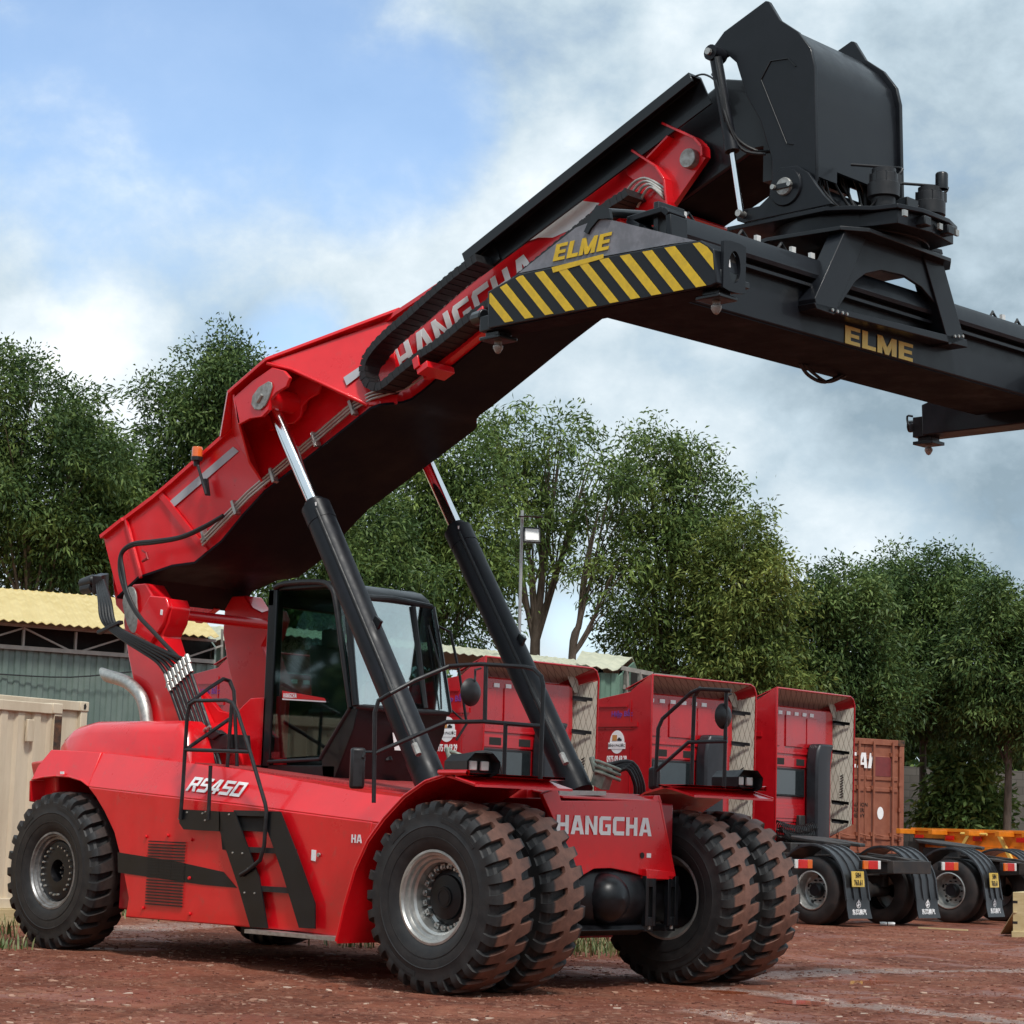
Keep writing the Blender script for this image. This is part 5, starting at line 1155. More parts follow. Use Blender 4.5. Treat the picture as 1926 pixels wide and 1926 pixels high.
# water standing in the ruts
wm_, wt, wp = newmat('muddy puddle water'); wp.inputs['Base Color'].default_value = (.36, .085, .035, 1); wp.inputs['Roughness'].default_value = .18; wp.inputs['IOR'].default_value = 1.33; wp.inputs['Coat Weight'].default_value = .5
n = N(wt, 'ShaderNodeTexNoise'); n.inputs['Scale'].default_value = 14; n.inputs['Detail'].default_value = 4; b = N(wt, 'ShaderNodeBump'); b.inputs['Strength'].default_value = .35; b.inputs['Distance'].default_value = .01; wt.links.new(n.outputs['Fac'], b.inputs['Height']); wt.links.new(b.outputs[0], wp.inputs['Normal'])
for k, (ax, ay, bx, by, r) in enumerate(WETS):

    d = Vector((bx-ax, by-ay, 0)); l = d.length; d /= l; sdv = Vector((-d.y, d.x, 0)); pts = []
    for q in range(28):
        t_ = 2*math.pi*q/28; c, s_ = math.cos(t_), math.sin(t_)
        pts.append(Vector(((ax+bx)/2, (ay+by)/2, -.017-.0006*k))+d*c*(l/2+r*1.2)+sdv*s_*r*1.5)
    mb = MB(); mb.add(pts, [tuple(range(28))]); tag(mb.build('puddle', wm_, smooth=0), kind='structure')

# loose chips, clods and leaf litter lying on the mud
rng = np.random.RandomState(3)
def litter(name, n, smin, smax, area, colr, thick, label):
    mb = MB()
    for _ in range(n):
        x, y = area(); s = smin+(smax-smin)*rng.rand()**2.2; z = ground_z(x, y)
        if wet(x, y) > .45: continue
        k = rng.randint(4, 7); a0 = rng.rand()*6.28; asp = .22+.5*rng.rand(); ta, tb = rng.randn()*.07, rng.randn()*.07
        top = []
        for q in range(k):
            a = a0+6.283*q/k+rng.randn()*.15; r = s*(.7+.5*rng.rand()); u, v = r*math.cos(a), r*math.sin(a)*asp; cu, su_ = math.cos(a0), math.sin(a0)
            top.append((x+u*cu-v*su_, y+u*su_+v*cu, z+thick*s+u*ta+v*tb+.002))
        mb.add(top+[(px_, py_, z-.01) for px_, py_, _ in top], [tuple(range(k))]+[(i, i+k, (i+1) % k+k, (i+1) % k) for i in range(k)])
    o = mb.build(name, colr, smooth=0); return tag(o, label, kind='stuff')
def area_near():
    while True:
        d = 13.5+22*rng.rand()**1.4; u = (rng.rand()-.5)*1.05*1926/FPX*d*1.02; g = Vector((-math.sin(YAW), math.cos(YAW), 0))*d+Vector((math.cos(YAW), math.sin(YAW), 0))*u; x, y = CAM.x+g.x, CAM.y+g.y
        return x, y
def leafmat(name, stops, rough=.75):
    m, t, p = newmat(name); g = N(t, 'ShaderNodeNewGeometry'); r = N(t, 'ShaderNodeValToRGB'); t.links.new(g.outputs['Random Per Island'], r.inputs[0]); e = r.color_ramp.elements
    e[0].position, e[0].color = stops[0][0], (*stops[0][1], 1); e[1].position, e[1].color = stops[-1][0], (*stops[-1][1], 1)
    for q, c in stops[1:-1]: x = e.new(q); x.color = (*c, 1)
    t.links.new(r.outputs[0], p.inputs['Base Color']); p.inputs['Roughness'].default_value = rough; return m
litter('clod_litter', 15000, .006, .034, area_near, leafmat('mud clods', [(0, (.13, .04, .024)), (.6, (.24, .085, .052)), (1, (.38, .19, .13))]), .22, 'loose reddish clods and pebbles scattered over the mud')
litter('leaf_litter', 2600, .012, .055, area_near, leafmat('dry leaves', [(0, (.28, .13, .085)), (.6, (.40, .22, .15)), (.9, (.52, .36, .27)), (1, (.6, .5, .42))]), .12, 'pale dry leaves and wood chips strewn on the mud')
# grass
grass_m = leafmat('grass blades', [(0, (.05, .09, .02)), (.5, (.12, .16, .05)), (.8, (.25, .22, .1)), (1, (.36, .29, .16))], .6)
def tufts(spots, n, hh, spread, label):
    mb = MB()
    for cx, cy in spots:
        for _ in range(n):
            x, y = cx+rng.randn()*spread, cy+rng.randn()*spread; z = ground_z(x, y)-.01; a = rng.rand()*6.28; l = hh*(.4+.8*rng.rand()); w = .006+.005*rng.rand(); le = l*(.15+.6*rng.rand()); dx, dy = math.cos(a), math.sin(a)
            p0, p1 = (x-dy*w, y+dx*w, z), (x+dy*w, y-dx*w, z); m0, m1 = (x+dx*le*.4-dy*w, y+dy*le*.4+dx*w, z+l*.6), (x+dx*le*.4+dy*w, y+dy*le*.4-dx*w, z+l*.6)
            mb.add([p0, p1, m1, m0, (x+dx*le, y+dy*le, z+l)], [(0, 1, 2, 3), (3, 2, 4)])
    return tag(mb.build('grass', grass_m, smooth=0), label, kind='stuff')
tufts([(-.3+.35*rng.randn(), -2.7+.45*rng.randn()) for _ in range(10)], 60, .16, .16, 'short weedy grass growing beside the rear wheel')
tufts([(2.2+.7*rng.randn(), 3.9+.7*rng.randn()) for _ in range(22)], 60, .20, .22, 'dry grass patch seen beneath the machine')
tufts([(-3.2+.5*rng.randn(), -1.6+1.2*rng.randn()) for _ in range(16)], 50, .2, .25, 'rough grass at the foot of the beige container')
tufts([(-7+1.5*rng.randn(), 2+5*rng.rand()) for _ in range(30)], 50, .22, .35, 'scrubby grass in front of the green shed')

# ================================================================== TRUCKS
def seq(o, parent, name, m, **k):
    q = o.build(name, M[m] if isinstance(m, str) else m, parent, **k); return q
tyre_prof = [(.30, -.13), (.33, -.15), (.40, -.155), (.48, -.15), (.525, -.125), (.54, -.09), (.54, .09), (.525, .125), (.48, .15), (.40, .155), (.33, .15), (.30, .13)]
def truck_wheel(root, x, y, out, dual=True):
    """out: -1 when the wheel's outer side faces -y"""
    rim = MB()
    f = lambda pr: [(r, out*a*-1 if False else a*-out) for r, a in pr]
    for oy in ((0, .33) if dual else (0,)):
        rim.lathe([(.315, (-.14)*-out*-1+oy*-out) for _ in (0,)] or [], n=3) if False else None
    o = lambda a: out*a     # towards the outside
    rim.lathe([(.31, o(.13)), (.31, o(.155)), (.295, o(.16)), (.285, o(.14)), (.27, o(.05)), (.26, o(-.02)), (.235, o(-.05)), (.20, o(-.05)), (.19, o(-.03)), (.11, o(-.03))], n=32)
    rim.lathe([(.31, o(-.13)), (.31, o(-.155)), (.29, o(-.16)), (.28, o(-.12)), (.2, o(-.1)), (.11, o(-.1))], n=32)
    rimo = rim.build('wheel', M['rim'], root, loc=(x, y, .535))
    ty = MB(); ty.lathe([(r, a) for r, a in tyre_prof], n=40)
    if dual: ty.lathe([(r, a-out*.34) for r, a in tyre_prof], n=40)
    ty.build('tyre', M['trucktyre'], rimo)
    hb = MB(); hb.lathe([(.12, o(-.05)), (.12, o(.05)), (.09, o(.08)), (0, o(.08))], n=20)
    for k in range(10): t_ = 6.283*k/10; hb.lathe([(0, o(.01)), (.015, o(.01)), (.015, o(-.04))], (.165*math.cos(t_), 0, .165*math.sin(t_)), n=6)
    for k in range(5): t_ = 6.283*k/5+.3; hb.lathe([(0, o(-.045)), (.032, o(-.045)), (.032, o(-.049))], (.215*math.cos(t_), 0, .215*math.sin(t_)), n=10)
    hb.build('hub', M['hub'], rimo)
    return rimo
def mudguard(root, x, y0, y1, sgn):
    r = .66; mb = MB(); pts = []
    for k in range(15):
        a = R(160-k*160/14+0); pts.append((x+r*math.cos(a), .60+r*math.sin(a)*.98))
    pts += [(x+r+.035, .42)]
    mb.loft([[(a, y0, b), (a, y1, b), (a+.0, y1, b-.018), (a, y0, b-.018)] for a, b in pts])
    for yy in (y0+.02, y0+(y1-y0)*.35, y0+(y1-y0)*.65, y1-.02):
        mb.loft([[(x+(a-x)*1.0, yy-.02, .60+(b-.60)*1.0), (x+(a-x)*1.035, yy-.015, .6+(b-.6)*1.035), (x+(a-x)*1.035, yy+.015, .6+(b-.6)*1.035), (a, yy+.02, b)] for a, b in pts])
    seq(mb, root, 'mudguard', 'mudguard', smooth=50)
    fl_ = MB(); xf = x+r+.03; fl_.loft([[(xf, y0+.02, .44), (xf, y1-.02, .44), (xf+.012, y1-.02, .44), (xf+.012, y0+.02, .44)], [(xf+.01, y0+.02, .3), (xf+.01, y1-.02, .3), (xf+.022, y1-.02, .3), (xf+.022, y0+.02, .3)], [(xf+.05, y0+.02, .13), (xf+.05, y1+.0, .13), (xf+.062, y1+.0, .13), (xf+.062, y0+.02, .13)]])
    ff = seq(fl_, root, 'mud_flap', 'mudguard', smooth=50)
    yc = (y0+y1)/2
    text('\u4e1c\u98ce\u67f3\u6c7d', 'flap_lettering', M['white'], (xf+.042, yc, .225), (0, 1, 0), (-.12, 0, 1), .095, ff, bold=.002, sx=.95, depth=.002)
    em = MB(); em.lathe([(.055, .0), (.055, .004), (.045, .004), (.045, 0)], (xf+.024, yc, .345), axis='x', n=20)
    em.slab([(xf+.026, yc-.045, .33), (xf+.026, yc-.01, .36), (xf+.026, yc-.02, .40), (xf+.026, yc, .425), (xf+.026, yc+.02, .40), (xf+.026, yc+.01, .355), (xf+.026, yc+.045, .35), (xf+.026, yc, .325), (xf+.026, yc-.01, .31)], (.003, 0, 0))
    seq(em, ff, 'flap_emblem', 'white', smooth=0)
def tail_lamp(root, x, y, outer):
    """outer: -1 amber end towards -y"""
    w = .44; h = .12; mb = MB(); mb.bb((x-.06, y-w/2-.01, .90), (x, y+w/2+.01, 1.04)); b = seq(mb, root, 'tail_lamp', 'plastic', bevel=.01)
    segs = [(-.5, -.22, 'amberlens'), (-.22, .34, 'redlens'), (.34, .5, 'lens')]
    for a0, a1, mm in segs:
        ya, yb2 = sorted((y+a0*w*-outer, y+a1*w*-outer)); q = MB(); q.bb((x, ya+.002, .905), (x+.03, yb2-.002, 1.035)); seq(q, b, 'lens', mm, bevel=.006)
def make_truck():
    root = empty('tractor_truck')
    W = 2.45
    cab = MB()
    # side silhouette of the shell (x rearwards, z up); fairing panels reach x = 0, wall stands at x = -.45
    sp = [(-2.35, .75), (-2.4, 1.6), (-2.2, 2.6), (-2.0, 2.9), (-1.9, 3.0), (-.30, 3.0), (-.30, 1.0), (-1.0, .75)]
    cab.prism(sp, 'y', .04, W-.04)
    cab.loft([[(x, y0, z) for (y0, z) in ((.02, 2.72), (-.03, 2.95), (.0, zt-.05), (.12, zt), (W-.12, zt), (W, zt-.05), (W+.03, 2.95), (W-.02, 2.72))] for x, zt in ((-2.05, 3.35), (-1.6, 3.60), (-1.0, 3.70), (-.302, 3.74))])
    cb = seq(cab, root, 'cab', 'truckred', bevel=.03, smooth=40)
    fa = MB()
    fa.slab([(-2.15, -.03, 1.0), (-.5, -.03, 1.15), (0, -.03, 1.45), (0, -.03, 4.0), (-.02, -.03, 4.03), (-.42, -.03, 3.80), (-.5, -.03, 3.74), (-2.0, -.03, 3.52), (-2.15, -.03, 3.2)], (0, .025, 0)); fa.slab([(-.30, .0, 1.2), (-.02, .0, 1.45), (-.02, .0, 3.95), (-.30, .0, 3.7)], (0, .01, 0))
    fa.slab([(-.62, -.03, 3.78), (0, -.03, 4.02), (0, W+.12, 4.02), (-.62, W-.05, 3.78)], (0, 0, .02))
    fa.slab([(-.6, W+.08, 1.25), (-.0, W+.25, 1.62), (-.0, W+.28, 3.84), (-.62, W+.05, 3.66)], (0, .025, 0))
    fa.loft([[(-.62, W+.05-.12+.12*math.sin(a), 3.66+.12*math.cos(a)), (0, W+.28-.17+.17*math.sin(a), 3.84+.17*math.cos(a)), (0, W+.30-.17+.17*math.sin(a), 3.86+.17*math.cos(a)), (-.62, W+.07-.12+.12*math.sin(a), 3.68+.12*math.cos(a))] for a in [R(90-k*15) for k in range(7)]])
    fa.tube([(0, -.02, 1.45), (0, -.02, 4.02), (0, W+.12, 4.02), (0, W+.22, 3.98), (0, W+.285, 3.86), (0, W+.26, 1.62)], .018, 8)
    seq(fa, root, 'fairing', 'truckred', bevel=.006)
    qm, qt, qp = (M['quilt_l'] if 'quilt_l' in M else None, None, None)
    q = MB()
    q.slab([(-.58, W+.075, 1.28), (-.01, W+.243, 1.60), (-.01, W+.273, 3.82), (-.58, W+.045, 3.66)], (0, -.006, 0))
    q.slab([(-.60, .0, 3.77), (-.01, .0, 4.01), (-.01, W+.12, 4.01), (-.60, W-.04, 3.77)], (0, 0, -.006))
    q.prism([(W+.06, 3.62), (W+.26, 3.62), (W+.26, 3.80), (W+.20, 3.90), (W+.10, 3.94), (W-.15, 3.90)], 'x', -.34, -.33)
    seq(q, root, 'fairing_lining', M['quiltlines'])
    bk = MB()
    for z in (3.5, 2.95, 2.0, 1.65): bk.slab([(-.30, W-.02, z), (-.05, W+.2, z-.02), (-.05, W+.2, z+.02), (-.30, W-.02, z+.05)], (0, 0, .015)) ; bk.bar((-.28, W-.02, z), (-.14, W+.16, z-.02), .03, .03)
    seq(bk, root, 'fairing_bracket', 'plastic')
    lv = MB()
    for k in range(9): lv.box((-.22, W+.17, 2.12+k*.05), (.13, .008, .016), Matrix.Rotation(R(-24), 3, 'Y'))
    seq(lv, root, 'fairing_louvre', 'darkinside')
    hn = MB()
    for y_ in (.12, 1.62): hn.tube([(-.30, y_, 1.95), (-.25, y_, 2.0), (-.25, y_, 2.5), (-.30, y_, 2.55)], .012, 6)
    seq(hn, root, 'grab_handle', 'truckred')
    # back wall pressings
    wl = MB()
    wl.bb((-.30, .25, 3.0), (-.285, .55, 3.55)); wl.bb((-.30, .75, 3.0), (-.28, 1.35, 3.58)); wl.bb((-.30, 1.5, 3.0), (-.285, 1.85, 3.55)); wl.bb((-.30, .06, 2.86), (-.28, W-.5, 2.90)); wl.bb((-.30, .25, 2.62), (-.28, 1.5, 2.80)); wl.bb((-.30, .3, 1.62), (-.285, 1.4, 1.95)); wl.bb((-.30, .4, 1.68), (-.275, 1.3, 1.88))
    seq(wl, root, 'wall_pressing', 'truckred', bevel=.012)
    wn = MB(); wn.bb((-.30, .28, 2.08), (-.27, 1.42, 2.60)); w_ = seq(wn, root, 'window_frame', 'plastic', bevel=.02)
    wn = MB(); wn.bb((-.27, .34, 2.12), (-.262, 1.36, 2.56)); seq(wn, w_, 'window', 'darkglass')
    vt = MB()
    for y in (.42, 1.12): vt.bb((-.285, y, 2.66), (-.275, y+.28, 2.78))
    seq(vt, root, 'vent', 'darkinside', bevel=.01)
    rf = MB()
    for y in (.05, .22, .5, .78, 1.06, 1.34, 1.6): rf.bb((-.30, y, 3.58), (-.288, y+.13, 3.645))
    for z in (2.75, 3.2): rf.bb((-.30, 1.80, z), (-.288, 1.84, z+.28))
    seq(rf, root, 'reflector', 'white', smooth=0)
    # air intake stack behind the cab
    ai = MB(); ai.loft([[(x, y, z) for x, y in ((-.27, yc-.25), (-.02, yc-.25), (.02, yc), (-.02, yc+.25), (-.27, yc+.25))] for z, yc in ((1.30, 1.68), (2.7, 1.68), (2.95, 1.72), (3.08, 1.80))]); seq(ai, root, 'air_intake', 'intake', bevel=.04)
    # coiled air lines and gear behind the cab
    cl = MB()
    for y0, z0, ln in ((.2, 1.55, 1.3), (.3, 1.42, 1.1)):
        cl.tube([(-.10+.09*math.cos(a*2.2), y0+ln*a/60, z0-.08*math.sin(math.pi*a/60)+.09*math.sin(a*2.2)) for a in np.arange(0, 60, .35)], .012, 5)
    seq(cl, root, 'coiled_air_line', 'rubber')
    gq = MB(); gq.bb((-.4, .3, 1.0), (.15, 2.0, 1.25)); gq.bb((-.3, .5, 1.25), (-.1, 1.7, 1.38)); gq.bb((-.3, 1.15, 1.38), (-.2, 1.35, 1.75)); gq.bb((-1.6, .05, .55), (1.2, .5, 1.0)); gq.bb((.1, .1, .9), (1.3, .45, 1.05)); gq.bb((-.2, 1.9, .55), (1.2, 2.35, 1.0)); seq(gq, root, 'rear_gear', 'chassisblack', bevel=.02)
    # frame
    fr = MB()
    for y in (.80, 1.57): fr.slab([(-2.0, y, .78), (3.7, y, .80), (4.45, y, .86), (4.45, y, 1.02), (3.9, y, 1.10), (-2.0, y, 1.08)], (0, .08, 0))
    fr.bb((4.40, .72, .84), (4.52, 1.73, 1.04)); fr.bb((2.2, .80, .8), (2.35, 1.6, 1.0)); fr.bb((3.5, .3, .78), (3.62, 2.15, .9))
    fr.slab([(3.3, .70, 1.14), (4.42, .70, 1.05), (4.42, .80, 1.05), (3.3, .80, 1.14)], (0, 0, -.04)); fr.slab([(3.3, 1.65, 1.14), (4.42, 1.65, 1.05), (4.42, 1.75, 1.05), (3.3, 1.75, 1.14)], (0, 0, -.04))
    seq(fr, root, 'frame', 'chassisblack', bevel=.008)
    ax = MB(); ax.lathe([(.10, .5), (.11, .9), (.2, 1.1), (.2, 1.35), (.11, 1.55), (.10, 1.95)], (3.45, 0, .54), n=20, cap=True); ax.bb((3.3, .6, .6), (3.6, .75, .8)); ax.bb((3.3, 1.7, .6), (3.6, 1.85, .8)); seq(ax, root, 'rear_axle', 'chassisblack')
    fw = MB(); pl = [(-.42, -.30), (-.3, -.46), (.05, -.5), (.55, -.36), (.62, -.12), (.1, -.04), (.1, .04), (.62, .12), (.55, .36), (.05, .5), (-.3, .46), (-.42, .30)]
    fw.slab([(2.75+a*1.05, 1.22+b, 1.34-.10*a) for a, b in pl], (0, 0, -.05)); fw.bb((2.5, .85, 1.05), (3.0, 1.6, 1.24)); seq(fw, root, 'fifth_wheel', 'chassisblack', bevel=.01)
    truck_wheel(root, 3.45, .18, -1); truck_wheel(root, 3.45, 2.27, 1)
    truck_wheel(root, -1.4, .2, -1, False); truck_wheel(root, -1.4, 2.25, 1, False)
    mudguard(root, 3.45, 0.0, .62, -1); mudguard(root, 3.45, 1.83, 2.45, 1)
    tail_lamp(root, 4.5, .17, -1); tail_lamp(root, 4.5, 2.25, 1)
    npl = MB(); npl.slab([(4.17, .13, .62), (4.17, .44, .62), (4.15, .44, .86), (4.15, .13, .86)], (.01, 0, 0)); n_ = seq(npl, root, 'number_plate', mat('yellow number plate', (.78, .55, .12), .4))
    text('50H\n763.61', 'plate_lettering', M['plastic'], (4.178, .285, .74), (0, 1, 0), (-.08, 0, 1), .115, n_, bold=.002, sx=.72, depth=.001)
    # side badge and phone number
    bd = MB(); cx, cz = -.78, 2.88
    bd.slab([(cx+.17*math.cos(a), -.031, cz+.20*math.sin(a)) for a in [6.283*k/32 for k in range(32)]], (0, -.004, 0)); bd.bb((cx-.20, -.040, cz-.12), (cx+.20, -.036, cz-.01)); b_ = seq(bd, root, 'door_badge', 'white', smooth=0)
    bi = MB(); bi.bb((cx-.11, -.040, cz+.02), (cx+.0, -.037, cz+.12)); seq(bi, b_, 'badge_picture', mat('badge orange', (.55, .25, .07), .5), smooth=0)
    bi = MB(); bi.bb((cx+.01, -.040, cz+.02), (cx+.11, -.037, cz+.055)); bi.bb((cx+.03, -.040, cz+.055), (cx+.08, -.037, cz+.075)); seq(bi, b_, 'badge_picture', 'plastic', smooth=0)
    text('B\u00ccNH PH\u01af\u1edaC', 'badge_lettering', M['plastic'], (cx, -.042, cz-.065), (1, 0, 0), (0, 0, 1), .065, b_, depth=.001)
    text('0975 09 69 29', 'phone_number', M['white'], (cx+.0, -.034, cz-.30), (1, 0, 0), (0, 0, 1), .155, root, bold=.004, sx=.52, depth=.002)
    text('Hi\u1ec7p B\u1eafc', 'side_lettering', mat('violet lettering', (.20, .05, .30), .4), (cx+.10, -.036, 3.36), (1, 0, .02), (0, 0, 1), .13, root, bold=.002, depth=.002)
    ln = MB(); ln.bb((-2.0, -.05, 3.14), (-.30, -.03, 3.22)); ln.bb((-2.0, -.05, 3.48), (-.55, -.03, 3.51)); ln.bb((-1.9, -.04, 3.10), (-.4, -.03, 3.115)); ln.bb((-.47, -.04, 1.2), (-.455, -.03, 2.8)); ln.bb((-.48, -.045, 3.1), (-.46, -.03, 3.6)); seq(ln, root, 'door_trim', 'truckred')
    hd = MB(); hd.bb((-.75, .01, 1.75), (-.72, .04, 1.9)); seq(hd, root, 'side_handle', 'lens')
    return root
# quilted lining material: cream leatherette with diamond stitching
m, t, p = newmat('quilted cream lining'); tc = N(t, 'ShaderNodeTexCoord'); L = t.links.new
sx = N(t, 'ShaderNodeSeparateXYZ'); L(tc.outputs['Object'], sx.inputs[0])
def mm(op, a, b=None):
    n = N(t, 'ShaderNodeMath', operation=op)
    for i, x in enumerate((a, b)):
        if x is None: continue
        if isinstance(x, (int, float)): n.inputs[i].default_value = x
        else: L(x, n.inputs[i])
    return n.outputs[0]
hx = mm('ADD', mm('MULTIPLY', sx.outputs[0], 1.6), sx.outputs[1])
d1 = mm('ABSOLUTE', mm('SUBTRACT', mm('FRACT', mm('MULTIPLY', mm('ADD', hx, mm('MULTIPLY', sx.outputs[2], .55)), 5.5)), .5)); d2 = mm('ABSOLUTE', mm('SUBTRACT', mm('FRACT', mm('MULTIPLY', mm('SUBTRACT', hx, mm('MULTIPLY', sx.outputs[2], .55)), 5.5)), .5))
dm = mm('MINIMUM', d1, d2); r = N(t, 'ShaderNodeValToRGB'); L(dm, r.inputs[0]); r.color_ramp.elements[0].position = .02; r.color_ramp.elements[0].color = (.2, .17, .13, 1); r.color_ramp.elements[1].position = .07; r.color_ramp.elements[1].color = (.52, .49, .41, 1); L(r.outputs[0], p.inputs['Base Color']); p.inputs['Roughness'].default_value = .55
M['quiltlines'] = m
tk = make_truck()
spots = [(-5.0, 9.85, 'red tractor truck behind the front fender, its cab partly hidden by the far lift cylinder'), (-5.05, 14.0, 'red tractor truck with white badge and phone number on its side, between the other two'), (-4.95, 17.4, 'red tractor truck nearest the brown container, its back window and coiled air lines in view'), (-7.9, 7.25, 'red tractor truck seen through the gap between the boom tower legs')]
for i, (x, y, lab) in enumerate(spots):
    o = tk if i == 0 else copy_tree(tk)
    o.location = (x, y, 0); o.rotation_euler = (0, 0, R((1, -2.5, 4.5, 0)[i])); tag(o, lab, 'truck', 'red tractor trucks parked in a row')

# ================================================================== CONTAINERS
def corr(mb, p0, ex, length, z0, z1, depth, pitch, nrm, mi=0):
    """corrugated sheet from p0 along ex"""
    ex, nrm = Vector(ex), Vector(nrm); n = int(length/pitch); pitch = length/n; pr = [(0, 0), (.25, 0), (.38, 1), (.75, 1), (.88, 0)]; row = []
    for k in range(n):
        for a, b in pr: row.append(Vector(p0)+ex*((k+a)*pitch)+nrm*(b*depth))
    row.append(Vector(p0)+ex*(n*pitch)); nn = len(row)
    mb.add([r+Vector((0, 0, z0)) for r in row]+[r+Vector((0, 0, z1)) for r in row], [(i, i+1, nn+i+1, nn+i) for i in range(nn-1)], mi)
def frame_box(mb, x0, x1, y0, y1, z0, z1, w=.12):
    for x in (x0, x1):
        for y in (y0, y1):
            sx_ = w if x == x0 else -w; sy_ = w if y == y0 else -w; mb.bb((min(x, x+sx_), min(y, y+sy_), z0), (max(x, x+sx_), max(y, y+sy_), z1))
    for z in (z0, z1-w):
        for y in (y0, y1-w): mb.bb((x0+w, y+.002, z), (x1-w, y+w-.002, z+w))
        for x in (x0, x1-w): mb.bb((x+.002, y0+w, z), (x+w-.002, y1-w, z+w))
# beige container on the left
root = empty('shipping_container', (0, 0, 0)); tag(root, 'faded beige container with rusty corner post, at the left edge behind the rear wheel', 'container', 'containers around the yard')
c1 = A(118, 1325, D=28.6); az = R(101)
root.location = (c1.x, c1.y, .19); root.rotation_euler = (0, 0, az)     # local +x runs away along the long side, local -y faces the yard (mirrored below)
z1 = 2.56; Lc = 12.0
mb = MB(); frame_box(mb, -Lc, 0, -.0, 2.44, 0, z1, .13); mb.bb((-Lc+.1, .1, z1-.06), (-.1, 2.34, z1-.03)); fb = seq(mb, root, 'frame', 'contbeige', bevel=.01)
mb = MB(); corr(mb, (-Lc+.13, .03, 0), (1, 0, 0), Lc-.26, .12, z1-.12, .036, .28, (0, 1, 0)); seq(mb, root, 'side_wall', 'contbeige', smooth=0)
mb = MB(); mb.bb((-.02, .12, .1), (.0, 2.32, z1-.1)); mb.bb((-.135, -.012, .1), (-.005, -.002, z1-.15)); seq(mb, root, 'end_wall', 'rust', bevel=.01)
mb = MB(); mb.bb((-.62, -.02, z1-.5), (-.5, .02, z1-.22)); seq(mb, root, 'vent_box', 'contbeige', bevel=.01)
mb = MB()
for x in (-Lc, -.18):
    for z in (-.005, z1-.125): mb.bb((x, -.012, z), (x+.18, .16, z+.135))
seq(mb, root, 'corner_casting', 'contbeige', bevel=.012)
mb = MB(); mb.bb((-Lc, -.1, -.2), (0, 2.5, 0.0)); tag(mb.build('timber_block', M['wood']), 'weathered timber packing under the beige container', 'timber').matrix_world = Matrix.Translation((c1.x, c1.y, .19)) @ Matrix.Rotation(az, 4, 'Z')
# second container corner just behind it
root = empty('shipping_container', (0, 0, 0)); tag(root, 'cream container whose corner casting peeks out behind the beige container', 'container', 'containers around the yard')
c2 = A(166, 1321, D=31.0); root.location = (c2.x, c2.y, .1); root.rotation_euler = (0, 0, az); z1b = c2.z-.1
mb = MB(); frame_box(mb, -6.0, 0, 0, 2.4, 0, z1b, .13); mb.bb((-5.9, .06, .1), (-.05, 2.3, z1b-.05)); seq(mb, root, 'frame', 'contbeige', bevel=.01)
mb = MB(); mb.bb((-.16, -.015, z1b-.13), (.01, .17, z1b+.005)); mb.bb((-.01, -.02, z1b-.7), (.03, .1, z1b-.4)); seq(mb, root, 'corner_casting', 'contbeige', bevel=.012)
mb = MB(); mb.slab([(-.10, -.018, z1b-.10), (-.06, -.018, z1b-.10), (-.05, -.018, z1b-.06), (-.07, -.018, z1b-.02), (-.10, -.018, z1b-.04)], (0, -.003, 0)); seq(mb, root, 'casting_hole', 'darkinside')
# brown container, doors towards the yard
root = empty('shipping_container'); tag(root, 'brown door-end container with white letters, standing behind the right-hand truck', 'container', 'containers around the yard')
D0 = 54.; br = A(1701, 1402, D=D0); blf = A(1560, 1389, D=D0-1.3); ux = (br-blf); ux.z = 0; ux.normalize(); W_ = 2.44; z0c = 1.0; z1c = 3.70
root.location = (br.x-ux.x*W_, br.y-ux.y*W_, 0); root.rotation_euler = (0, 0, math.atan2(ux.y, ux.x))   # local x: across the doors, -y faces us
mb = MB(); frame_box(mb, 0, W_, 0, 12, z0c, z1c, .14); mb.bb((.05, .1, z1c-.06), (W_-.05, 11.9, z1c-.02)); seq(mb, root, 'frame', 'contbrown', bevel=.01)
mb = MB(); corr(mb, (W_-.04, .14, 0), (0, 1, 0), 11.7, z0c+.1, z1c-.1, .036, .28, (-1, 0, 0)); seq(mb, root, 'side_wall', 'contbrown', smooth=0)
for k in (0, 1):
    xa = .14+k*(W_-.28)/2; xb = xa+(W_-.28)/2-.01; mb = MB(); mb.bb((xa, .05, z0c+.14), (xb, .09, z1c-.14))
    for z in (z0c+.32, z0c+1.45, z0c+1.72, z1c-.5): mb.bb((xa+.03, .02, z), (xb-.03, .06, z+.10))
    dr = seq(mb, root, 'door', 'contbrown', bevel=.012)
    for xr in (xa+.22, xb-.24):
        mb = MB(); mb.tube([(xr, -.03, z0c+.08), (xr, -.03, z1c-.06)], .03, 10)
        for z in (z0c+.4, z0c+1.5, z1c-.4): mb.bb((xr-.06, -.02, z), (xr+.06, .05, z+.09))
        mb.tube([(xr, -.04, z0c+.45), (xr+.3, -.05, z0c+.40)], .018, 6)
        seq(mb, dr, 'lock_rod', 'contbrown')
    mb = MB()
    for z in (z0c+.3, z0c+1.0, z0c+1.6, z0c+2.3): mb.bb((xb-.02 if k else xa-.07, -.01, z), (xb+.07 if k else xa+.02, .05, z+.09))
    seq(mb, dr, 'hinge', 'contbrown')
xa = .14+(W_-.28)/2
mb = MB(); mb.bb((xa+.26, .014, z0c+1.82), (xa+.80, .018, z1c-.42)); seq(mb, root, 'painted_patch', 'contmaroon', smooth=0)
mb = MB(); mb.slab([(xa+.50+.10*math.cos(a), .045, z0c+.95+.15*math.sin(a)) for a in [6.283*k/20 for k in range(20)]], (0, -.004, 0)); seq(mb, root, 'oval_sticker', 'white', smooth=0)
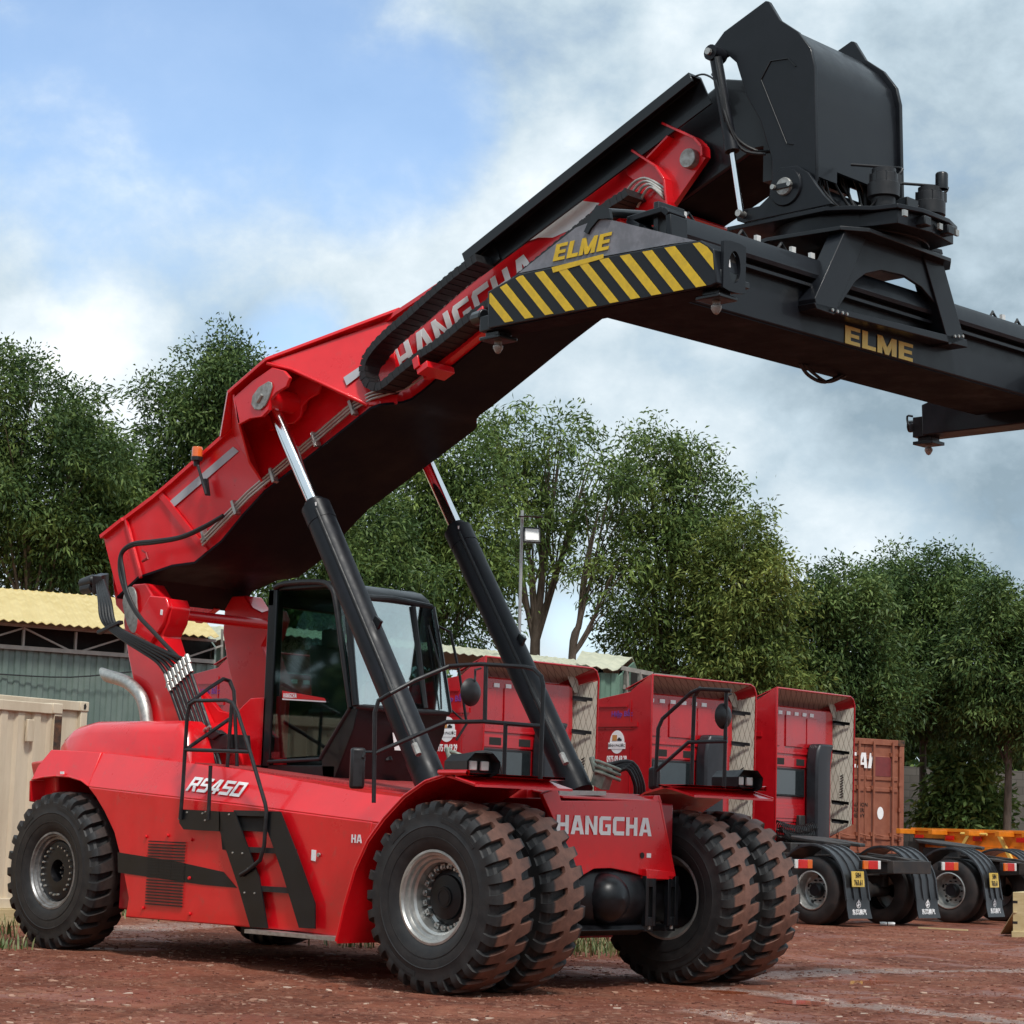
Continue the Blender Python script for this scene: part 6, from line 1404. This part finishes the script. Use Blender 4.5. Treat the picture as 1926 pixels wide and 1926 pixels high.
mb = word('CAI', (xa-.62, .012, z0c+2.0), (1, 0, 0), (0, 0, 1), .36, shear=.15, total=.78, depth=.003); seq(mb, root, 'container_lettering', 'white', smooth=0)
text('CAUTION\nSUPER\nHEAVY', 'container_small_print', M['darkinside'], (xa-.20, .04, z0c+1.0), (1, 0, 0), (0, 0, 1), .13, root, depth=.002)
mb = MB(); mb.bb((W_-.20, -.01, z1c-.14), (W_+.01, .2, z1c+.005)); seq(mb, root, 'corner_casting', 'rust', bevel=.01)
# trailer bed under the brown container
root2 = empty('container_trailer'); tag(root2, 'dark trailer carrying the brown container behind the trucks', 'trailer', 'container trailers'); root2.location = root.location; root2.rotation_euler = root.rotation_euler
mb = MB(); mb.bb((.6, .1, .75), (.8, 12, .98)); mb.bb((1.65, .1, .75), (1.85, 12, .98)); mb.bb((0, .2, .82), (2.44, .35, .98)); mb.bb((0, 11, .82), (2.44, 11.2, .98)); seq(mb, root2, 'frame', 'chassisblack')
for y in (1.4, 2.7, 4.0):
    for x, o_ in ((.2, -1), (2.24, 1)):
        mb = MB(); mb.lathe([(.28, -.12), (.5, -.15), (.53, -.1), (.53, .1), (.5, .15), (.28, .12)], (x, y, .53), axis='x', n=24, cap=True); seq(mb, root2, 'wheel', 'trucktyre')
# orange skeleton trailer
root = empty('skeleton_trailer'); a, b = A(1713, 1553, D=50), A(1990, 1559, D=47); tag(root, 'bright orange empty skeleton trailer behind the trucks at the right edge', 'trailer', 'container trailers')
dx = b-a; dx.z = 0; lt = dx.length; root.location = (a.x, a.y, 0); root.rotation_euler = (0, 0, math.atan2(dx.y, dx.x)); zt = 1.62
mb = MB()
for y in (0, .95): mb.bb((0, y, zt-.07), (lt+3, y+.14, zt-.0)); mb.bb((.05, y+.05, zt-.36), (lt+3, y+.08, zt-.06)); mb.bb((.3, y+.01, zt-.42), (lt+3, y+.12, zt-.36)); mb.bb((1.25, y, .75), (lt+3, y+.13, zt-.4))
for x in (.0, .9, 1.9, 2.7, 3.4, 4.4): mb.bb((x, -.5, zt-.14), (x+.12, 1.55, zt-.03))
seq(mb, root, 'frame', 'orangetrailer', bevel=.006)
mb = MB(); mb.bar((1.25, -.1, .85), (1.75, -.1, zt-.06), .07, .07); mb.bar((2.9, -.1, .9), (2.5, -.1, zt-.1), .07, .07); mb.tube([(1.5, -.12, zt-.1), (2.2, -.12, zt-.1)], .03, 8); seq(mb, root, 'brace', mat('yellow brace', (.75, .5, .12), .5))
mb = MB()
for x in (.15, 1.0, 1.75, 2.9, 3.5): mb.bb((x, -.03, zt-.25), (x+.22, -.0, zt-.15))
seq(mb, root, 'reflector', 'redlens')
mb = MB(); mb.bb((.35, -.35, zt-.32), (.95, .0, zt-.22)); mb.bb((.1, -.2, .9), (.4, .1, zt-.3)); seq(mb, root, 'landing_gear', 'chassisblack')

# ================================================================== SHEDS
def shed(name, label, e0, e1, r0, r1, zb, roofm, wallm, overhang=.5, pitch=.2, openness=0):
    """e0,e1 eave points; r0,r1 ridge points"""
    root = empty(name); root.location = (e0.x, e0.y, 0); tag(root, label, 'shed', 'sheet metal sheds')
    O = Vector((e0.x, e0.y, 0)); E0, E1, R0, R1 = e0-O, e1-O, r0-O, r1-O
    ex = (E1-E0); ln = ex.length; n = max(2, int(ln/pitch)); mb = MB(); lo, hi = [], []
    for k in range(n*4+1):
        tt = k/(n*4); w = Vector((0, 0, .02*math.cos(2*math.pi*k/4))); lo.append(E0.lerp(E1, tt)+w); hi.append(R0.lerp(R1, tt)+w)
    nn = len(lo); mb.add(lo+hi+[q-Vector((0, 0, .012)) for q in lo]+[q-Vector((0, 0, .012)) for q in hi], [(i, i+1, nn+i+1, nn+i) for i in range(nn-1)]+[(2*nn+i, 3*nn+i, 3*nn+i+1, 2*nn+i+1) for i in range(nn-1)]+[(i, 2*nn+i, 2*nn+i+1, i+1) for i in range(nn-1)])
    seq(mb, root, 'roof', roofm, smooth=60)
    back = (R0-E0); back.z = 0; back.normalize(); ih = ex.copy(); ih.z = 0; ih.normalize()
    b0 = E0+back*overhang; b1 = E1+back*overhang
    mb = MB(); corr(mb, (b0.x, b0.y, 0), ih, (b1-b0).length, zb, E0.z-.42 if not openness else min(E0.z, E1.z)-openness, .03, .22, -back); seq(mb, root, 'wall', wallm, smooth=0)
    # far roof slope and gables close the volume
    far0, far1 = R0*2-E0, R1*2-E1; far0.z = E0.z; far1.z = E1.z
    mb = MB(); mb.slab([R0, R1, far1, far0], (0, 0, -.02)); seq(mb, root, 'roof', roofm, smooth=0)
    mb = MB()
    for q0, q1, q2 in ((b0, R0, far0), (b1, R1, far1)):
        mb.slab([Vector((q0.x, q0.y, 0)), Vector((q0.x, q0.y, min(E0.z, E1.z)-.1)), q1-Vector((0, 0, .1)), Vector((q2.x, q2.y, min(E0.z, E1.z)-.1)), Vector((q2.x, q2.y, 0))], ih*.04); seq(mb, root, 'gable', wallm, smooth=0); mb = MB()
    if openness: return root, ih, back
    mb = MB(); h0 = E0.z-.05; h1 = E0.z-.42
    mb.bar(b0+Vector((0, 0, -.42))-back*.06, b1+Vector((0, 0, -.42))-back*.06, .06, .07); mb.bar(b0+Vector((0, 0, -.04))-back*.06, b1+Vector((0, 0, -.04))-back*.06, .06, .05)
    k = 0; stp = 1.0; m_ = int(ln/stp)
    for k in range(m_+1):
        q = b0+ih*(k*stp)-back*.06; mb.bar(q+Vector((0, 0, -.42)), q+Vector((0, 0, -.05)), .04, .04, up=(1, 0, 0)); 
        q2 = q+ih*stp; mb.bar(q+Vector((0, 0, -.42 if k % 2 else -.06)), q2+Vector((0, 0, -.06 if k % 2 else -.42)), .03, .03)
    seq(mb, root, 'truss', mat('galvanised truss', (.36, .35, .31), .6) if 'truss' not in M else 'truss')
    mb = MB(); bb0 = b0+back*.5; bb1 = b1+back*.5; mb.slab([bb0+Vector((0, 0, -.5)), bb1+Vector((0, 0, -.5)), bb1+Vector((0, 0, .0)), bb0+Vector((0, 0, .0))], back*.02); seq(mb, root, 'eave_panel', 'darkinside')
    return root, ih, back
e0, e1 = A(-160, 1152, D=36.6), A(412, 1198, D=40.3); r0, r1 = A(-160, 1093, D=42.0), A(352, 1135, D=46)
s1_, ih, back = shed('corrugated_shed', 'green corrugated shed with a yellow sheet roof at the far left', e0, e1, r0, r1, 0, 'yellowroof', 'greensheet', pitch=.175)
mb = MB(); O = Vector(s1_.location)
w0, w1 = A(0, 1268, D=37.9)-O, A(260, 1262, D=39.4)-O
mb.tube([w0, (w0+w1)/2+Vector((0, 0, -.08)), w1], .012, 6, smooth=4); seq(mb, s1_, 'wall_cable', 'rubber')
# second green shed behind the tower, with a dark doorway
e0, e1 = A(372, 1203, D=43), A(520, 1204, D=43.5); r0, r1 = A(368, 1178, D=46), A(525, 1180, D=46.5)
for q in (e0, e1): pass
s2_, _, _ = shed('corrugated_shed', 'pale green shed with open windows seen between the boom tower legs', e0, e1, r0, r1, 0, 'tinroof', mat('pale green sheet', (.14, .24, .18), .55, var=.2, nscale=2), pitch=.2, openness=.1)
O = Vector(s2_.location); f0 = lambda x, y: A(x, y, D=42.6)-O
mb = MB()
for x0, x1, y0, y1 in ((424, 448, 1186, 1240), (362, 374, 1200, 1222)): mb.slab([f0(x0, y0), f0(x1, y0), f0(x1, y1), f0(x0, y1)], (.02, .02, 0))
seq(mb, s2_, 'window_opening', 'darkinside', smooth=0)
mb = MB(); mb.slab([f0(416, 1184), f0(420, 1184), f0(420, 1242), f0(416, 1242)], (.05, -.05, 0)); mb.slab([f0(424, 1212), f0(452, 1212), f0(452, 1222), f0(424, 1222)], (.04, -.04, 0)); seq(mb, s2_, 'window_frame', 'concrete')
# long tin roofed lean-to behind the trucks
e0, e1 = A(500, 1190, D=48.3), A(1142, 1258, D=46.5); r0, r1 = A(500, 1176, D=50.8), A(1128, 1246, D=49)
s3_, _, _ = shed('lean_to', 'long open lean-to with a weathered tin roof behind the red trucks', e0, e1, r0, r1, 0, 'tinroof', 'darkinside', pitch=.19, openness=.3)
e0, e1 = A(1082, 1247, D=46), A(1162, 1261, D=46.2); r0, r1 = A(1095, 1225, D=49), A(1190, 1237, D=49.2)
s4_, _, _ = shed('corrugated_shed', 'small green shed with a pale raised tin roof above the middle truck', e0, e1, r0, r1, 0, 'tinroof', mat('green sheet', (.13, .23, .17), .55, var=.15, nscale=2), pitch=.19, openness=.05, overhang=.2)
hut = empty('timber_hut', A(1170, 1290, D=47)); hut.location.z = 0; tag(hut, 'open timber frame hut at the right end of the tin roofed sheds', 'hut')
O = Vector(hut.location); f0 = lambda x, y, d=47: A(x, y, D=d)-O
mb = MB()
for p_, q_ in (((1167, 1256), (1228, 1268)), ((1172, 1292), (1226, 1300)), ((1178, 1262), (1178, 1400)), ((1204, 1264), (1204, 1400)), ((1225, 1268), (1225, 1400)), ((1230, 1270), (1290, 1276))): mb.bar(f0(*p_), f0(*q_), .07, .09, up=(.3, .3, .9) if abs(p_[0]-q_[0]) > 5 else (1, 0, 0))
seq(mb, hut, 'frame', 'concrete')
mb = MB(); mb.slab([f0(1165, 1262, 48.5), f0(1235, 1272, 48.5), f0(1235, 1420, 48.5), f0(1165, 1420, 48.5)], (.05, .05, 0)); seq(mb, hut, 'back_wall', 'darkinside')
# block wall
wa, wb = A(1480, 1432, D=63), A(2150, 1450, D=66); wd_ = wb-wa; wd_.z = 0; wl_ = wd_.length
wall = empty('block_wall', (wa.x, wa.y, 0), math.atan2(wd_.y, wd_.x)); tag(wall, 'grey block boundary wall under the trees at the right', 'wall')
m, t, p = newmat('grey concrete blocks'); tc = N(t, 'ShaderNodeTexCoord'); mp = N(t, 'ShaderNodeMapping'); mp.inputs['Rotation'].default_value = (R(90), 0, 0); t.links.new(tc.outputs['Object'], mp.inputs[0]); bk_ = N(t, 'ShaderNodeTexBrick'); bk_.inputs['Scale'].default_value = 1; bk_.inputs['Brick Width'].default_value = .42; bk_.inputs['Row Height'].default_value = .21; bk_.inputs['Mortar Size'].default_value = .012
bk_.inputs['Color1'].default_value = (.10, .092, .08, 1); bk_.inputs['Color2'].default_value = (.135, .125, .11, 1); bk_.inputs['Mortar'].default_value = (.08, .075, .065, 1); t.links.new(mp.outputs[0], bk_.inputs['Vector']); t.links.new(bk_.outputs[0], p.inputs['Base Color']); p.inputs['Roughness'].default_value = .95
mb = MB(); mb.bb((0, 0, 0), (wl_, .2, wa.z)); seq(mb, wall, 'panel', m)
mb = MB()
for k in range(int(wl_/3)+1): mb.bb((k*3-.12, -.05, 0), (k*3+.12, 0, wa.z+.02))
seq(mb, wall, 'pier', 'wallblock')
# floodlight pole
pl = A(979, 1240, D=47); lp = empty('lamp_pole', (pl.x, pl.y, 0)); tag(lp, 'slim grey pole with a square floodlight and small solar panel among the trees', 'lamp')
tz = A(981, 1000, D=47); mb = MB(); mb.tube([(0, 0, 0), (tz.x-pl.x, tz.y-pl.y, tz.z+.45)], .035, 10); seq(mb, lp, 'pole', 'polemetal')
q = A(1000, 1007, D=46.8)-Vector(lp.location); hd = MB(); rz = Matrix.Rotation(YAW+.15, 3, 'Z') @ Matrix.Rotation(R(-20), 3, 'X'); hd.box(q, (.36, .08, .36), rz); hd = seq(hd, lp, 'lamp_head', 'plastic', bevel=.02)
mb = MB(); mb.box(q+rz @ Vector((0, -.045, 0)), (.28, .012, .26), rz); seq(mb, hd, 'lamp_glass', 'lens')
q = A(998, 971, D=46.8)-Vector(lp.location); mb = MB(); mb.box(q, (.5, .35, .03), Matrix.Rotation(YAW, 3, 'Z') @ Matrix.Rotation(R(12), 3, 'X')); seq(mb, lp, 'solar_panel', 'darkglass')
# crate, board and small litter
cr = A(1905, 1763, Z=0); crate = empty('wooden_crate', (cr.x, cr.y, 0), R(20)); tag(crate, 'pale plywood crate standing on the mud at the right edge', 'crate')
mb = MB(); mb.bb((0, 0, .08), (1.1, .8, .66)); seq(mb, crate, 'box', 'wood', bevel=.004)
mb = MB(); mb.bb((-.015, -.02, .0), (1.12, .1, .09)); mb.bb((-.015, .7, 0), (1.12, .82, .09)); mb.bb((.4, -.02, .66), (.5, .8, .70)); seq(mb, crate, 'skid', 'wood', bevel=.004)
mb = MB()
for z in (.5, .2): mb.bb((-.004, -.004, z), (.07, -.001, z+.035))
seq(mb, crate, 'corner_strap', 'plastic', smooth=0)
mb = MB(); a, b = A(1882, 1757, Z=0), cr+Vector((.02, -.02, .36)); mb.slab([a, a+Vector((.2, .2, 0)), b+Vector((.2, .2, 0)), b], (0, 0, .02)); tag(mb.build('plank', M['wood']), 'short board leaning against the plywood crate', 'board')
mb = MB(); a = A(1655, 1741, Z=0)
for dx in (0, .13): mb.tube([a+Vector((dx*.7, dx*.7, .03)), a+Vector((dx*.7+.05, dx*.7+.04, .035)), a+Vector((dx*.7+.08, dx*.7+.07, .03))], .03, 8)
tag(mb.build('plastic_litter', M['plasticwhite']), 'crumpled white plastic litter on the ground by the truck flaps', 'litter')
mb = MB(); a, b = A(1728, 1746, Z=0), A(1820, 1751, Z=0); mb.bar(a+Vector((0, 0, .012)), b+Vector((0, 0, .012)), .05, .02); tag(mb.build('stick', M['wood']), 'long thin pale stick of wood lying flat on the mud', 'stick')

# ================================================================== TREES
def treemat(name, base, lite, dark):
    m, t, p = newmat(name); g = N(t, 'ShaderNodeNewGeometry'); r = N(t, 'ShaderNodeValToRGB'); tc = N(t, 'ShaderNodeTexCoord'); n = N(t, 'ShaderNodeTexNoise'); n.inputs['Scale'].default_value = .75; n.inputs['Detail'].default_value = 4; t.links.new(tc.outputs['Object'], n.inputs['Vector'])
    a = N(t, 'ShaderNodeMath', operation='MULTIPLY_ADD'); a.inputs[1].default_value = .42; a.inputs[2].default_value = -.03; t.links.new(g.outputs['Random Per Island'], a.inputs[0])
    b = N(t, 'ShaderNodeMath', operation='MULTIPLY_ADD'); b.inputs[1].default_value = 1.1; t.links.new(n.outputs['Fac'], b.inputs[0]); t.links.new(a.outputs[0], b.inputs[2])
    sbt = N(t, 'ShaderNodeMath', operation='SUBTRACT'); sbt.inputs[1].default_value = .18; t.links.new(b.outputs[0], sbt.inputs[0]); t.links.new(sbt.outputs[0], r.inputs[0])
    e = r.color_ramp.elements; e[0].position = .1; e[0].color = (*dark, 1); e[1].position = .85; e[1].color = (*lite, 1); x = e.new(.5); x.color = (*base, 1)
    t.links.new(r.outputs[0], p.inputs['Base Color']); p.inputs['Roughness'].default_value = .5; p.inputs['Specular IOR Level'].default_value = .22
    tr = N(t, 'ShaderNodeBsdfTranslucent'); t.links.new(r.outputs[0], tr.inputs[0]); mx = N(t, 'ShaderNodeMixShader'); mx.inputs[0].default_value = .22; o = t.nodes['Material Output']; t.links.new(p.outputs[0], mx.inputs[1]); t.links.new(tr.outputs[0], mx.inputs[2]); t.links.new(mx.outputs[0], o.inputs[0])
    return m
TM = [treemat('dark glossy foliage', (.062, .112, .034), (.18, .25, .072), (.02, .042, .018)), treemat('mid green foliage', (.095, .155, .042), (.26, .34, .09), (.034, .066, .022)), treemat('light olive foliage', (.12, .17, .042), (.30, .34, .085), (.045, .08, .024))]
def foliage(name, blobs, n, m, parent, ls=.2, lw=.045, seed=0, shell=.5):
    """leaf-sized faces in drooping sprays filling the crown volume; blobs: (centre, rx, rz)"""
    rs = np.random.RandomState(seed); extra = []
    for c_, rx_, rz_ in blobs:     # smaller boughs breaking the outline
        for _ in range(6):
            dd = rs.randn(3); dd[2] = abs(dd[2])*.9-.25; dd /= np.linalg.norm(dd); f_ = .18+.24*rs.rand(); g_ = .95+.16*rs.rand(); extra.append((Vector((c_[0]+dd[0]*rx_*g_, c_[1]+dd[1]*rx_*g_, c_[2]+dd[2]*rz_*g_)), rx_*f_, rz_*f_*1.15))
    blobs = list(blobs)+extra; vol = np.array([b[1]**2*b[2] for b in blobs])**.75; vol /= vol.sum()
    n = int(n*1.0); ncl = max(20, n//34); idx = rs.choice(len(blobs), ncl, p=vol)
    C = np.array([list(b[0]) for b in blobs])[idx]; RX = np.array([b[1] for b in blobs])[idx]; RZ = np.array([b[2] for b in blobs])[idx]
    d = rs.randn(ncl, 3); d /= np.linalg.norm(d, axis=1)[:, None]; rad = np.minimum((shell+(1-shell)*rs.rand(ncl))**.7*(1+.10*rs.randn(ncl)), 1.13)
    P = C+d*rad[:, None]*np.stack([RX, RX, RZ], 1)
    k = n//ncl; cid = np.repeat(np.arange(ncl), k); N_ = len(cid)
    outd = d[cid]; spray = rs.randn(N_, 3)*.9+outd*1.0+np.array([0, 0, -.25]); spray /= np.linalg.norm(spray, axis=1)[:, None]
    base = P[cid]+rs.randn(N_, 3)*np.array([.19, .19, .13])+spray*rs.rand(N_, 1)*.12
    L_ = ls*(.6+.8*rs.rand(N_, 1)); W_ = lw*(.7+.6*rs.rand(N_, 1))
    sd_ = np.cross(spray, rs.randn(N_, 3)); sd_ /= np.linalg.norm(sd_, axis=1)[:, None]; nr = np.cross(spray, sd_)
    v = np.empty((N_, 4, 3)); v[:, 0] = base; v[:, 1] = base+spray*L_*.45+sd_*W_-nr*L_*.06; v[:, 2] = base+spray*L_-np.array([0, 0, 1])*L_*.18; v[:, 3] = base+spray*L_*.45-sd_*W_-nr*L_*.06
    me = bpy.data.meshes.new(name); me.vertices.add(N_*4); me.vertices.foreach_set('co', v.reshape(-1).astype(np.float32))
    me.loops.add(N_*4); me.loops.foreach_set('vertex_index', np.arange(N_*4, dtype=np.int32)); me.polygons.add(N_); me.polygons.foreach_set('loop_start', np.arange(0, N_*4, 4, dtype=np.int32)); me.polygons.foreach_set('loop_total', np.full(N_, 4, dtype=np.int32)); me.update(calc_edges=True)
    me.materials.append(m); o = bpy.data.objects.new(name, me); col.objects.link(o); o.parent = parent; return o
TREES = []
def tree(label, trunk, D, blobs, n, mi, seed, tr=.13, limbs=True, cat='tree', grp='trees behind the yard', ls=.145, lw=.025, shell=.45, path=None):
    """trunk: image x of the foot; blobs: (image x, image y, radius m, height factor, depth offset)"""
    f = A(trunk, 1500, D=D); root = empty('leafy_tree' if cat == 'tree' else 'bush', (f.x, f.y, 0)); O = Vector((f.x, f.y, 0)); rs = random.Random(seed)
    bl = []
    for b in blobs:
        c = A(b[0], b[1], D=D+b[4])-O; bl.append((c-Vector((0, 0, .12)), b[2]*.9, b[2]*b[3]*.9))
    foliage('crown', bl, n, TM[mi], root, seed=seed, ls=ls, lw=lw, shell=shell)
    top = max(bl, key=lambda q: q[0].z); cm = Vector((0, 0, 0))
    for q in bl: cm += q[0]
    cm /= len(bl); mb = MB()
    tp = [(0, 0, 0), (rs.uniform(-.15, .15), rs.uniform(-.1, .1), cm.z*.45), (cm.x*.5, cm.y*.5, cm.z*.85), tuple(cm.lerp(top[0], .6))] if not path else [tuple(A(x, y, D=D)-O) for x, y in path]
    nn = len(tp); mb.tube(tp, tr, 9, smooth=5, radii=[tr*(1-.75*i/(5*(nn-1))) for i in range(5*(nn-1)+1)])
    for q in bl:
        z0 = max(.8, min(q[0].z-.6, cm.z*.62+rs.uniform(-.5, .5))); st_ = Vector(tp[1]).lerp(Vector(tp[2]), max(0, min(1, (z0-tp[1][2])/max(.1, tp[2][2]-tp[1][2])))); mid = st_.lerp(q[0], .5)+Vector((0, 0, -.15)); mb.tube([st_, mid, q[0]], tr*.4, 6, smooth=3, radii=[tr*.42*(1-.8*i/6) for i in range(7)])
        for _ in range(4):
            e_ = q[0]+Vector((rs.uniform(-1, 1)*q[1]*.8, rs.uniform(-1, 1)*q[1]*.8, rs.uniform(-.5, .8)*q[2]*.8)); mb.tube([mid, mid.lerp(e_, .5)+Vector((0, 0, .1)), e_], tr*.2, 5, radii=[tr*.22, tr*.15, tr*.05])
    seq(mb, root, 'trunk', 'barkm', smooth=60)
    tag(root, label, cat, grp); return root
tree('dense dark tree filling the left edge above the yellow roof', 40, 52, [(40, 790, 1.5, 1.2, 0), (-20, 720, 1.1, 1.2, 0), (110, 870, 1.5, 1.1, .5), (30, 950, 2.0, 1, 1), (-60, 900, 1.6, 1, 0), (130, 1010, 1.5, .9, 1), (60, 1060, 1.8, .8, 2)], 52000, 0, 11)
tree('lighter feathery tree second from the left, lower than its neighbour', 190, 54, [(150, 800, .8, 1.2, 0), (185, 850, 1.0, 1.2, .3), (215, 940, 1.1, 1.1, 0), (180, 1030, 1.4, 1, 1), (240, 1010, .9, 1.2, 0)], 19000, 1, 12, shell=.3)
tree('tall bushy tree rising behind the boom tail and orange beacon', 370, 56, [(385, 735, 1.15, 1.3, 0), (440, 700, .9, 1.1, 0), (335, 800, 1.15, 1.2, 0), (430, 800, 1.4, 1.1, .4), (350, 900, 1.4, 1, .5), (450, 860, 1.2, 1, 0), (300, 950, 1.2, 1.1, 1), (400, 1000, 1.6, 1, 1), (470, 730, .7, 1.1, 0)], 46000, 0, 13)
tree('dark tree standing behind the cab roof and the near lift cylinder', 600, 52, [(600, 1060, 1.6, 1.1, 0), (680, 990, 1.3, 1.1, 0), (560, 1120, 1.3, .9, 0), (720, 1080, 1.5, 1, .6), (650, 1150, 1.5, .8, .5)], 30000, 0, 14)
tree('broad dark tree between the two lift cylinders', 800, 54, [(800, 930, 1.4, 1.2, 0), (870, 860, 1.15, 1.2, 0), (760, 1020, 1.6, 1.1, .4), (880, 970, 1.4, 1.1, 0), (830, 1080, 1.6, 1, .5), (900, 1060, 1.1, 1, 0), (860, 1170, 1.3, .7, .5)], 34000, 1, 15)
tree('open crowned tree with a bare reddish trunk beside the floodlight pole', 1008, 56, [(1055, 810, .85, .9, 0), (985, 830, 1.0, 1.0, 0), (1110, 850, .75, 1.1, 0), (960, 900, .9, 1, .3), (1030, 900, 1.2, 1, 0), (1000, 985, 1.1, .9, 0), (1075, 960, .9, 1, 0), (965, 1060, .45, 1, 0), (1040, 1070, .6, .8, 0), (930, 800, .6, .8, 0)], 6800, 1, 16, tr=.16, shell=.25, path=[(1008, 1560), (1006, 1220), (1016, 1120), (1022, 1040), (1010, 960)], ls=.19)
tree('slender forked tree right of the floodlight pole with sky below its crown', 1072, 55, [(1150, 900, .8, 1.2, 0), (1120, 980, .8, 1.1, 0), (1100, 1060, .6, 1, 0), (1160, 1050, .7, 1.2, 0), (1130, 1130, .45, .9, 0)], 3300, 1, 17, tr=.12, shell=.2, path=[(1075, 1560), (1076, 1235), (1090, 1170), (1098, 1080), (1120, 980)], ls=.19)
tree('full olive green tree right of centre with a rounded top', 1250, 56, [(1225, 860, .95, 1.1, 0), (1270, 850, .8, 1, 0), (1310, 890, .9, 1, 0), (1200, 930, 1.0, 1.1, 0), (1280, 960, 1.4, 1, 0), (1345, 950, .8, 1.1, 0), (1220, 1030, 1.3, 1, 0), (1330, 1040, 1.3, 1, .4), (1200, 1120, 1.0, 1, 0), (1280, 1130, 1.5, 1, .6), (1215, 1200, 1.1, .8, .3), (1300, 1220, 1.5, .7, .6)], 30000, 1, 18, shell=.35)
tree('yellow green tree sloping down to the right above the middle truck', 1400, 55, [(1400, 1010, .8, 1.1, 0), (1440, 1060, .7, 1.1, 0), (1390, 1100, 1.3, 1.1, 0), (1450, 1130, .8, 1.1, 0), (1400, 1190, 1.3, .9, .3), (1350, 1250, 1.3, .8, .3), (1430, 1270, 1.4, .8, .3), (1380, 1320, 1.4, .7, 1)], 36000, 2, 19, shell=.35)
tree('dark dense tree behind the right-hand truck cab', 1560, 57, [(1540, 1140, .9, 1.1, 0), (1590, 1110, .9, 1.1, 0), (1520, 1210, 1.3, 1.1, 0), (1600, 1200, 1.4, 1.1, 0), (1550, 1290, 1.6, 1, .4), (1640, 1300, 1.4, 1, .3), (1500, 1320, 1.2, .9, .3), (1590, 1350, 1.2, .6, .5)], 44000, 0, 20)
tree('tall dark tree above the block wall, highest on the right', 1740, 60, [(1700, 1100, 1.0, 1.1, 0), (1760, 1090, 1.0, 1.0, 0), (1650, 1150, 1.1, 1.1, 0), (1740, 1170, 1.5, 1.1, 0), (1810, 1130, .9, 1.1, 0), (1700, 1260, 1.7, 1, .4), (1790, 1250, 1.6, 1, .3), (1745, 1320, 1.5, .75, .4)], 52000, 0, 21)
tree('dark tree at the right edge with lighter leaf tips', 1890, 58, [(1860, 1130, .8, 1.1, 0), (1910, 1170, .9, 1.1, 0), (1960, 1190, 1.1, 1.1, 0), (1860, 1240, 1.4, 1.1, 0), (1930, 1280, 1.6, 1.1, .3), (1860, 1330, 1.4, .8, .4), (1940, 1350, 1.4, .7, .2)], 38000, 0, 22)
tree('rounded bush growing in front of the block wall', 1820, 59, [(1815, 1470, .75, 1.1, 0), (1790, 1520, .75, .9, 0), (1850, 1520, .8, .9, 0), (1820, 1430, .45, 1.1, 0), (1820, 1550, 1.0, .5, 0)], 9500, 1, 23, tr=.05, cat='bush', grp='bushes by the wall', ls=.22, lw=.04, shell=.4)
tree('low bush beside the brown container under the trees', 1500, 60, [(1480, 1400, 1.2, 1, 0), (1420, 1400, 1.2, 1, 0), (1540, 1430, 1.2, .8, 0)], 15000, 0, 24, tr=.05, cat='bush', grp='bushes by the wall')
# a far belt of woodland closing the gaps low down
fw_ = empty('tmp'); f_ = [(A(x, 1400+rng.randint(-40, 40), D=78+6*rng.rand()), 3.2, 2.4) for x in range(-300, 2300, 110) if not 940 < x < 1160]
wd2 = foliage('distant_wood', f_, 60000, TM[0], None, ls=.4, lw=.12, seed=99); tag(wd2, 'dark band of woodland far behind the sheds', kind='stuff'); bpy.data.objects.remove(fw_)

# added unseen belt of trees behind the camera, darkening reflections in paint and glass
bl_ = []
for k in range(44):
    a_ = R(-150+k*4.4); r_ = 52+4*math.sin(k*1.7); c_ = Vector((6+r_*math.cos(a_), -6+r_*math.sin(a_), 0))
    for z_, q_ in ((2.5, 3.6), (6.5, 3.8), (10.0, 3.0)): bl_.append((c_+Vector((rng.randn(), rng.randn(), z_+rng.randn()*.8)), q_, 2.9))
wd3 = foliage('distant_wood', bl_, 70000, TM[0], None, ls=1.0, lw=.34, seed=77, shell=.5); tag(wd3, 'unseen belt of trees added behind the camera to darken reflections', kind='stuff')
